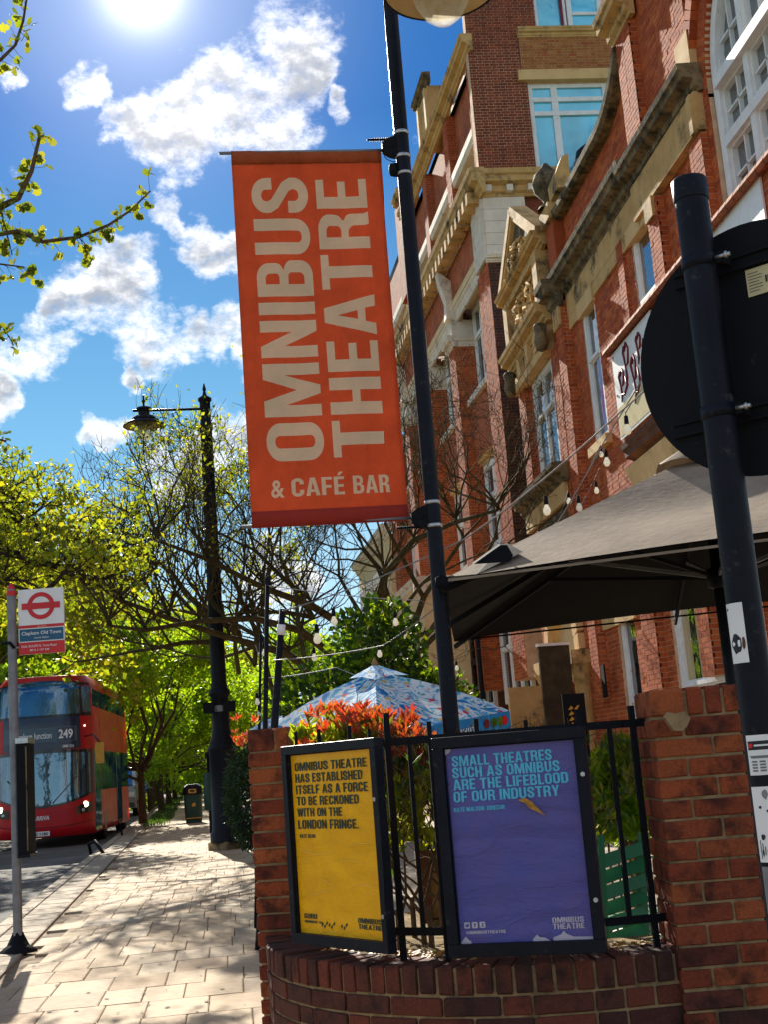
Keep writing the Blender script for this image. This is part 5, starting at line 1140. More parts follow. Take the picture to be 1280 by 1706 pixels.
# ---- the taller red block behind: gable wall facing us and long street front
th_ = radians(2.6)
blk = thing('mansion_block', 'tall red brick block with white window bays, cornice and blue window, behind the hall', 'building', (8, 34, 0))
O2 = (5.955, 28.0); FD = Fr(O2, (1, 0), (0, -1)); F2 = Fr(O2, (-sin(th_), cos(th_)), (-cos(th_), -sin(th_)))
start2 = Vector((6.5, 28, 17)); st = Vector((6.3, 28, 12))
brickwall(blk, FD, 0, 7.5, 14.95, 22.2, [rect(1.40, 5.0, 14.9, 17.42), rect(1.76, 3.62, 18.85, 21.5), rect(1.30, 4.05, 17.42, 18.85)], mat='clay_dark', mort='mortar_pale', start=start2, indiv=290)
brickwall(blk, FD, 1.30, 4.05, 17.70, 18.62, [], o=.05, mat='clay_yellow', mort='mortar_pale', depth=.1)
block(blk, FD, 1.30, 4.05, 17.40, 18.86, -.3, -.05, mat='mortar_pale', name='wall')
block(blk, FD, 1.18, 5.2, 17.43, 17.70, -.1, .12, mat='sandstone_clean', name='lintel')
moulding(blk, FD, 1.27, 4.1, 18.60, .3, .24, .05, 'sandstone', 'sill')
brickwall(blk, FD, 0, 4.5, 6.0, 12.9, [], mat='clay_sooty', mort='mortar_dark', start=st, indiv=0)
brickwall(blk, FD, .9, 4.5, 12.9, 14.95, [], o=-.08, mat='clay_dark', mort='mortar_dark')
def gwin():
    fr_ = MB(); s0, s1, z0, z1, o = 1.42, 4.98, 14.95, 17.40, -.12
    fw = .10; fr_.fbox(FD, s0, s1, z1-fw, z1, o-.04, o+.05); fr_.fbox(FD, s0, s1, z0, z0+.06, o-.04, o+.05)
    for a, b in ((s0, s0+fw), (1.98, 2.14), (3.28, 3.44), (s1-fw, s1)): fr_.fbox(FD, a, b, z0+.06, z1-fw, o-.04, o+.05)
    for z in (16.99, 16.62): fr_.fbox(FD, s0+fw, s1-fw, z-.055, z+.055, o-.03, o+.06)
    w_ = fr_.build('window', 'white_paint', blk); w_['label'] = 'wide white framed window with bright blue panes'
    for a, b in ((1.52, 1.98), (2.14, 3.28), (3.44, 4.88)):
        for z0_, z1_ in ((15.01, 16.565), (16.675, 16.935), (17.045, 17.30)): pn = MB(); pn.fbox(FD, a, b, z0_, z1_, o-.02, o+random.uniform(-.006, .0)); pn.build('pane', 'glass_blue', w_)
gwin()
uw = MB(); o = -.12
for a, b in ((1.78, 1.86), (2.50, 2.58), (2.62, 2.74), (3.40, 3.54)): uw.fbox(FD, a, b, 18.86, 21.4, o-.04, o+.05)
uw.fbox(FD, 2.74, 3.40, 19.28, 19.36, o-.03, o+.04); uwo = uw.build('window', 'white_paint', blk)
for a, b in ((1.86, 2.50), (2.74, 3.40)): pn = MB(); pn.fbox(FD, a, b, 18.87, 21.4, o-.02, o-.004); pn.build('pane', 'glass_blue', uwo)
for a, b in ((1.68, 1.78), (2.44, 2.50), (3.54, 3.64)): rb = MB(); rb.fbox(FD, a, b, 18.86, 21.4, o-.05, o+.09); rb.build('red_jamb', 'print_red' if a > 3 else 'print_maroon', uwo)
# cornice round the corner with brackets
def cor2(F, s0, s1): 
    moulding(blk, F, s0, s1, 14.42, .9, .60, .02, 'sandstone', 'cornice')
cor2(FD, -.02, 2.0); block(blk, FD, 2.02, 5.2, 14.62, 14.94, -.3, .16, mat='stone_weathered', name='sill_band')
x = .06
while x < 1.9: b_ = MB(); b_.fbox(FD, x, x+.15, 14.50, 14.66, .03, .24); b_.build('cornice_bracket', 'stone_white', blk); x += .52
L2 = 17.5
moulding(blk, F2, -.36, L2, 14.42, .9, .62, .02, 'sandstone', 'cornice'); x = .1; bb = MB()
while x < L2: b_ = MB(); b_.fbox(F2, x, x+.20, 14.34, 14.62, .0, .34); b_.build('cornice_bracket', 'sandstone', blk); x += .46
for k in range(5):   # white stone pier block at the corner, in courses
    z0_ = 12.92+k*.30; b_ = MB(); b_.fbox(FD, .0, 1.02, z0_, z0_+.292, -.5, .05); b_.fbox(F2, .0, 1.15, z0_, z0_+.292, -.5, .05); b_.build('stone_block', 'stone_white', blk)
moulding(blk, FD, -.05, 1.1, 12.78, .35, .18, .02, 'stone_white', 'moulding')
# street front: deep window bays between brick piers
block(blk, F2, 0, L2, 13.45, 14.42, -.5, -.05, mat='brick_far', name='wall'); moulding(blk, F2, 1.15, L2, 12.92, .25, .50, -.12, 'stone_white', 'architrave')
bays = [(0., 1.2), (4.4, 5.2), (8.4, 9.2), (12.4, 13.2), (16.4, 17.5)]
for i, (a, b) in enumerate(bays):
    if i < 3:
        brickwall(blk, F2, a, b, 3.0, 12.25 if i else 12.8, [], o=0., depth=.5, mat='clay_hall')
        FS_ = Fr(F2.P(a, 0, 0)[:2], -F2.n, -F2.d); 
        if i: brickwall(blk, FS_, 0, .62, 3.0, 12.25, [], o=0., depth=.1, mat='clay_hall')
    else: block(blk, F2, a, b, 3.0, 12.25, -.6, 0, mat='brick_far', name='pier')
    if i:
        moulding(blk, F2, a-.08, b+.08, 12.2, .5, .30, .02, 'stone_white', 'capital'); block(blk, F2, a, b, 12.5, 12.95, -.6, .04, mat='stone_white', name='capital_block')
        FS_ = Fr(F2.P(a, 0, 0)[:2], -F2.n, -F2.d); moulding(blk, FS_, -.08, .62, 12.2, .3, .30, .01, 'stone_white', 'capital')
        b_ = MB(); b_.sweep(F2, [(-.3, 13.9), (.30, 14.35), (.26, 14.0), (.12, 13.5), (.16, 13.0), (-.3, 12.9)], a, a+.35); fixn(b_.build('scroll_bracket', 'stone_white', blk))
for i in range(4):
    s0, s1 = bays[i][1], bays[i+1][0]
    block(blk, F2, s0, s1, 13.25, 13.44, -.62, -.02, mat='cream_render', name='soffit')
    block(blk, F2, s0, s1, 9.0, 10.62, -.62, -.30, mat='brick_far', name='spandrel'); block(blk, F2, s0, s1, 10.5, 10.66, -.62, -.20, mat='stone_white', name='sill')
    block(blk, F2, s0, s1, 3.0, 9.0, -.9, -.60, mat='brick_far', name='wall'); block(blk, F2, s0, s1, 9.0, 13.4, -.9, -.66, mat='white_paint', name='wall')
    w_ = (s1-s0-.5)/2
    window(blk, F2, s0+.05, s1-.05, 10.70, 13.2, -.60, 4, (.66,), .12, mullw=.12, bars=0)
    window(blk, F2, s0+.3, s1-.1, 6.6, 8.8, -.52, 3, (.6,), .12, mullw=.12); moulding(blk, F2, s0+.1, s1, 8.82, .5, .22, -.5, 'sandstone_clean', 'window_hood')
    window(blk, F2, s0+.3, s1-.1, 2.6, 4.9, -.52, 3, (.6,), .12, mullw=.12); block(blk, F2, s0+.1, s1, 4.95, 5.3, -.6, -.4, mat='stone_white', name='window_hood')
# upper storeys
for i, (a, b) in enumerate(((0., .55), (3.2, 3.75), (6.6, 7.1), (10.3, 11.2))):
    if i < 2: brickwall(blk, F2, a, b, 15.0, 18.3, [], o=-.05, depth=.5, mat='clay_hall'); FS_ = Fr(F2.P(a, 0, -.05)[:2], -F2.n, -F2.d); (brickwall(blk, FS_, 0, .6, 15.0, 18.3, [], depth=.05, mat='clay_hall') if i else None)
    else: block(blk, F2, a, b, 15.0, 18.3 if i < 3 else 19.4, -.6, -.05, mat='brick_far', name='pier')
for s0, s1 in ((.55, 3.2), (3.75, 6.6), (7.1, 10.3), (11.2, 17.4)):
    block(blk, F2, s0, s1, 16.75, 18.3, -.6, -.28, mat='brick_far', name='wall'); b_ = MB(); b_.sweep(F2, [(-.6, 16.2), (-.1, 16.2), (-.05, 16.35), (-.05, 16.55), (-.28, 16.75), (-.6, 16.75)], s0, s1); fixn(b_.build('lintel', 'stone_white', blk)); window(blk, F2, s0+.2, s1-.1, 15.05, 16.2, -.45, 2, (), .12)
moulding(blk, F2, -.15, 10.2, 18.25, .7, .42, -.05, 'sandstone', 'cornice')
moulding(blk, F2, 10.2, 11.3, 19.2, .6, .4, -.05, 'sandstone', 'turret_cornice'); block(blk, F2, 10.25, 11.25, 16.0, 19.25, -.9, .08, mat='brick_far', name='turret')
block(blk, F2, 4.4, 5.9, 18.6, 19.9, -.5, .12, mat='sandstone', name='dormer'); moulding(blk, F2, 4.2, 6.1, 19.9, .5, .3, .1, 'stone_weathered', 'dormer_cornice')
for a in (4.5, 5.6): block(blk, F2, a, a+.22, 18.66, 19.88, .12, .2, mat='sandstone_clean', name='dormer_pilaster')
rf = MB(); rf.add([F2.P(-.0, 18.6, -.3), F2.P(17.4, 18.6, -.3), F2.P(17.4, 21.6, -2.2), F2.P(0, 21.6, -2.2)], [(0, 1, 2, 3)]); rf.build('roof', 'slate', blk)
for k in range(3): b_ = MB(); b_.bar(F2.P(.05+k*1.5, 18.6, -.24), F2.P(.05+k*1.5, 21.6, -2.14), .12, .08); b_.build('roof_rib', 'white_paint', blk)
block(blk, FD, .02, 6, 22.2, 22.5, -.4, .1, mat='sandstone', name='coping')
# inner box so that nothing shows through
FDb = Fr((6.4, 28.7), (1, 0), (0, -1)); b_ = MB(); b_.box(6.9, 12, 28.7, 45, 0, 21); b_.build('core_wall', 'brick_far', blk)
cs = thing('cowl', 'dark round ventilation cowl in front of the bright blue window', 'cowl', tuple(at(975, 262, Y=27.5)))
b_ = MB(); c = at(985, 262, Y=27.6); b_.lathe((c.x, c.y, c.z-.7), [(.16, -1.2), (.16, .25), (.34, .3), (.40, .55), (.34, .85), (.16, 1.0), (0, 1.02)], 20); b_.build('hood', 'metal_black', cs); b_ = MB(); b_.lathe((c.x, c.y, c.z-.7), [(.41, .52), (.43, .55), (.41, .60)], 20); b_.build('rim', 'steel_grey', cs)
# cream porch and lower houses farther along
ph = thing('cream_house', 'cream rendered house front with brackets, beyond the red block', 'building', tuple(F2.P(20, 0, 0)))
block(ph, F2, 17.6, 27, 0, 9.5, -6, .15, mat='cream_render', name='wall'); moulding(ph, F2, 17.4, 27.2, 9.4, .8, .5, .15, 'stone_white', 'cornice'); moulding(ph, F2, 17.4, 27.2, 5.6, .6, .4, .15, 'stone_white', 'string_course')
for s0 in (18.4, 20.7, 23.0, 25.3):
    for z0 in (1.6, 6.4): window(ph, F2, s0, s0+1.2, z0, z0+2.2, .18, 2, (.5,), .1)
rf = MB(); rf.add([F2.P(17.4, 9.9, .2), F2.P(27.2, 9.9, .2), F2.P(27.2, 12.5, -3), F2.P(17.4, 12.5, -3)], [(0, 1, 2, 3)]); rf.build('roof', 'slate', ph)
pc = thing('porch', 'cream rendered porch projecting from the foot of the red block', 'porch', tuple(F2.P(9, 0, 1)))
block(pc, F2, 5.9, 10.5, 0, 6.0, 0, 1.15, mat='cream_render', name='wall'); moulding(pc, F2, 5.7, 10.7, 5.7, .8, .5, 1.12, 'stone_white', 'cornice'); FPs = Fr(F2.P(5.9, 0, 0)[:2], F2.n, -F2.d)
moulding(pc, FPs, -.0, 1.4, 5.7, .6, .5, .02, 'stone_white', 'cornice'); block(pc, FPs, .2, .9, .2, 2.6, 0, .04, mat='clay_hall', name='door')
for s_ in (.25, 1.0): b_ = MB(); b_.tube([FPs.P(s_, 4.6, .02), FPs.P(s_, 4.6, .07)], .05, 10); b_.build('roundel', 'stone_weathered', pc)
dp = thing('drain_pipe', 'dark blue rain pipe on the front of the red block beside the cream porch', 'pipe', tuple(F2.P(3.7, 0, .1)))
b_ = MB(); b_.tube([F2.P(4.28, .2, .12), F2.P(4.28, 5.6, .12)], .065, 10); b_.build('pipe', 'metal_black', dp)
for z in (2.5, 5): b_ = MB(); b_.lathe(F2.P(4.28, z, .12), [(.065, -.05), (.085, -.05), (.085, .05), (.065, .05)], 12); b_.build('collar', 'metal_black', dp)
for i in range(3):
    fh = thing('terrace_house', ('pale brick', 'dark red brick', 'grey rendered')[i]+' terraced house far down the street, behind the trees', 'building', (-1-i*2, 60+i*14, 0))
    b_ = MB(); x0 = 6.8-i*.7; y0 = 58+i*13.; b_.box(x0, x0+9, y0, y0+12.8, 0, 8.5+i % 2); b_.build('wall', ('brick_far', 'clay_dark', 'cream_render')[i], fh)
    FH = Fr((x0, y0), (0, 1), (-1, 0)); rf = MB(); rf.prism([(x0-.3, 8.5+i % 2), (x0+9.3, 8.5+i % 2), (x0+4.5, 11.8)], lambda p: Vector((p[0], y0, p[1])), lambda p: Vector((p[0], y0+12.8, p[1]))); rf.build('roof', 'slate', fh)
    for k in range(4):
        for z in (1.2, 5.0): window(fh, FH, 1+k*3, 2.3+k*3, z, z+2, .02, 2, (.5,), .1)
# ------------------------------------------------------------------ trees and plants
def leaves(name, mat, parent, C_, D_, size, asp=1.7, fold=.25, kind=None, lobed=False):
    """C_ centres (n,3), D_ directions the leaves point in (n,3)"""
    n_ = len(C_); rs = np.random.RandomState(len(C_)); d = D_/np.maximum(np.linalg.norm(D_, axis=1, keepdims=True), 1e-6)
    r_ = rs.normal(size=(n_, 3)); s = np.cross(d, r_); s /= np.maximum(np.linalg.norm(s, axis=1, keepdims=True), 1e-6); u = np.cross(s, d)
    L_ = size*(rs.uniform(.6, 1.3, (n_, 1))); w = L_/asp
    if lobed:
        prof = [(0, 0), (.25, .30), (.38, .22), (.55, .52), (.70, .34), (.85, .36), (1.0, .0)]
        pts = [C_+d*L_*a+s*w*b*1.1+u*L_*fold*b for a, b in prof]+[C_+d*L_*a-s*w*b*1.1+u*L_*fold*b for a, b in prof[1:-1][::-1]]
        k = len(pts); V_ = np.stack(pts, 1).reshape(-1, 3)
        mid = len(prof)-1
        F_ = []
        base = np.arange(n_)[:, None]*k
        tris = [(0, 1, k-1), (1, 2, k-2, k-1), (2, 3, k-3, k-2), (3, 4, k-4, k-3), (4, 5, k-5, k-4), (5, 6, k-5)]
        F_ = [tuple(int(b+i) for i in q) for b in base[:, 0] for q in tris]; nf = len(tris)
    else:
        V_ = np.stack([C_, C_+d*L_*.5+s*w*.5+u*L_*fold*.5, C_+d*L_, C_+d*L_*.5-s*w*.5+u*L_*fold*.5], 1).reshape(-1, 3)
        F_ = (np.arange(n_)[:, None]*4+np.arange(4)).tolist(); nf = 1
    off = np.array(parent['_w']) if parent is not None and '_w' in parent.keys() else np.zeros(3)
    me = bpy.data.meshes.new(name); me.from_pydata((V_-off).tolist(), [], F_); me.materials.append(MATS[mat])
    a = me.attributes.new('rnd', 'FLOAT', 'FACE'); a.data.foreach_set('value', np.repeat(rs.uniform(0, 1, n_), nf)); me.update()
    o = bpy.data.objects.new(name, me); COL.objects.link(o)
    if parent is not None: o.parent = parent; o['_w'] = tuple(off)
    if kind: o['kind'] = kind
    return o
def grow(seed, base, h, spread, levels, n0=5, up=.25, wig=.18, lfac=.72, trunk_h=.3, r0=.12, droop=0., nch=(2, 3), lean=(0, 0), minr=.004, ang=(.35, .95), fan=None):
    """a branch skeleton: returns tubes [(pts, radii)] and the twig tips [(p, d)]"""
    rs = random.Random(seed); tubes = []; tips = []
    base = Vector(base)
    def br(p, d, l, r_, lv):
        pts = [p]; k = 3 if lv > 0 else 2; q = p.copy(); dd = d.copy()
        for i in range(k):
            dd = (dd+Vector((rs.uniform(-wig, wig), rs.uniform(-wig, wig), rs.uniform(-wig, wig)+up*.12-droop*.1))).normalized(); q = q+dd*(l/k); pts.append(q.copy())
        r1 = max(minr*.6, r_*.62); tubes.append((pts, [r_+(r1-r_)*i/k for i in range(k+1)], lv))
        if lv <= 2: 
            for i in range(1, k+1): tips.append((pts[i], (pts[i]-pts[i-1]).normalized(), lv))
        if lv == 0: return
        for c in range(rs.randint(*nch)):
            a = rs.uniform(*ang); ph = rs.uniform(0, 2*pi); o1 = dd.orthogonal().normalized(); o2 = dd.cross(o1)
            nd = (dd*cos(a)+(o1*cos(ph)+o2*sin(ph))*sin(a)+Vector((0, 0, up*.25-droop*.2))).normalized()
            sp = pts[-1] if c < 2 or rs.random() < .4 else pts[-2]
            br(sp, nd, l*rs.uniform(lfac-.12, lfac+.1), max(minr, r1*rs.uniform(.65, .95)), lv-1)
    th = h*trunk_h; tp = [base, base+Vector((lean[0]*.5, lean[1]*.5, th*.5)), base+Vector((lean[0], lean[1], th))]
    tubes.append((tp, [r0*1.25, r0, r0*.85], 99))
    for i in range(n0):
        a = 2*pi*i/n0+rs.uniform(-.3, .3); el = rs.uniform(*spread) if not isinstance(spread, (int, float)) else spread
        if fan: a = rs.uniform(*fan)
        d = Vector((cos(a)*cos(el), sin(a)*cos(el), sin(el))); br(tp[2]-Vector((0, 0, rs.uniform(0, th*.25))), d, h*rs.uniform(.24, .34), r0*rs.uniform(.45, .65), levels)
    return tubes, tips
def wood(tubes, name, mat, parent, nseg=(8, 6, 5, 4, 3), kind=None):
    mb_ = MB()
    for pts, rad, lv in tubes: mb_.tube(pts, rad, 9 if lv == 99 else 6 if lv >= 4 else 4 if lv >= 2 else 3, cap=False)
    return mb_.build(name, mat, parent, kind=kind)
def tipleaves(tips, per, spread, seed=1):
    rs = np.random.RandomState(seed); P = np.array([tuple(t_[0]) for t_ in tips]); D = np.array([tuple(t_[1]) for t_ in tips])
    P = np.repeat(P, per, 0)+rs.normal(size=(len(P)*per, 3))*spread; D = np.repeat(D, per, 0)*.5+rs.normal(size=(len(D)*per, 3))*.8+np.array([0, 0, -.25]); return P, D
# small street trees along the kerb: one built, the others are copies
def street_tree(label, x, y, seed, h, per=9, mat='leaf_green'):
    t_ = thing('street_tree', label, 'tree', (x, y, 0), 'young trees along the kerb')
    tb, tips = grow(seed, (x, y, 0), h, (.15, 1.2), 4, n0=8, up=.35, trunk_h=.27, r0=.12, nch=(2, 3), lfac=.72, wig=.2)
    wood(tb, 'trunk', 'bark', t_)
    P, D = tipleaves(tips, per, .17, seed); leaves('crown', mat, t_, P, D, .17, 1.3); return t_
tr0 = street_tree('young green tree nearest beyond the bus, standing in the verge', -4.07, 43.7, 3, 6.6, 15)
tr1 = street_tree('second young green tree along the kerb, its trunk left of the litter bin', -4.5, 57, 8, 7.2, 15)
for i, (x, y, k, rz, lab) in enumerate(((-5.05, 69, 1.05, 1.3, 'third young green tree along the kerb beyond the bin'), (-5.6, 82, 1.1, 2.4, 'fourth young green tree along the kerb'), (-2.6, 70, .95, 4., 'green tree on the inner side of the pavement behind the bin'),
                                        (-1.6, 84, 1.1, 5., 'green tree deep behind the tall street lamp'), (-6.4, 100, 1.2, .6, 'farthest kerb tree, hazy green'), (-13.5, 62, 1.35, 2., 'green tree across the road left of the bus'), (-15.5, 80, 1.4, 3.1, 'second tree across the road behind the bus'), (-12.5, 98, 1.4, 4.4, 'third tree across the road behind the bus'), (.2, 98, 1.2, 2.9, 'green tree closing the pavement in the distance'), (-3.3, 112, 1.4, 1.1, 'tree at the end of the street'), (2.2, 62, 1.1, 1.9, 'green tree before the terraced houses'))):
    c = copy_tree(tr0 if i % 2 else tr1); c.location = (x, y, 0); c.rotation_euler.z = rz; c.scale = (k, k, k); c['label'] = lab
# tall yellow-green trees on the far side of the road
def big_tree(label, x, y, h, seed, mat='leaf_spring', per=7, size=.22, r0=.28):
    t_ = thing('plane_tree', label, 'tree', (x, y, 0), 'tall trees across the road')
    tb, tips = grow(seed, (x, y, 0), h, (.35, 1.25), 5, n0=6, up=.4, trunk_h=.3, r0=r0, nch=(2, 3), lfac=.72, wig=.22)
    wood(tb, 'trunk', 'bark_olive', t_); P, D = tipleaves(tips, per, .32, seed); leaves('crown', mat, t_, P, D, size, 1.3); return t_
bt0 = big_tree('tall yellow green tree at left behind the bus stop flag', -9.6, 36, 9.2, 21)
for i, (x, y, k, rz, lab) in enumerate(((-13.5, 52, 1.25, 2., 'broad yellow green tree behind the bus, left'), (-9.5, 66, 1.15, 4.1, 'yellow green tree rising above the bus roof'), (-17, 66, 1.5, 1.0, 'large tree farther left across the road'), (-20, 90, 1.7, 5.2, 'distant large tree across the road'), (-9, 104, 1.5, 3.3, 'distant tree over the street end'), (2.5, 110, 1.2, .9, 'distant tree right of the street end'))):
    c = copy_tree(bt0); c.location = (x, y, 0); c.rotation_euler.z = rz; c.scale = (k, k, k); c['label'] = lab
# distant belt of trees closing the view
P = np.random.RandomState(4).uniform(0, 1, (26000, 3)); x = -70+P[:, 0]*100; y = 128+P[:, 1]*14+4*np.sin(x*.3); z = (P[:, 2]**.8)*(6.5+1.6*np.sin(x*.21)+1.1*np.sin(x*.83)); o = leaves('distant_trees', 'leaf_green', None, np.stack([x, y, z], 1), np.random.RandomState(5).normal(size=(26000, 3)), .95, 1.2, kind='stuff'); tag(o, 'distant belt of green trees closing the end of the street', 'trees')
# the wide, nearly bare tree behind the parasol
bare = thing('bare_tree', 'wide spreading tree with bare tangled branches and small buds behind the blue parasol', 'tree', (1.95, 26.8, 0))
tb, tips = [], []
a_, b_ = grow(31, (1.95, 26.8, 0), 9.2, (.22, 1.15), 7, n0=7, up=.45, trunk_h=.31, r0=.22, nch=(2, 3), lfac=.73, wig=.30, minr=.006, ang=(.35, 1.0)); tb += a_; tips += b_
a_, b_ = grow(47, (1.93, 26.8, 0), 9.0, (.25, .8), 6, n0=6, up=.45, trunk_h=.29, r0=.20, nch=(2, 3), lfac=.75, wig=.30, minr=.006, ang=(.3, .95), fan=(2.3, 4.2)); tb += a_[1:]; tips += b_
def okb(q_): c = sum((Vector(p) for p in q_[0]), Vector())/len(q_[0]); return q_[2] == 99 or (c.z > 3.9-.25*max(0, c.x) and (c.x > -2.2 or c.z < 8.0+(c.x+2.2)*1.45))
tb = [q_ for q_ in tb if okb(q_)]; wood(tb, 'trunk', 'bark_olive', bare)
tt = [t_ for t_ in tips if t_[2] <= 1 and t_[0].x < 1.2 and t_[0].z > 4.3 and (t_[0].x > -2.2 or t_[0].z < 8.1+(t_[0].x+2.2)*1.45)][::2]; P, D = tipleaves(tt, 2, .07, 3); leaves('crown', 'leaf_spring', bare, P, D, .085, 1.4)
# long low boughs reaching left over the pavement
lb_ = MB()
for pts_ in ([(560, 1150), (480, 1090), (380, 1062), (280, 1030), (200, 1000), (140, 960)], [(590, 1120), (500, 1050), (420, 1030), (330, 1035), (240, 1050), (180, 1042)], [(600, 1060), (520, 1010), (440, 980), (340, 930), (260, 900)], [(620, 1040), (640, 960), (690, 900), (760, 870), (830, 850)]):
    Y0 = 26.8; pp = [at(x, y, Y=Y0-i*1.05) for i, (x, y) in enumerate(pts_)]; lb_.tube(pp, [.095*(1-i/(len(pp)+.5)) for i in range(len(pp))], 7)
    for p in pp[1:]:
        for k in range(3):
            g2, t2 = grow(random.randint(0, 9999), p, 3.0, (.5, 1.3), 3, n0=2, up=.9, trunk_h=.03, r0=.05, nch=(2, 3), wig=.3, minr=.006)
            for q_, r_, lv in g2: lb_.tube(q_, r_, 3, cap=False)
lb_.build('boughs', 'bark_olive', bare, kind='stuff')
# ivy clad tree and evergreen mass beside it
ev = thing('evergreen_tree', 'dark ivy clad evergreen behind the blue parasol', 'tree', (2.6, 20.5, 0))
rs = np.random.RandomState(9); n_ = 6000; q = rs.normal(size=(n_, 3)); q /= np.linalg.norm(q, axis=1, keepdims=True); r_ = rs.uniform(.35, 1.12, (n_, 1))**.8
cl_ = np.array([(1.0, 20.2, 2.2), (1.9, 20.8, 2.5), (2.7, 20.5, 2.1), (1.9, 20.0, 3.2), (.4, 20.8, 1.7), (3.0, 19.8, 1.5), (1.6, 20.3, 1.5)]); cr = np.array([.8, .9, .75, .7, .6, .7, 1.0])
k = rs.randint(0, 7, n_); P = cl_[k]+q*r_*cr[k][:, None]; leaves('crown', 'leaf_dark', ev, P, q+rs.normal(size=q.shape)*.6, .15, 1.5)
k2 = rs.randint(0, 7, 3500); q2 = rs.normal(size=(3500, 3)); q2 /= np.linalg.norm(q2, axis=1, keepdims=True); P2_ = cl_[k2]+q2*cr[k2][:, None]*rs.uniform(.8, 1.13, (3500, 1)); leaves('light_green_leaves', 'leaf_green', ev, P2_, rs.normal(size=(3500, 3)), .13, 1.4)  # second crown of outer leaves in a lighter green
mb = MB(); mb.tube([(1.7, 20.6, 0), (1.75, 20.6, 2), (1.9, 20.7, 3.4)], [.2, .16, .1], 10); mb.tube([(2.3, 20.5, 0), (2.3, 20.4, 2.4)], [.15, .1], 8); mb.build('trunk', 'bark', ev)
# leafy branches reaching in at the upper left
ob = thing('oak_branch', 'leafy twigs of an overhanging tree reaching in at the upper left edge', 'branch', (-4.6, 8.3, 3.5))
YB = 8.0; stems = []
def bough(pts_, r0, dy=0.): stems.append(([at(x, y, Y=YB+dy) for x, y in pts_], [r0*(1-.8*i/len(pts_)) for i in range(len(pts_))]))
bough([(-700, 700), (-400, 520), (-150, 420), (0, 345), (30, 330), (52, 285), (66, 225)], .035); bough([(-150, 420), (-60, 400), (30, 385), (70, 403), (130, 395), (180, 375), (215, 352), (250, 318)], .018)
bough([(-400, 520), (-200, 480), (-60, 455), (0, 440), (40, 445)], .012, .15); bough([(-400, 520), (-180, 300), (-40, 120), (0, 100), (25, 75), (38, 35), (45, -10)], .02, -.1)
bough([(-400, 520), (-200, 560), (-40, 540), (5, 545), (22, 575)], .010, .1); bough([(0, 345), (10, 385), (20, 425)], .006); bough([(130, 395), (140, 405), (148, 420)], .004); bough([(-700, 700), (-420, 760), (-200, 700), (-60, 720), (10, 735)], .02, .4)
mb = MB()
for P_, r_ in stems: mb.tube(P_, r_, 6)
C_, D_ = [], []
rs = random.Random(4)
for P_, r_ in stems:
    for a, b in zip(P_, P_[1:]):
        pa = 640+FPX*(b-CAM).dot(Rt)/(b-CAM).dot(Fw)
        if pa < -260: continue
        nst = max(2, int((b-a).length/.026))
        for i in range(nst):
            p = a.lerp(b, (i+rs.random())/nst); d = Vector((rs.gauss(0, .6), rs.gauss(0, .6), rs.gauss(-.25, .7))).normalized(); e = p+d*rs.uniform(.02, .09)+(b-a).normalized()*.03; mb.tube([p, e], [.0025, .0012], 3, cap=False)
            for _ in range(rs.randint(2, 4)): C_.append(tuple(e+Vector([rs.gauss(0, .008) for _ in range(3)]))); D_.append((d.x+rs.gauss(0, .6), d.y+rs.gauss(0, .6), d.z+rs.gauss(-.1, .6)))
mb.build('twigs', 'twig', ob); leaves('leaves', 'leaf_oak', ob, np.array(C_), np.array(D_), .062, 1.2, .25, lobed=True)
# its trunk and crown beyond the left edge; the boughs over the pavement throw the near shadows
ot = thing('oak_tree', 'tree across the road whose leafy boughs reach in above the bus stop at left', 'tree', (-8.2, 15.5, 0))
tb, tips = grow(77, (-8.2, 15.5, 0), 9, (.4, 1.2), 5, n0=6, up=.3, trunk_h=.36, r0=.26, nch=(2, 3), wig=.25); tb = [q_ for q_ in tb if q_[2] == 99 or all(p.x < -4.6 for p in q_[0])]; tips = [t_ for t_ in tips if t_[0].x < -5.2]
T2 = []
for pts_, Y0 in (([(-700, 860), (-300, 870), (-60, 855), (40, 870), (110, 890), (170, 920)], 16.5), ([(-700, 900), (-300, 930), (-80, 915), (20, 925), (90, 945), (150, 975)], 15.2), ([(-700, 850), (-300, 820), (-60, 815), (10, 825), (60, 845)], 17.5), ([(-700, 940), (-300, 985), (-100, 965), (0, 970), (70, 990)], 14.6)):
    pp = [at(x, y, Y=Y0-.12*i) for i, (x, y) in enumerate(pts_)]; T2.append((pp, [.06*(1-i/(len(pp)+.4)) for i in range(len(pp))], 5))
    for p in pp[1:]:
        if p.x < -5.5: continue
        for k in range(3):
            g2, t2 = grow(random.randint(0, 9999), p, 1.05, (-.2, .9), 3, n0=2, up=.15, trunk_h=.03, r0=.028, nch=(2, 3), wig=.3, minr=.005)
            g2 = [q_ for q_ in g2 if min(v.z for v in q_[0]) > 3.3]; T2 += g2; tips += [t_ for t_ in t2 if t_[2] <= 1 and t_[0].z > 3.3][::2]
wood(tb+T2, 'trunk', 'bark', ot)
P, D = tipleaves(tips, 2, .07, 3); leaves('crown', 'leaf_spring', ot, P, D, .075, 1.3)
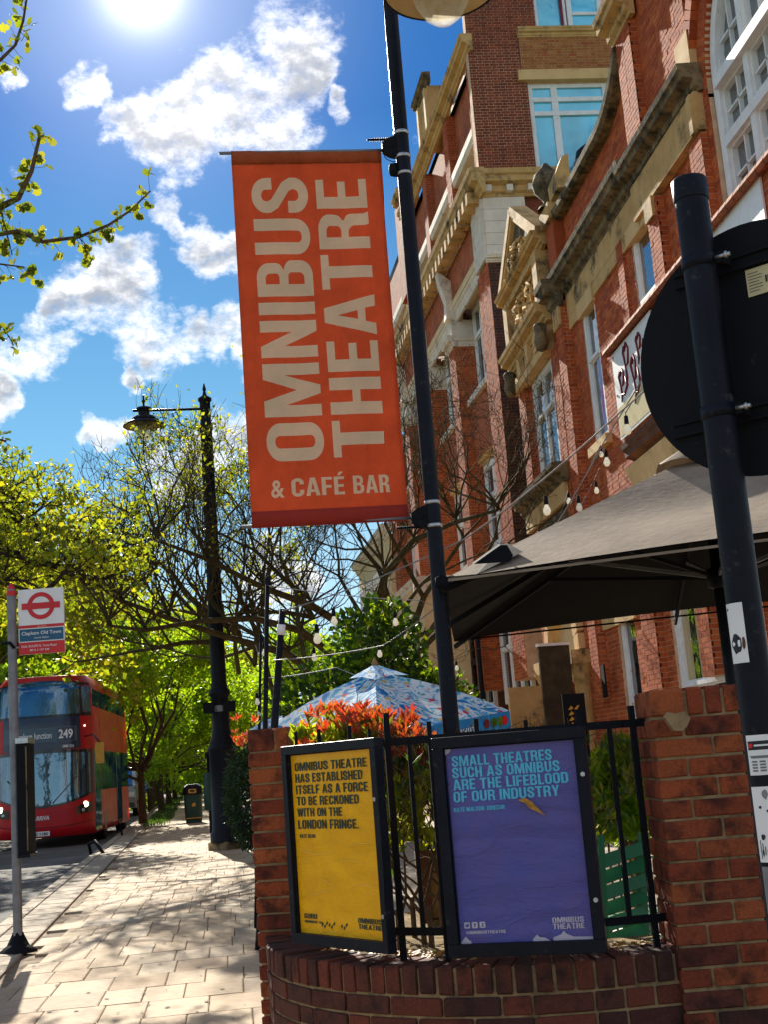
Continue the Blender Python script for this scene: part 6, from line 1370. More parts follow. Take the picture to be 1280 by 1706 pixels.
# red photinia behind the railing
def rosettes(name, mat, parent, pts_, size, nl, seed, asp=3.2, upb=.6):
    rs_ = np.random.RandomState(seed); P_ = np.repeat(np.array(pts_), nl, 0); D_ = rs_.normal(size=P_.shape)*.7; D_[:, 2] = np.abs(D_[:, 2])*.7+upb; return leaves(name, mat, parent, P_+rs_.normal(size=P_.shape)*.006, D_, size, asp, .18)
def zone(px0, px1, py0, py1, Y0, Y1, n, seed):
    rs_ = random.Random(seed); return [tuple(at(rs_.uniform(px0, px1), rs_.uniform(py0, py1), Y=rs_.uniform(Y0, Y1))) for _ in range(n)]
ph_ = thing('photinia_shrub', 'red tipped shrub with tangled brown stems behind the railing between the posters', 'shrub', (.75, 6.3, .5))
st_ = MB(); rs = random.Random(3); tp_l = []
for k in range(26):
    b = Vector((rs.uniform(.5, 1.15), rs.uniform(5.7, 6.5), .5)); g2, t2 = grow(rs.randint(0, 9999), b, 1.25, (.7, 1.4), 3, n0=2, up=.9, trunk_h=.25, r0=.013, nch=(2, 3), wig=.35, minr=.0022)
    inb = lambda p: ((Vector((p.x, p.y, 0))-CC).length < RR-.16 and p.x > .2) and p.z < 1.60
    for q_, r_, lv in g2:
        if all(inb(p) for p in q_): st_.tube(q_, r_, 4, cap=False)
    tp_l += [t_ for t_ in t2 if t_[2] <= 1 and inb(t_[0])]
st_.build('stems', 'twig', ph_, kind='stuff')
low = [tuple(t_[0]) for t_ in tp_l if t_[0].z < 1.35][::2]; rosettes('leaves', 'leaf_bud', ph_, low, .05, 3, 4)
rosettes('leaves', 'leaf_dark', ph_, [tuple(t_[0]) for t_ in tp_l if t_[0].z < 1.5][::3], .06, 4, 8)
red = zone(500, 700, 1214, 1268, 5.9, 6.7, 120, 5)+zone(510, 690, 1192, 1220, 5.9, 6.6, 28, 15)+zone(530, 660, 1180, 1196, 6.0, 6.6, 9, 19)+zone(440, 520, 1232, 1270, 6.3, 6.9, 60, 6)+zone(640, 730, 1225, 1310, 5.8, 6.5, 90, 7)+zone(560, 640, 1196, 1215, 6.0, 6.6, 26, 9)+zone(388, 425, 1200, 1250, 10.0, 11.0, 8, 12)
rosettes('red_leaves', 'leaf_red', ph_, red, .062, 8, 6); rosettes('bronze_leaves', 'leaf_oak', ph_, [(x, y, z-.03) for x, y, z in red[::2]], .055, 6, 16)
rosettes('green_leaves', 'leaf_spring', ph_, zone(490, 620, 1222, 1250, 5.95, 6.3, 60, 10)+zone(640, 730, 1290, 1420, 5.6, 6.2, 60, 11), .07, 6, 7, 2.4)
# clipped evergreen hedge beyond the left pier
hd = thing('yew_bush', 'dark green clipped bush hanging over the pavement left of the narrow brick pier', 'bush', (.1, 12.9, 0))
rs = np.random.RandomState(12); n_ = 9000; q = rs.normal(size=(n_, 3)); q /= np.linalg.norm(q, axis=1, keepdims=True); P = np.array([.02, 12.6, 1.20])+q*np.array([.40, .6, .56])*rs.uniform(.7, 1.04, (n_, 1)); P[:, 2] += .06*np.sin(P[:, 0]*17)*np.cos(P[:, 1]*13)
leaves('crown', 'leaf_deep', hd, P, q+rs.normal(size=q.shape)*.5+np.array([0, 0, -.3]), .055, 2.6)
mb = MB(); mb.tube([(.12, 12.6, 0), (.05, 12.6, 1.2)], [.05, .04], 8); mb.build('trunk', 'bark', hd)
# plants on the right behind the railing
pl1 = thing('leafy_shrub', 'glossy green shrub behind the railing right of the purple poster', 'shrub', (1.75, 6.6, .4))
rosettes('leaves', 'leaf_green', pl1, zone(985, 1075, 1300, 1410, 6.3, 7.0, 150, 20), .10, 7, 21, 3.2, .2); rosettes('leaves', 'leaf_green', pl1, zone(985, 1082, 1262, 1340, 6.4, 7.1, 70, 22), .085, 6, 23, 2.6, .4)
rosettes('sunlit_tops', 'leaf_spring', pl1, zone(1000, 1082, 1235, 1310, 6.2, 7.3, 150, 24), .06, 8, 25, 3.0, .6)  # yellower leaves on top put the sunlight into their colour
mb = MB()
for k in range(14): b = at(random.uniform(1000, 1080), 1420, Y=6.6); mb.tube([(b.x, b.y, .3), (b.x+random.uniform(-.05, .05), b.y, .9), tuple(at(random.uniform(995, 1080), random.uniform(1280, 1380), Y=6.6))], .006, 5)
mb.build('stems', 'twig', pl1)
# verge tufts
rs = np.random.RandomState(2); n_ = 2600; yy = rs.uniform(40, 90, n_); xx = -2.62-.052*(yy-8)+rs.uniform(.5, 1.3, n_); o = leaves('verge_grass', 'leaf_dark', None, np.stack([xx, yy, np.full(n_, .0)], 1), np.stack([rs.normal(size=n_)*.4, rs.normal(size=n_)*.4, np.ones(n_)], 1), .11, 4., kind='stuff'); tag(o, 'tufts of grass round the street trees in the verge', 'grass')
# black leafy tuft near the kerb build-out
kt = thing('kerb_post', 'small leaning stake in the planted corner of the kerb', 'stake', tuple(at(203, 1392, Z=0))); mb = MB(); p = at(203, 1392, Z=0); mb.tube([p, p+Vector((-.05, 0, .30))], [.03, .022], 8); mb.tube([p+Vector((-.02, 0, .3)), p+Vector((-.09, 0, .30))], [.03, .03], 8); mb.build('post', 'metal_black_matt', kt)
bl_ = thing('cycle_hoop', 'low bent black hoop at the kerb corner', 'hoop', tuple(at(160, 1425, Z=0))); mb = MB(); p = at(158, 1424, Z=-.02); mb.tube([p+Vector((-.12, .3, 0)), p+Vector((-.15, .2, .22)), p+Vector((0, .0, .28)), p+Vector((.22, -.3, .0))], .035, 8); mb.build('hoop', 'metal_black_matt', bl_)
# ------------------------------------------------------------------ tall street lamp
L2P = Vector((-.79, 25.4, 0)); ls = thing('lamp_post', 'tall ornate black street lamp with one hanging lantern, standing on the pavement', 'lamp post', tuple(L2P))
mb = MB(); mb.lathe(L2P, [(.36, 0), (.36, .14), (.33, .16)], 4); mb.build('plinth', 'stone_weathered', ls)
mb = MB(); mb.lathe(L2P, [(.31, .14), (.31, .30), (.265, .36), (.26, 1.85), (.29, 1.9), (.25, 2.0), (.20, 2.12), (.17, 2.3), (.17, 2.9), (.21, 2.95), (.21, 3.02), (.165, 3.08), (.15, 3.2)], 20); mb.build('base', 'metal_black', ls)
mb = MB(); mb.lathe(L2P, [(.15, 3.18), (.142, 5.0), (.15, 5.05), (.15, 5.12), (.138, 5.2), (.12, 8.3), (.14, 8.34), (.14, 8.42), (.11, 8.5), (.11, 8.92), (.14, 8.95), (.14, 9.0), (.05, 9.06), (.025, 9.15), (.04, 9.19), (.01, 9.32)], 20); mb.build('column', 'metal_black', ls)
mb = MB(); hg = Vector((-2.03, 25.4, 8.86)); mb.tube([L2P+Vector((0, 0, 8.78)), hg+Vector((-.22, 0, -.05))], .028, 8)
pp = [L2P+Vector((-.12, 0, 8.3))]+[L2P+Vector((-.12-.55*sin(a), 0, 8.78-.42*cos(a))) for a in [i*.17 for i in range(1, 9)]]; mb.tube(pp, .014, 6)
for cx, cz, r_ in ((-.62, 8.68, .06), (-.22, 8.42, .05)): mb.tube([L2P+Vector((cx+r_*cos(a), 0, cz+r_*sin(a))) for a in [i*.6 for i in range(10)]], .010, 5)
mb.build('arm', 'metal_black', ls); lantern(ls, hg+Vector((0, 0, -.0)), .43)
fs_ = thing('finger_sign', 'small dark finger sign fixed across the tall street lamp', 'sign', tuple(at(364, 1180, Y=25.2)))
for x0, x1 in ((338, 357), (371, 392)): a, b = at(x0, 1180 if x0 < 350 else 1177, Y=25.2), at(x1, 1179 if x0 < 350 else 1176, Y=25.2); mb = MB(); mb.bar(a, b, .04, .21); mb.build('arm', 'metal_black_matt', fs_)
mb = MB(); mb.lathe((L2P.x, L2P.y, at(364, 1180, Y=25.2).z), [(.175, -.06), (.18, .06)], 16); mb.build('clamp', 'steel_grey', fs_)
bp = thing('short_post', 'shorter dark post with a round cap just behind the tall street lamp', 'post', tuple(at(356, 1395, Z=0))); c = at(355, 1388, Z=0); mb = MB(); mb.lathe((c.x, c.y, 0), [(.09, 0), (.085, 1.9), (.12, 1.92), (.12, 1.97), (.0, 2.03)], 14); mb.build('post', 'metal_black', bp)
mb = MB(); mb.lathe((c.x-.05, c.y-.05, .9), [(.10, -.35), (.14, -.3), (.14, .5), (.08, .58)], 12); mb.build('panel', 'bin_green', bp)

# ------------------------------------------------------------------ litter bin
bc = at(323, 1371, Z=0); bi = thing('litter_bin', 'dark green litter bin with a domed top and yellow mark on the pavement', 'litter bin', tuple(bc))
def outl(w, d, z, r_=.08): return [(bc.x+p[0], bc.y+p[1], z) for p in rr(-w, -d, w, d, r_, 3)]
def loft(mb_, rings, cap=True):
    n = len(rings[0]); mb_.add([p for r_ in rings for p in r_], [(i*n+j, i*n+(j+1) % n, (i+1)*n+(j+1) % n, (i+1)*n+j) for i in range(len(rings)-1) for j in range(n)]+([tuple(range((len(rings)-1)*n, len(rings)*n))] if cap else []))
mb = MB(); loft(mb, [outl(.24, .22, .0), outl(.24, .22, .10), outl(.26, .24, .12), outl(.27, .25, .86)]); mb.build('body', 'bin_green', bi)
mb = MB(); loft(mb, [outl(.29, .27, .86), outl(.29, .27, 1.0), outl(.27, .25, 1.10), outl(.18, .16, 1.17)]); mb.build('hood', 'metal_black', bi)
mb = MB(); mb.prism(rr(-.12, .90, .12, 1.03, .03), lambda p: Vector((bc.x+p[0], bc.y-.272, p[1])), lambda p: Vector((bc.x+p[0], bc.y-.27, p[1]))); mb.build('opening', 'yellow_plastic', bi)
mb = MB(); mb.prism(rr(-.07, .94, .07, 1.0, .02), lambda p: Vector((bc.x+p[0], bc.y-.276, p[1])), lambda p: Vector((bc.x+p[0], bc.y-.273, p[1]))); mb.build('slot', 'bin_green', bi)
mb = MB(); mb.prism([(-.02, .50), (.07, .50), (.09, .56), (.05, .62), (-.0, .60), (-.04, .55)], lambda p: Vector((bc.x+p[0], bc.y-.262, p[1])), lambda p: Vector((bc.x+p[0], bc.y-.255, p[1]))); mb.build('emblem', 'yellow_plastic', bi)
mb = MB(); mb.box(bc.x-.25, bc.x+.25, bc.y-.262, bc.y-.24, .14, .17); mb.build('band', 'yellow_plastic', bi)

# ------------------------------------------------------------------ double decker bus
rt = at(158, 1400, Z=-.1); BX, BY = rt.x-1.275+.25, 34.2
bus = thing('double_decker_bus', 'red double decker bus with a blue front band showing route 249 at the kerb', 'bus', (BX, BY, -.1))
HW = 1.275; Zb = -.1
def ys_(x, z):           # front surface: bowed in plan and raked above the windscreen
    u = abs(x)/HW; y = .42*u**5+.06*u*u
    if z > 1.2: y += .03*(z-1.2)
    if z > 3.2: y += .10*(z-3.2)+.03*(z-3.2)**2
    if z > 4.1: y += .55*(z-4.1)**1.3*1.6
    if z < .7: y += .05*(.7-z)
    return y
def hwz(z): return HW-(.012 if z < 3 else .012+.045*(z-3)**1.5)-(max(0, z-4.15)*.55)
def BP(x, y, z): return Vector((BX+x, BY+y, Zb+z))
zs = [.26, .5, .8, 1.1, 1.5, 2.0, 2.5, 3.0, 3.4, 3.8, 4.1, 4.22, 4.31, 4.37, 4.40]; xs = [-1+2*i/20 for i in range(21)]
mb = MB(); n = len(xs); ring = []
for z in zs:
    r_ = [BP(x*hwz(z), ys_(x*HW, z), z) for x in xs]+[BP(hwz(z), yy, z) for yy in (2.4, 4.8, 7.2, 9.1)]+[BP(hwz(z)*.5, 9.3, z), BP(-hwz(z)*.5, 9.3, z)]+[BP(-hwz(z), yy, z) for yy in (9.1, 7.2, 4.8, 2.4)]; ring.append(r_)
k = len(ring[0]); mb.add([p for r_ in ring for p in r_], [(i*k+j, i*k+(j+1) % k, (i+1)*k+(j+1) % k, (i+1)*k+j) for i in range(len(zs)-1) for j in range(k)]+[tuple(range((len(zs)-1)*k, len(zs)*k)), tuple(range(k))[::-1]], smooth=True)
body = mb.build('body', 'bus_red', bus)
def patch(name, mat, x0, x1, zf0, zf1, off=.012, nx=16, nz=8, parent=None, th=.0):
    mb_ = MB(); vs = []
    for j in range(nz+1):
        for i in range(nx+1):
            x = x0+(x1-x0)*i/nx; z = zf0(x)+(zf1(x)-zf0(x))*j/nz; x2 = x/HW*hwz(z); vs.append(BP(x2, ys_(x, z)-off, z))
    mb_.add(vs, [(j*(nx+1)+i, j*(nx+1)+i+1, (j+1)*(nx+1)+i+1, (j+1)*(nx+1)+i) for j in range(nz) for i in range(nx)], smooth=True); return mb_.build(name, mat, parent or bus)
C = lambda v: (lambda x: v)
ft = lambda x: 4.24-.10*(x/HW)**2
patch('upper_windscreen', 'glass_bus', -1.18, 1.0, C(3.36), ft, .014); patch('upper_surround', 'black_gloss', -1.26, 1.262, C(3.30), lambda x: ft(x)+.03, .008); patch('corner_glass', 'glass_bus', 1.06, 1.255, C(3.40), lambda x: 4.08, .014, 5)
patch('navy_band', 'bus_navy', -.98, 1.0, C(2.46), C(3.30), .010); dst = patch('destination_display', 'plastic_grey', -.97, .92, C(2.66), C(3.04), .016)
dst.data.materials.clear(); m, t = new_mat('display_panel'); b, o_ = bsdf(t, .3, .5); b.inputs['Base Color'].default_value = (.05, .09, .13, 1); dst.data.materials.append(m)
patch('display_box', 'bus_navy', .42, .86, C(2.68), C(3.02), .020, 6, 3)
fnb = lambda x, z: BP(x/HW*hwz(z), ys_(x, z)-.024, z)
def fb_(x, y): return fnb(x, y)
ftext('route_number', '249', fb_, .46, 2.745, .23, 'print_white', bus, width=.36, off=.025); ftext('destination', 'Clapham Junction', fb_, -.70, 2.76, .17, 'print_white', bus, width=.98, off=.012); ftext('fleet_code', 'EM8 203', fb_, .56, 2.50, .07, 'print_white', bus, width=.28, off=.01)
bot = lambda x: 1.06+.30*abs(x/HW)**2.2
patch('windscreen_surround', 'black_gloss', -1.262, 1.262, lambda x: bot(x)-.05, lambda x: 2.46-.04*(x/HW)**2, .009); patch('windscreen', 'glass_bus', -1.22, 1.20, bot, lambda x: 2.38-.05*(x/HW)**2, .014)
patch('side_lamp', 'headlight', 1.09, 1.12, C(3.02), C(3.05), .018, 2, 2)
for sg in (-1, 1):
    patch('headlight_housing', 'black_gloss', *((.86, 1.235) if sg > 0 else (-1.235, -.86)), lambda x: .78+.12*(abs(x)-.86), lambda x: .98+.30*(abs(x)-.86), .010, 8, 4)
    for xx, zz_2, r_, mt in ((1.08, 1.02, .075, 'headlight'), (1.02, .87, .05, 'steel')):
        mb = MB(); c = BP(sg*xx/HW*hwz(zz_2), ys_(xx, zz_2)-.018, zz_2); pts = [c+Vector((cos(a)*r_, abs(sin(0))+.25*sg*cos(a)*r_*sg*1.0*(1 if sg > 0 else -1), sin(a)*r_)) for a in [2*pi*i/16 for i in range(16)]]; mb.add([c+Vector((0, -.02, 0))]+pts, [(0, 1+i, 1+(i+1) % 16) for i in range(16)]); mb.build('headlight', mt, bus)
mb = MB(); mb.add([fnb(-.36, .30), fnb(.18, .30), fnb(.18, .42), fnb(-.36, .42)], [(0, 1, 2, 3)]); np_ = mb.build('number_plate', 'print_white', bus); ftext('plate_text', 'LTZ 1180', lambda x, y: fnb(x, y)+Vector((0, -.006, 0)), -.31, .325, .07, 'print_black', np_, width=.44, off=.02)
ftext('operator_name', 'ARRIVA', fb_, -.24, .70, .11, 'print_white', bus, width=.42, off=.02, sh=.15)
mb = MB(); q = [(-.40, .68), (-.33, .83), (-.26, .68), (-.29, .68), (-.33, .76), (-.36, .68)]; mb.add([fnb(*p) for p in q], [tuple(range(6))]); mb.build('emblem', 'print_white', bus)
patch('lower_line', 'black_gloss', -1.2, 1.2, lambda x: .50+.12*abs(x/HW)**3, lambda x: .515+.12*abs(x/HW)**3, .012, 16, 1); patch('wiper_panel', 'black_gloss', -.15, .15, C(1.0), C(1.06), .016, 4, 1)
for a, b in ((-.9, .1), (.9, -.1)): mb = MB(); p0, p1 = fnb(a*.3, 1.1), fnb(a, 1.75); mb.tube([p0-Vector((0, .03, 0)), p1-Vector((0, .02, 0))], .012, 5); mb.build('wiper', 'black_gloss', bus)
# nearside: doors, windows, wheels
FBs = Fr((BX+HW-.012, BY), (0, 1), (1, 0))
def sp(name, mat, s0, s1, z0, z1, o0=-.01, o1=.012, parent=None): mb_ = MB(); mb_.fbox(FBs, s0, s1, z0+Zb, z1+Zb, o0, o1); return mb_.build(name, mat, parent or bus)
dr = sp('door', 'black_gloss', .55, 1.85, .32, 2.42)
for s0 in (.60, 1.22): sp('door_glass', 'glass_bus', s0, s0+.56, .42, 2.32, .012, .018, dr)
for s0, s1 in ((2.0, 3.2), (3.3, 4.5), (4.6, 5.6), (7.1, 8.3), (8.4, 9.0)): w_ = sp('side_window', 'glass_bus', s0, s1, 1.35, 2.40)
d2 = sp('door', 'black_gloss', 5.7, 7.0, .32, 2.42); [sp('door_glass', 'glass_bus', s0, s0+.56, .42, 2.32, .012, .018, d2) for s0 in (5.75, 6.37)]
for i in range(6): sp('upper_side_window', 'glass_bus', .75+i*1.35, 2.0+i*1.35, 3.38, 4.02, -.05, -.02)
sp('side_panel', 'yellow_plastic', 2.0, 5.6, 2.55, 3.2, -.01, .008).data.materials[0] = MATS['bus_red']
for sg in (-1, 1):
    for yy in (2.75, 7.9):
        mb = MB(); c = BP(sg*(HW-.16), yy, .48); mb.tube([c-Vector((.14, 0, 0)), c+Vector((.14, 0, 0))], .48, 24); w_ = mb.build('wheel', 'tyre', bus); mb = MB(); mb.tube([c+Vector((sg*.141, 0, 0)), c+Vector((sg*.155, 0, 0))], .27, 20); mb.build('rim', 'steel_grey', w_)
mb = MB(); mb.tube([BP(1.1, .25, 2.75), BP(1.35, -.05, 2.78), BP(1.52, -.12, 2.55)], .022, 6); arm = mb.build('mirror_arm', 'black_gloss', bus)
mb = MB(); mb.prism(rr(1.40, 2.02, 1.62, 2.56, .06), lambda p: BP(p[0], -.16, p[1]), lambda p: BP(p[0], -.08, p[1])); mb.build('mirror', 'yellow_plastic', arm)
mb = MB(); mb.box(BX-.9, BX+.5, BY+.8, BY+.86, 3.3, 3.9); mb.build('seat_back', 'bus_navy', bus)

# ------------------------------------------------------------------ bus stop
b0 = at(30, 1588, Z=0); BS = Vector((b0.x, b0.y, 0)); stp = thing('bus_stop', 'grey bus stop post with a white and red flag sign at far left', 'bus stop', tuple(BS))
mb = MB(); mb.lathe(BS, [(.042, 0), (.042, 3.30)], 20); mb.build('post', 'steel_grey', stp)
mb = MB(); mb.lathe(BS, [(.17, 0), (.17, .02), (.10, .07), (.055, .16), (.05, .18)], 4); mb.build('base', 'metal_black_matt', stp)
mb = MB(); zt3 = at(12, 988, Y=BS.y).z; mb.lathe(BS, [(.045, zt3-.03), (.047, zt3), (.03, zt3+.06), (.0, zt3+.10)], 12); mb.build('cap', 'print_red', stp)
stp.children[0].data.vertices.foreach_set  # noqa
for v in stp.children[0].data.vertices:
    if v.co.z > 2: v.co.z = zt3
tl3, tr3, bl3 = at(29, 983, Y=BS.y-.02), at(106, 979, Y=BS.y-.02), at(33, 1091, Y=BS.y-.02); FW3, FH3 = (tr3-tl3).length, abs(tl3.z-bl3.z)
org = Vector((tl3.x, BS.y-.02, (tl3.z+tr3.z)/2)); ex3 = Vector((cos(radians(5)), -sin(radians(5)), 0)); nn3 = Vector((-sin(radians(5)), -cos(radians(5)), 0))
def fg(u, v, o=0.): return org+ex3*(u*FW3)-Zu*(v*FH3)+nn3*o
def quad(name, mat, u0, u1, v0, v1, o, parent): mb_ = MB(); mb_.add([fg(u0, v0, o), fg(u1, v0, o), fg(u1, v1, o), fg(u0, v1, o)], [(0, 1, 2, 3)]); return mb_.build(name, mat, parent)
mb = MB(); mb.prism([(0, 0), (1, 0), (1, 1), (0, 1)], lambda p: fg(p[0], p[1], .0), lambda p: fg(p[0], p[1], -.025)); flag = fixn(mb.build('flag', 'print_white', stp))
quad('red_band', 'print_red', 0, 1, .555, .60, .002, flag); quad('blue_band', 'print_blue', .02, .98, .615, .80, .002, flag); quad('red_panel', 'print_red', 0, 1, .815, 1., .002, flag)
k = FH3/FW3; cx3, cy3 = .5, .265
mb = MB(); n = 40; vs = []
for i in range(n):
    a = 2*pi*i/n; vs += [fg(cx3+.30*cos(a), cy3+.30*sin(a)/k, .003), fg(cx3+.205*cos(a), cy3+.205*sin(a)/k, .003)]
mb.add(vs, [(2*i, 2*((i+1) % n), 2*((i+1) % n)+1, 2*i+1) for i in range(n)]); mb.build('roundel_ring', 'print_red', flag); quad('roundel_bar', 'print_red', .08, .92, cy3-.048, cy3+.048, .005, flag)
fl_ = lambda x, y: fg(x/FW3, .0+y/FH3, .005)
def ftx(s, u0, u1, vb, h, nm='lettering'): return ftext(nm, s, lambda x, y: fg(u0+x/FW3, vb-y/FH3, .006), 0, 0, h*FH3, 'print_white', flag, width=(u1-u0)*FW3, off=.008)
ftx('Clapham Old Town', .07, .93, .705, .055); ftx('towards Clapham', .34, .66, .765, .028); ftx('DIAL ROUTE N. Town Road', .06, .82, .895, .035); ftx('88 N 3 137 249', .24, .66, .955, .032)
ftext('lettering', 'BUSES', lambda x, y: fg(.42+x/FW3, .592-y/FH3, .006), 0, 0, .022*FH3, 'print_cream', flag, width=.2*FW3)
for vv in (.12, .88): mb = MB(); mb.tube([fg(0, vv, -.012), fg(-.10, vv, -.012)], .008, 6); mb.build('bracket', 'steel', stp)
mb = MB(); mb.tube([Vector((BS.x-.09, BS.y-.03, at(10, 1078, Y=BS.y).z+.03)), Vector((BS.x-.01, BS.y-.06, at(10, 1078, Y=BS.y).z+.03)), Vector((BS.x+.03, BS.y-.06, at(10, 1078, Y=BS.y).z-.02))], .016, 7); mb.build('spot_lamp', 'metal_black_matt', stp)
# timetable case on its own side of the post
a3, b3 = at(25, 1240, Y=BS.y-.05), at(48, 1422, Y=BS.y-.05); tcx = BS.x+.085
mb = MB(); mb.box(tcx-.045, tcx+.055, BS.y-.13, BS.y+.22, b3.z, a3.z); tcs = mb.build('timetable_case', 'metal_black_matt', stp); mb = MB(); mb.box(tcx-.052, tcx+.062, BS.y-.14, BS.y+.23, a3.z+.002, a3.z+.05); mb.build('case_top', 'steel', tcs)
mb = MB(); mb.box(tcx+.035, tcx+.048, BS.y-.134, BS.y-.131, b3.z+.03, a3.z-.03); mb.build('case_edge', 'stone_weathered', tcs); mb = MB(); mb.box(tcx-.05, tcx+.06, BS.y-.138, BS.y+.228, b3.z-.03, b3.z-.002); mb.build('case_foot', 'metal_black', tcs)

# ------------------------------------------------------------------ van and parked cars
def car(name, label, cat, x, y, rz, L_, Wd, H, prof, roofz, mat, van=False):
    t_ = thing(name, label, cat, (x, y, -.1)); mb_ = MB(); R_ = Matrix.Rotation(rz, 3, 'Z')
    def cp(a, b, c): return Vector((x, y, -.1))+R_ @ Vector((a, b, c))
    n_ = len(prof); rows = []
    for u, ins in ((-1, .10), (-.94, .02), (-.80, .0), (.80, .0), (.94, .02), (1, .10)):
        rows.append([cp(u*Wd/2*(1-(.16 if p[1] > roofz*.62 else 0)*((p[1]-roofz*.62)/(roofz*.38)) if p[1] > roofz*.62 else u*Wd/2), p[0], p[1]-(ins if p[1] > .4 else -ins)) if False else cp((u*Wd/2)*(1-.16*max(0, (p[1]-roofz*.62)/(roofz*.38))*(0 if van else 1)), p[0], p[1]-(ins*.6 if p[1] > .5 else 0)) for p in prof])
    mb_.add([p for r_ in rows for p in r_], [(i*n_+j, i*n_+(j+1) % n_, (i+1)*n_+(j+1) % n_, (i+1)*n_+j) for i in range(5) for j in range(n_)]+[tuple(range(n_))[::-1], tuple(range(5*n_, 6*n_))], smooth=False); fixn(mb_.build('body', mat, t_))
    for sg in (-1, 1):
        for yy in (L_*.18, L_*.80):
            mb_ = MB(); mb_.tube([cp(sg*(Wd/2-.2), yy, .33), cp(sg*(Wd/2+.01), yy, .33)], .33, 20); w_ = mb_.build('wheel', 'tyre', t_); mb_ = MB(); mb_.tube([cp(sg*(Wd/2+.01), yy, .33), cp(sg*(Wd/2+.02), yy, .33)], .19, 14); mb_.build('rim', 'steel', w_)
    return t_, cp
VX = at(217, 1352, Z=-.1); vprof = [(.05, .35), (.0, .8), (.12, 1.15), (.5, 1.3), (1.05, 2.05), (1.3, 2.15), (5.1, 2.15), (5.2, .4)]
vn, cp = car('parked_van', 'silver van seen from the front beyond the bus', 'van', -6.55, 57, .02, 5.2, 1.95, 2.15, vprof, 2.15, 'steel', True)
mb = MB(); mb.add([cp(-.82, .50, 1.33), cp(.82, .50, 1.33), cp(.78, 1.02, 2.02), cp(-.78, 1.02, 2.02)], [(0, 1, 2, 3)]); q_ = mb.build('windscreen', 'glass', vn); q_.location.y -= .02
for sg in (-1, 1):
    mb = MB(); mb.box(*sorted((-6.55+sg*.62, -6.55+sg*.92)), 56.98, 57.04, .72, .92); mb.build('headlight', 'print_white', vn); mb = MB(); mb.box(*sorted((-6.55+sg*1.0, -6.55+sg*1.2)), 57.6, 57.7, 1.3, 1.6); mb.build('mirror', 'black_gloss', vn)
mb = MB(); mb.box(-7.0, -6.1, 56.97, 57.03, .58, .80); mb.build('grille', 'black_gloss', vn); mb = MB(); mb.box(-7.45, -5.65, 56.96, 57.1, .28, .48); mb.build('bumper', 'plastic_grey', vn)
cprof = [(.05, .25), (.0, .6), (.15, .78), (1.1, .92), (1.85, 1.38), (2.4, 1.45), (3.3, 1.42), (4.0, 1.0), (4.3, .95), (4.35, .3)]
for i, (x, y, mt, lab) in enumerate(((-3.0, 92, 'print_white', 'white car parked far ahead beside the pavement'), (-.6, 96, 'steel', 'silver car parked in the distance behind the litter bin'), (-7.2, 72, 'bus_navy', 'dark car parked behind the silver van'), (-11.3, 50, 'plastic_grey', 'grey car across the road behind the bus'))):
    cr_, cp = car('parked_car', lab, 'car', x, y, .05, 4.35, 1.75, 1.45, cprof, 1.45, mt); cr_['group'] = 'cars parked along the street'
    mb = MB(); mb.add([cp(-.74, 1.14, .95), cp(.74, 1.14, .95), cp(.66, 1.82, 1.36), cp(-.66, 1.82, 1.36)], [(0, 1, 2, 3)]); q_ = mb.build('windscreen', 'glass', cr_); q_.location.y -= .02; q_.location.z += .01
    for sg in (-1, 1): mb = MB(); a = cp(sg*.68, .02, .68); mb.obox(a, (1, 0, 0), (0, 1, 0), (0, 0, 1), .14, .04, .07); mb.build('headlight', 'steel', cr_)
# estate railings and low hedge at the end of the pavement
fr_ = thing('timber_fence', 'brown timber fence running along the verge in the distance', 'fence', (-5.4, 62, 0))
for i in range(16): mb = MB(); y = 58+i*1.6; mb.box(kx(y)-.05+.1, kx(y)+.05+.1, y, y+.1, 0, 1.0); mb.build('post', 'wood_dark', fr_)
for z in (.5, .9): mb = MB(); mb.bar((kx(58)+.1, 58, z), (kx(83)+.1, 83, z), .04, .08); mb.build('rail', 'wood_dark', fr_)

# ------------------------------------------------------------------ black canopy parasol
NL = at(737, 966, Z=2.26); FL = at(758, 1066, Z=2.26); e1 = at(1280, 897, Z=2.26)
ng = (e1-NL).normalized(); NR = NL+ng*3.15; FR = FL+ng*3.15; cxy = (NL+FL+NR+FR)/4; AP = Vector((cxy.x, cxy.y, 3.02))
um = thing('canopy_parasol', 'large square parasol, taupe above and black below, over the terrace', 'parasol', (cxy.x, cxy.y, .2))
def lin(a, b, t_): return a+(b-a)*t_
top = MB(); und = MB()
CV = [NL, NR, FR, FL]; tt_ = .13
for i in range(4):
    a, b = CV[i], CV[(i+1) % 4]; nk, mk = 14, 10; vs = []
    for j in range(mk+1):
        v = j/mk*(1-tt_)
        for q in range(nk+1):
            u = q/nk; p = lin(lin(a, b, u), AP, v); sag = -.045*sin(pi*min(1, v*1.05))*sin(pi*u) - .03*sin(pi*u)*(1-v)*-1.0; p = p+Vector((0, 0, sag+.012*sin(v*9+i)*sin(pi*u))); vs.append(p)
    fs = [(j*(nk+1)+q, j*(nk+1)+q+1, (j+1)*(nk+1)+q+1, (j+1)*(nk+1)+q) for j in range(mk) for q in range(nk)]
    top.add(vs, fs, smooth=True); und.add([v-Vector((0, 0, .007)) for v in vs], [f[::-1] for f in fs], smooth=True)
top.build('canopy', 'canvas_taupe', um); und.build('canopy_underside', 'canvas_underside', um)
vt = MB(); 
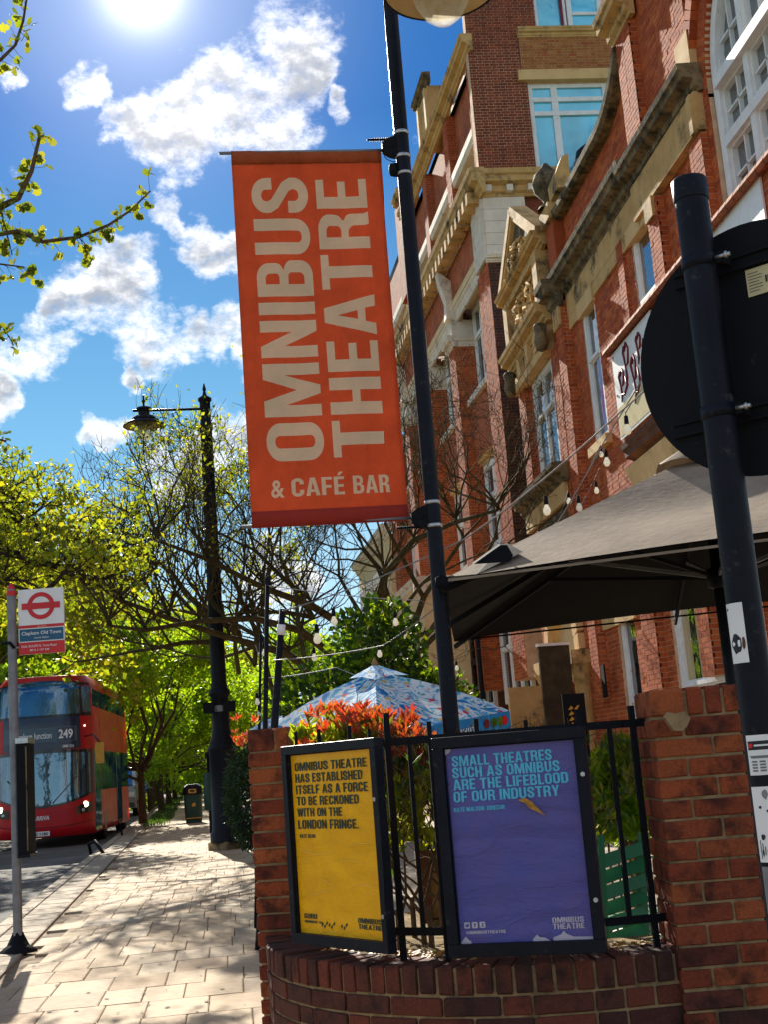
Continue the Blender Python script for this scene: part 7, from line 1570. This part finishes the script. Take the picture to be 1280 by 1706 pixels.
for i in range(4):
    a, b = lin(CV[i], AP, .82)+Vector((0, 0, .06)), lin(CV[(i+1) % 4], AP, .82)+Vector((0, 0, .06)); nk = 10; vs = []
    for q in range(nk+1): u = q/nk; e_ = lin(a, b, u); vs += [e_+Vector((0, 0, -.02+.02*sin(u*pi*3))), lin(e_, AP+Vector((0, 0, .05)), .5)+Vector((0, 0, .012)), AP+Vector((0, 0, .07))]
    vt.add(vs, [(3*q+k, 3*q+3+k, 3*q+4+k, 3*q+1+k) for q in range(nk) for k in (0, 1)], smooth=True)
vt.build('vent_cap', 'canvas_taupe', um)
for i in range(4):
    a, b = CV[i], CV[(i+1) % 4]; mb = MB(); mb.bar(a-Vector((0, 0, .006)), b-Vector((0, 0, .006)), .004, .012); mb.build('hem', 'canvas_underside' if i else 'canvas_taupe', um)
PB = Vector((AP.x, AP.y, 0)); mb = MB(); mb.tube([(AP.x, AP.y, .2), (AP.x, AP.y, 3.12)], .03, 14); mb.build('pole', 'metal_black', um)
mb = MB(); mb.lathe((AP.x, AP.y, 2.30), [(.03, -.06), (.06, -.05), (.06, .05), (.03, .06)], 14); mb.build('hub', 'metal_black', um); mb = MB(); mb.box(AP.x-.45, AP.x+.45, AP.y-.45, AP.y+.45, .2, .27); mb.build('base', 'patio', um)
for i in range(8):
    e_ = CV[i//2] if i % 2 == 0 else (CV[i//2]+CV[(i//2+1) % 4])/2; a = AP-Vector((0, 0, .10)); mb = MB(); mb.bar(a, e_-Vector((0, 0, .05)), .018, .03); mb.build('rib', 'metal_black_matt', um)
    mb = MB(); mb.bar((AP.x, AP.y, 2.30), lin(a, e_, .56)-Vector((0, 0, .03)), .014, .022); mb.build('strut', 'steel_grey' if i % 3 else 'metal_black_matt', um)
mb = MB(); d_ = (FL-NL).normalized(); mb.lathe(NL+Vector((0, 0, -.01)), [(.0, -.035), (.03, -.03), (.032, .02), (.0, .035)], 12); mb.build('corner_cap', 'strap', um)
mb = MB(); mb.add([NL+Vector((0, 0, .012)), lin(NL, NR, .055)+Vector((0, 0, .006)), lin(lin(NL, NR, .09), AP, .10)+Vector((0, 0, .03)), lin(NL, AP, .22)+Vector((0, 0, .022)), lin(lin(NL, FL, .05), AP, .02)+Vector((0, 0, .012))], [(0, 1, 2, 3, 4)]); mb.build('corner_pocket', 'strap', um)
mb = MB(); p = [at(x, y, D=5.95) for x, y in ((790, 940), (815, 922), (835, 908), (846, 908), (856, 925), (850, 936))]
mb.add([q+Vector((0, 0, .0)) for q in p]+[q+Vector((.0, .04, .012)) for q in p], [(i, i+1, 7+i, 6+i) for i in range(5)]+[(0, 1, 2, 3, 4, 5)]); mb.build('strap', 'strap', um)
mb = MB(); q = lin(NL, FL, .18); mb.tube([q, q+Vector((-.03, 0, -.12)), q+Vector((-.05, 0, -.20))], [.012, .02, .016], 6); mb.build('tie', 'strap', um)

# ------------------------------------------------------------------ blue printed parasol
bu = thing('printed_parasol', 'blue parasol printed with bright fruit, open behind the red shrub', 'parasol', tuple(at(627, 1200, D=12.5)))
BC = [at(455, 1208, Y=12.4), at(629, 1226, Y=10.9), at(850, 1184, Y=12.2), at(680, 1195, Y=14.2)]; ba = at(625, 1120, Y=12.5)
can = MB(); val = MB()
for i in range(4):
    a, b = BC[i], BC[(i+1) % 4]; mid = (a+b)/2; nk, mk = 12, 10; vs = []
    for j in range(mk+1):
        v = j/mk
        for q in range(nk+1):
            u = q/nk; p = lin(lin(a, b, u), ba, v); p = p+Vector((0, 0, -.05*sin(pi*u)*sin(pi*v)+.05*sin(pi*v)**.8)); vs.append(p)
    can.add(vs, [(j*(nk+1)+q, j*(nk+1)+q+1, (j+1)*(nk+1)+q+1, (j+1)*(nk+1)+q) for j in range(mk) for q in range(nk)], smooth=True)
    vs = []
    for q in range(21): u = q/20; p = lin(a, b, u); vs += [p, p+Vector((0, -.02, -.16-.02*abs(sin(u*pi*4))))]
    val.add(vs, [(2*q, 2*q+2, 2*q+3, 2*q+1) for q in range(20)])
can.build('canopy', 'parasol_print', bu); vv = val.build('valance', 'parasol_valance', bu)
cap = MB()
for i in range(4):
    a, b = lin(BC[i], ba, .74)+Vector((0, 0, .07)), lin(BC[(i+1) % 4], ba, .74)+Vector((0, 0, .07)); cap.add([a, lin(a, b, .5)+Vector((0, 0, .02)), b, ba+Vector((0, 0, .08))], [(0, 1, 3), (1, 2, 3)], smooth=True)
cap.build('vent_cap', 'parasol_print', bu); mb = MB(); mb.lathe(ba+Vector((0, 0, .06)), [(.03, 0), (.035, .03), (.015, .06), (0, .10)], 10); mb.build('finial', 'wood_tan', bu)
mb = MB(); mb.tube([(ba.x, ba.y, .2), (ba.x, ba.y, ba.z)], .025, 10); mb.build('pole', 'wood_tan', bu)
va_, vb_ = BC[1], BC[2]; vx = (vb_-va_).normalized()
ftext('lettering', 'swin', lambda x, y: lin(va_, vb_, .56)+vx*x+Vector((0, -.035, -.13+y)), 0, 0, .075, 'print_white', vv, width=.26, off=.0)
for u, c_ in ((.80, 'print_maroon'), (.86, 'leaf_green'), (.95, 'print_red'), (.91, 'leaf_green')):
    mb = MB(); p = lin(va_, vb_, u)+Vector((0, -.03, -.08)); mb.add([p+vx*cos(a)*.045+Vector((0, 0, sin(a)*.045)) for a in [2*pi*i/12 for i in range(12)]], [tuple(range(12))]); mb.build('fruit_print', c_, vv)
b2 = thing('far_parasol', 'second printed parasol, only its striped edge showing left of the blue one', 'parasol', tuple(at(430, 1225, D=15)))
mb = MB(); q = [at(405, 1222, Y=15), at(470, 1205, Y=15), at(470, 1192, Y=16), at(440, 1200, Y=16)]; mb.add(q+[p+Vector((0, .4, -.02)) for p in q], MB.BF); mb.build('canopy', 'parasol_print', b2); mb = MB(); mb.tube([at(440, 1212, Y=15.2), Vector((at(440, 1212, Y=15.2).x, 15.2, .1))], .02, 8); mb.build('pole', 'wood_tan', b2)

# ------------------------------------------------------------------ poles of the festoon lights
for (x0, y0, x1, y1, r_, Y0, lab) in ((445, 965, 441, 1235, .024, 11.8, 'thin black pole, middle of the three by the narrow pier'), (470, 1015, 455, 1235, .034, 11.0, 'leaning thick black pole with a white sticker, right of the three'), (434, 1062, 431, 1235, .016, 12.5, 'short thin black pole, left of the three')):
    a, b = at(x0, y0, Y=Y0), at(x1, y1, Y=Y0); t_ = thing('black_pole', lab, 'pole', (b.x, b.y, 0), 'black poles behind the narrow pier'); mb = MB(); lowp = b+(b-a)*(b.z/(a.z-b.z)); mb.tube([a, b, lowp], [r_*.8, r_, r_*1.1], 10); mb.build('pole', 'metal_black', t_)
    if r_ > .03:
        mb = MB(); p = lin(a, b, .12); q = lin(a, b, .20); mb.tube([p, q], .036, 12); mb.build('sticker', 'print_white', t_)
    else: mb = MB(); mb.lathe(a, [(r_*1.3, -.05), (r_*1.3, .0), (0, .03)], 10); mb.build('cap', 'metal_black', t_)
def festoon(label, ends, bulbs, r_=.006, nseg=12):
    """cable between hooks with hanging lamps"""
    pts_ = [at(x, y, D=d) for x, y, d in ends]; t_ = thing('festoon_lights', label, 'string lights', tuple(pts_[0]), 'festoon cables over the terrace'); P_ = []
    for a, b in zip(pts_, pts_[1:]):
        for i in range(nseg): u = i/nseg; P_.append(lin(a, b, u)+Vector((0, 0, -.05*(b-a).length*.35*4*u*(1-u))))
    P_.append(pts_[-1]); mb_ = MB(); mb_.tube(P_, r_, 5); mb_.build('cable', 'steel_grey', t_)
    for x, y, d, k_ in bulbs:
        k_ *= .66
        c = at(x, y, D=d); mb_ = MB(); mb_.lathe(c, [(.0, .145*k_), (.004, .11*k_), (.017*k_, .105*k_), (.019*k_, .04*k_), (.015*k_, .035*k_)], 12); s__ = mb_.build('socket', 'strap', t_)
        best = min(P_, key=lambda p: (p-c).length); mb_ = MB(); mb_.tube([c+Vector((0, 0, .13*k_)), best], .003, 4); mb_.build('drop_wire', 'strap', t_)
        mb_ = MB(); mb_.lathe(c, [(.015*k_, .036*k_), (.020*k_, .02*k_), (.031*k_, -.005*k_), (.033*k_, -.02*k_), (.026*k_, -.042*k_), (.012*k_, -.052*k_), (0, -.053*k_)], 16); mb_.build('bulb', 'bulb_glass', t_)
m, t = new_mat('bulb_glass'); b, o_ = bsdf(t, .12, .6); b.inputs['Base Color'].default_value = (.8, .78, .7, 1); tl = N('ShaderNodeBsdfTranslucent', t); tl.inputs[0].default_value = (.95, .92, .82, 1); ms = N('ShaderNodeMixShader', t); ms.inputs[0].default_value = .5; L(b.outputs[0], ms.inputs[1], t); L(tl.outputs[0], ms.inputs[2], t); L(ms.outputs[0], o_.inputs[0], t)
festoon('upper festoon cable rising from the leaning pole past the hall to the right', [(470, 1018, 10.9), (775, 898, 9.6), (1035, 686, 8.4), (1300, 430, 7.5)], [(556, 1033, 10.5, 1.3), (528, 1062, 10.4, 1.5), (660, 1035, 10.2, 1.1), (912, 848, 9.0, 1.3), (1046, 714, 8.2, 1.2)])
festoon('lower festoon cable crossing behind the lamp post towards the tiled bay', [(455, 1100, 10.5), (640, 1075, 10.2), (760, 985, 9.8), (930, 870, 9.5), (1008, 735, 9.2), (1110, 560, 9.0), (1290, 380, 8.6)], [(523, 1094, 11, 1.1), (632, 1088, 11, 1.1), (949, 834, 9.8, .9), (966, 844, 9.6, 1.1), (995, 816, 9.8, .9), (1012, 768, 9.4, 1.15), (1003, 756, 9.9, .8)], .005)
festoon('short festoon cable with small lamps at the foot of the black poles', [(425, 1075, 12.6), (445, 1130, 12.4), (560, 1112, 12.5), (760, 1180, 13)], [(440, 1086, 12, 1.2), (428, 1168, 12.3, 1.1), (431, 1188, 12.3, 1.0), (762, 1112, 13, .9)], .005)
festoon('thin cable from the middle black pole across the bare tree', [(445, 975, 11.8), (700, 1000, 12), (860, 1040, 14), (1000, 780, 16)], [], .004)

# ------------------------------------------------------------------ terrace furniture
def slat(parent, a, b, w, th, mat, nrm, name='slat'):
    mb_ = MB(); a, b, nrm = Vector(a), Vector(b), Vector(nrm).normalized(); d = (b-a); l = d.length; d.normalize(); s_ = d.cross(nrm).normalized(); mb_.obox((a+b)/2, d, s_, nrm, l/2, w/2, th/2); return mb_.build(name, mat, parent)
gc_ = thing('garden_chair', 'green slatted garden chair with its back towards the railing', 'chair', tuple(Vector((at(1050, 1560, Y=6.0).x, 6.1, .22))))
for i in range(7):
    y0 = 1420+i*27; a = at(1001, y0+17, Y=5.85); b = at(1078, y0-9, Y=6.0); slat(gc_, a, b, .058, .016, 'paint_green', (.1, -1, .75 if i % 2 else .45))
for i in range(6):
    y0 = 1402+i*27; a = at(1068, y0, Y=6.02); b = at(1112, y0-2, Y=6.3); slat(gc_, a, b, .050, .016, 'paint_green', (-.4, -.5, .9))
slat(gc_, at(1001, 1392, Y=5.84), at(1010, 1590, Y=5.8), .03, .03, 'paint_green', (0, -1, 0), 'back_post'); slat(gc_, at(1068, 1388, Y=6.03), at(1078, 1590, Y=6.0), .03, .03, 'paint_green', (0, -1, 0), 'back_post')
for x in (1012, 1050, 1092): p = at(x, 1575, Y=6.15); slat(gc_, (p.x, p.y, .22), (p.x, p.y, .60), .03, .03, 'paint_green', (0, -1, 0), 'leg')
for i in range(6): p = at(1010, 1575, Y=6.1+.07*i); slat(gc_, (p.x, 6.15+.075*i, .60), (p.x+.45, 6.2+.075*i, .60), .06, .015, 'paint_green', (0, 0, 1), 'seat_slat')
bn_ = thing('wooden_bench', 'tan wooden bench with slatted back beyond the green chair', 'bench', tuple(at(1060, 1420, Y=7.6)))
for i in range(4): a = at(1030, 1332+i*18, Y=7.5); b = at(1150, 1322+i*18, Y=7.6); slat(bn_, a, b, .05, .02, 'wood_tan', (0, -1, .2))
for x in (1045, 1100, 1140): p = at(x, 1360, Y=7.62); slat(bn_, (p.x, p.y, .2), (p.x, p.y, 1.14), .04, .04, 'wood_tan', (0, -1, 0), 'leg')
for i in range(4): p = at(1040, 1400, Y=7.3); slat(bn_, (p.x, 7.2+.09*i, .65), (p.x+.6, 7.2+.09*i, .65), .07, .02, 'wood_tan', (0, 0, 1), 'seat_slat')
wt = thing('white_table', 'white slatted low table seen under the railing between the posters', 'table', tuple(at(715, 1580, Y=6.4)))
c = at(712, 1568, Y=6.3)
for i in range(5): slat(wt, (c.x-.12+i*.03, 6.0+i*.085, c.z+.0), (c.x+.42+i*.03, 5.9+i*.085, c.z+.0), .074, .02, 'paint_white_wood', (0, 0, 1))
for dx, dy in ((-.05, .05), (.35, 0), (.0, .33), (.42, .3)): slat(wt, (c.x+dx, 6.0+dy, .2), (c.x+dx, 6.0+dy, c.z-.011), .03, .03, 'paint_white_wood', (0, -1, 0), 'leg')
w2 = thing('white_table', 'white folding table top under the green chair at right', 'table', tuple(at(1080, 1560, Y=6.8)))
c = at(1075, 1550, Y=6.7)
for i in range(5): slat(w2, (c.x-.22, 6.5+i*.085, c.z), (c.x+.28, 6.45+i*.085, c.z), .074, .02, 'paint_white_wood', (0, 0, 1))
for dx, dy in ((-.15, .05), (.2, 0), (-.1, .33), (.22, .3)): slat(w2, (c.x+dx, 6.5+dy, .2), (c.x+dx, 6.5+dy, c.z-.011), .025, .025, 'paint_green', (0, -1, 0), 'leg')
wc = thing('timber_planter', 'tall brown timber planter behind the railing, left of the purple poster', 'planter', tuple(at(715, 1560, Y=5.9)))
c = at(722, 1560, Y=6.6)
for i in range(6): mb = MB(); mb.box(c.x-.02, c.x+.5, 6.7+.0, 6.73, .3+i*.115, .405+i*.115); mb.build('plank', 'wood_tan', wc)
for x in (-.03, .5): mb = MB(); mb.box(c.x+x, c.x+x+.05, 6.69, 6.75, .2, 1.02); mb.build('corner_post', 'wood_brown', wc)
mb = MB(); mb.box(c.x, c.x+.48, 6.73, 7.15, .3, .95); mb.build('box', 'wood_tan', wc)
# tidy helper data
for o in list(bpy.data.objects):
    if '_w' in o.keys(): del o['_w']
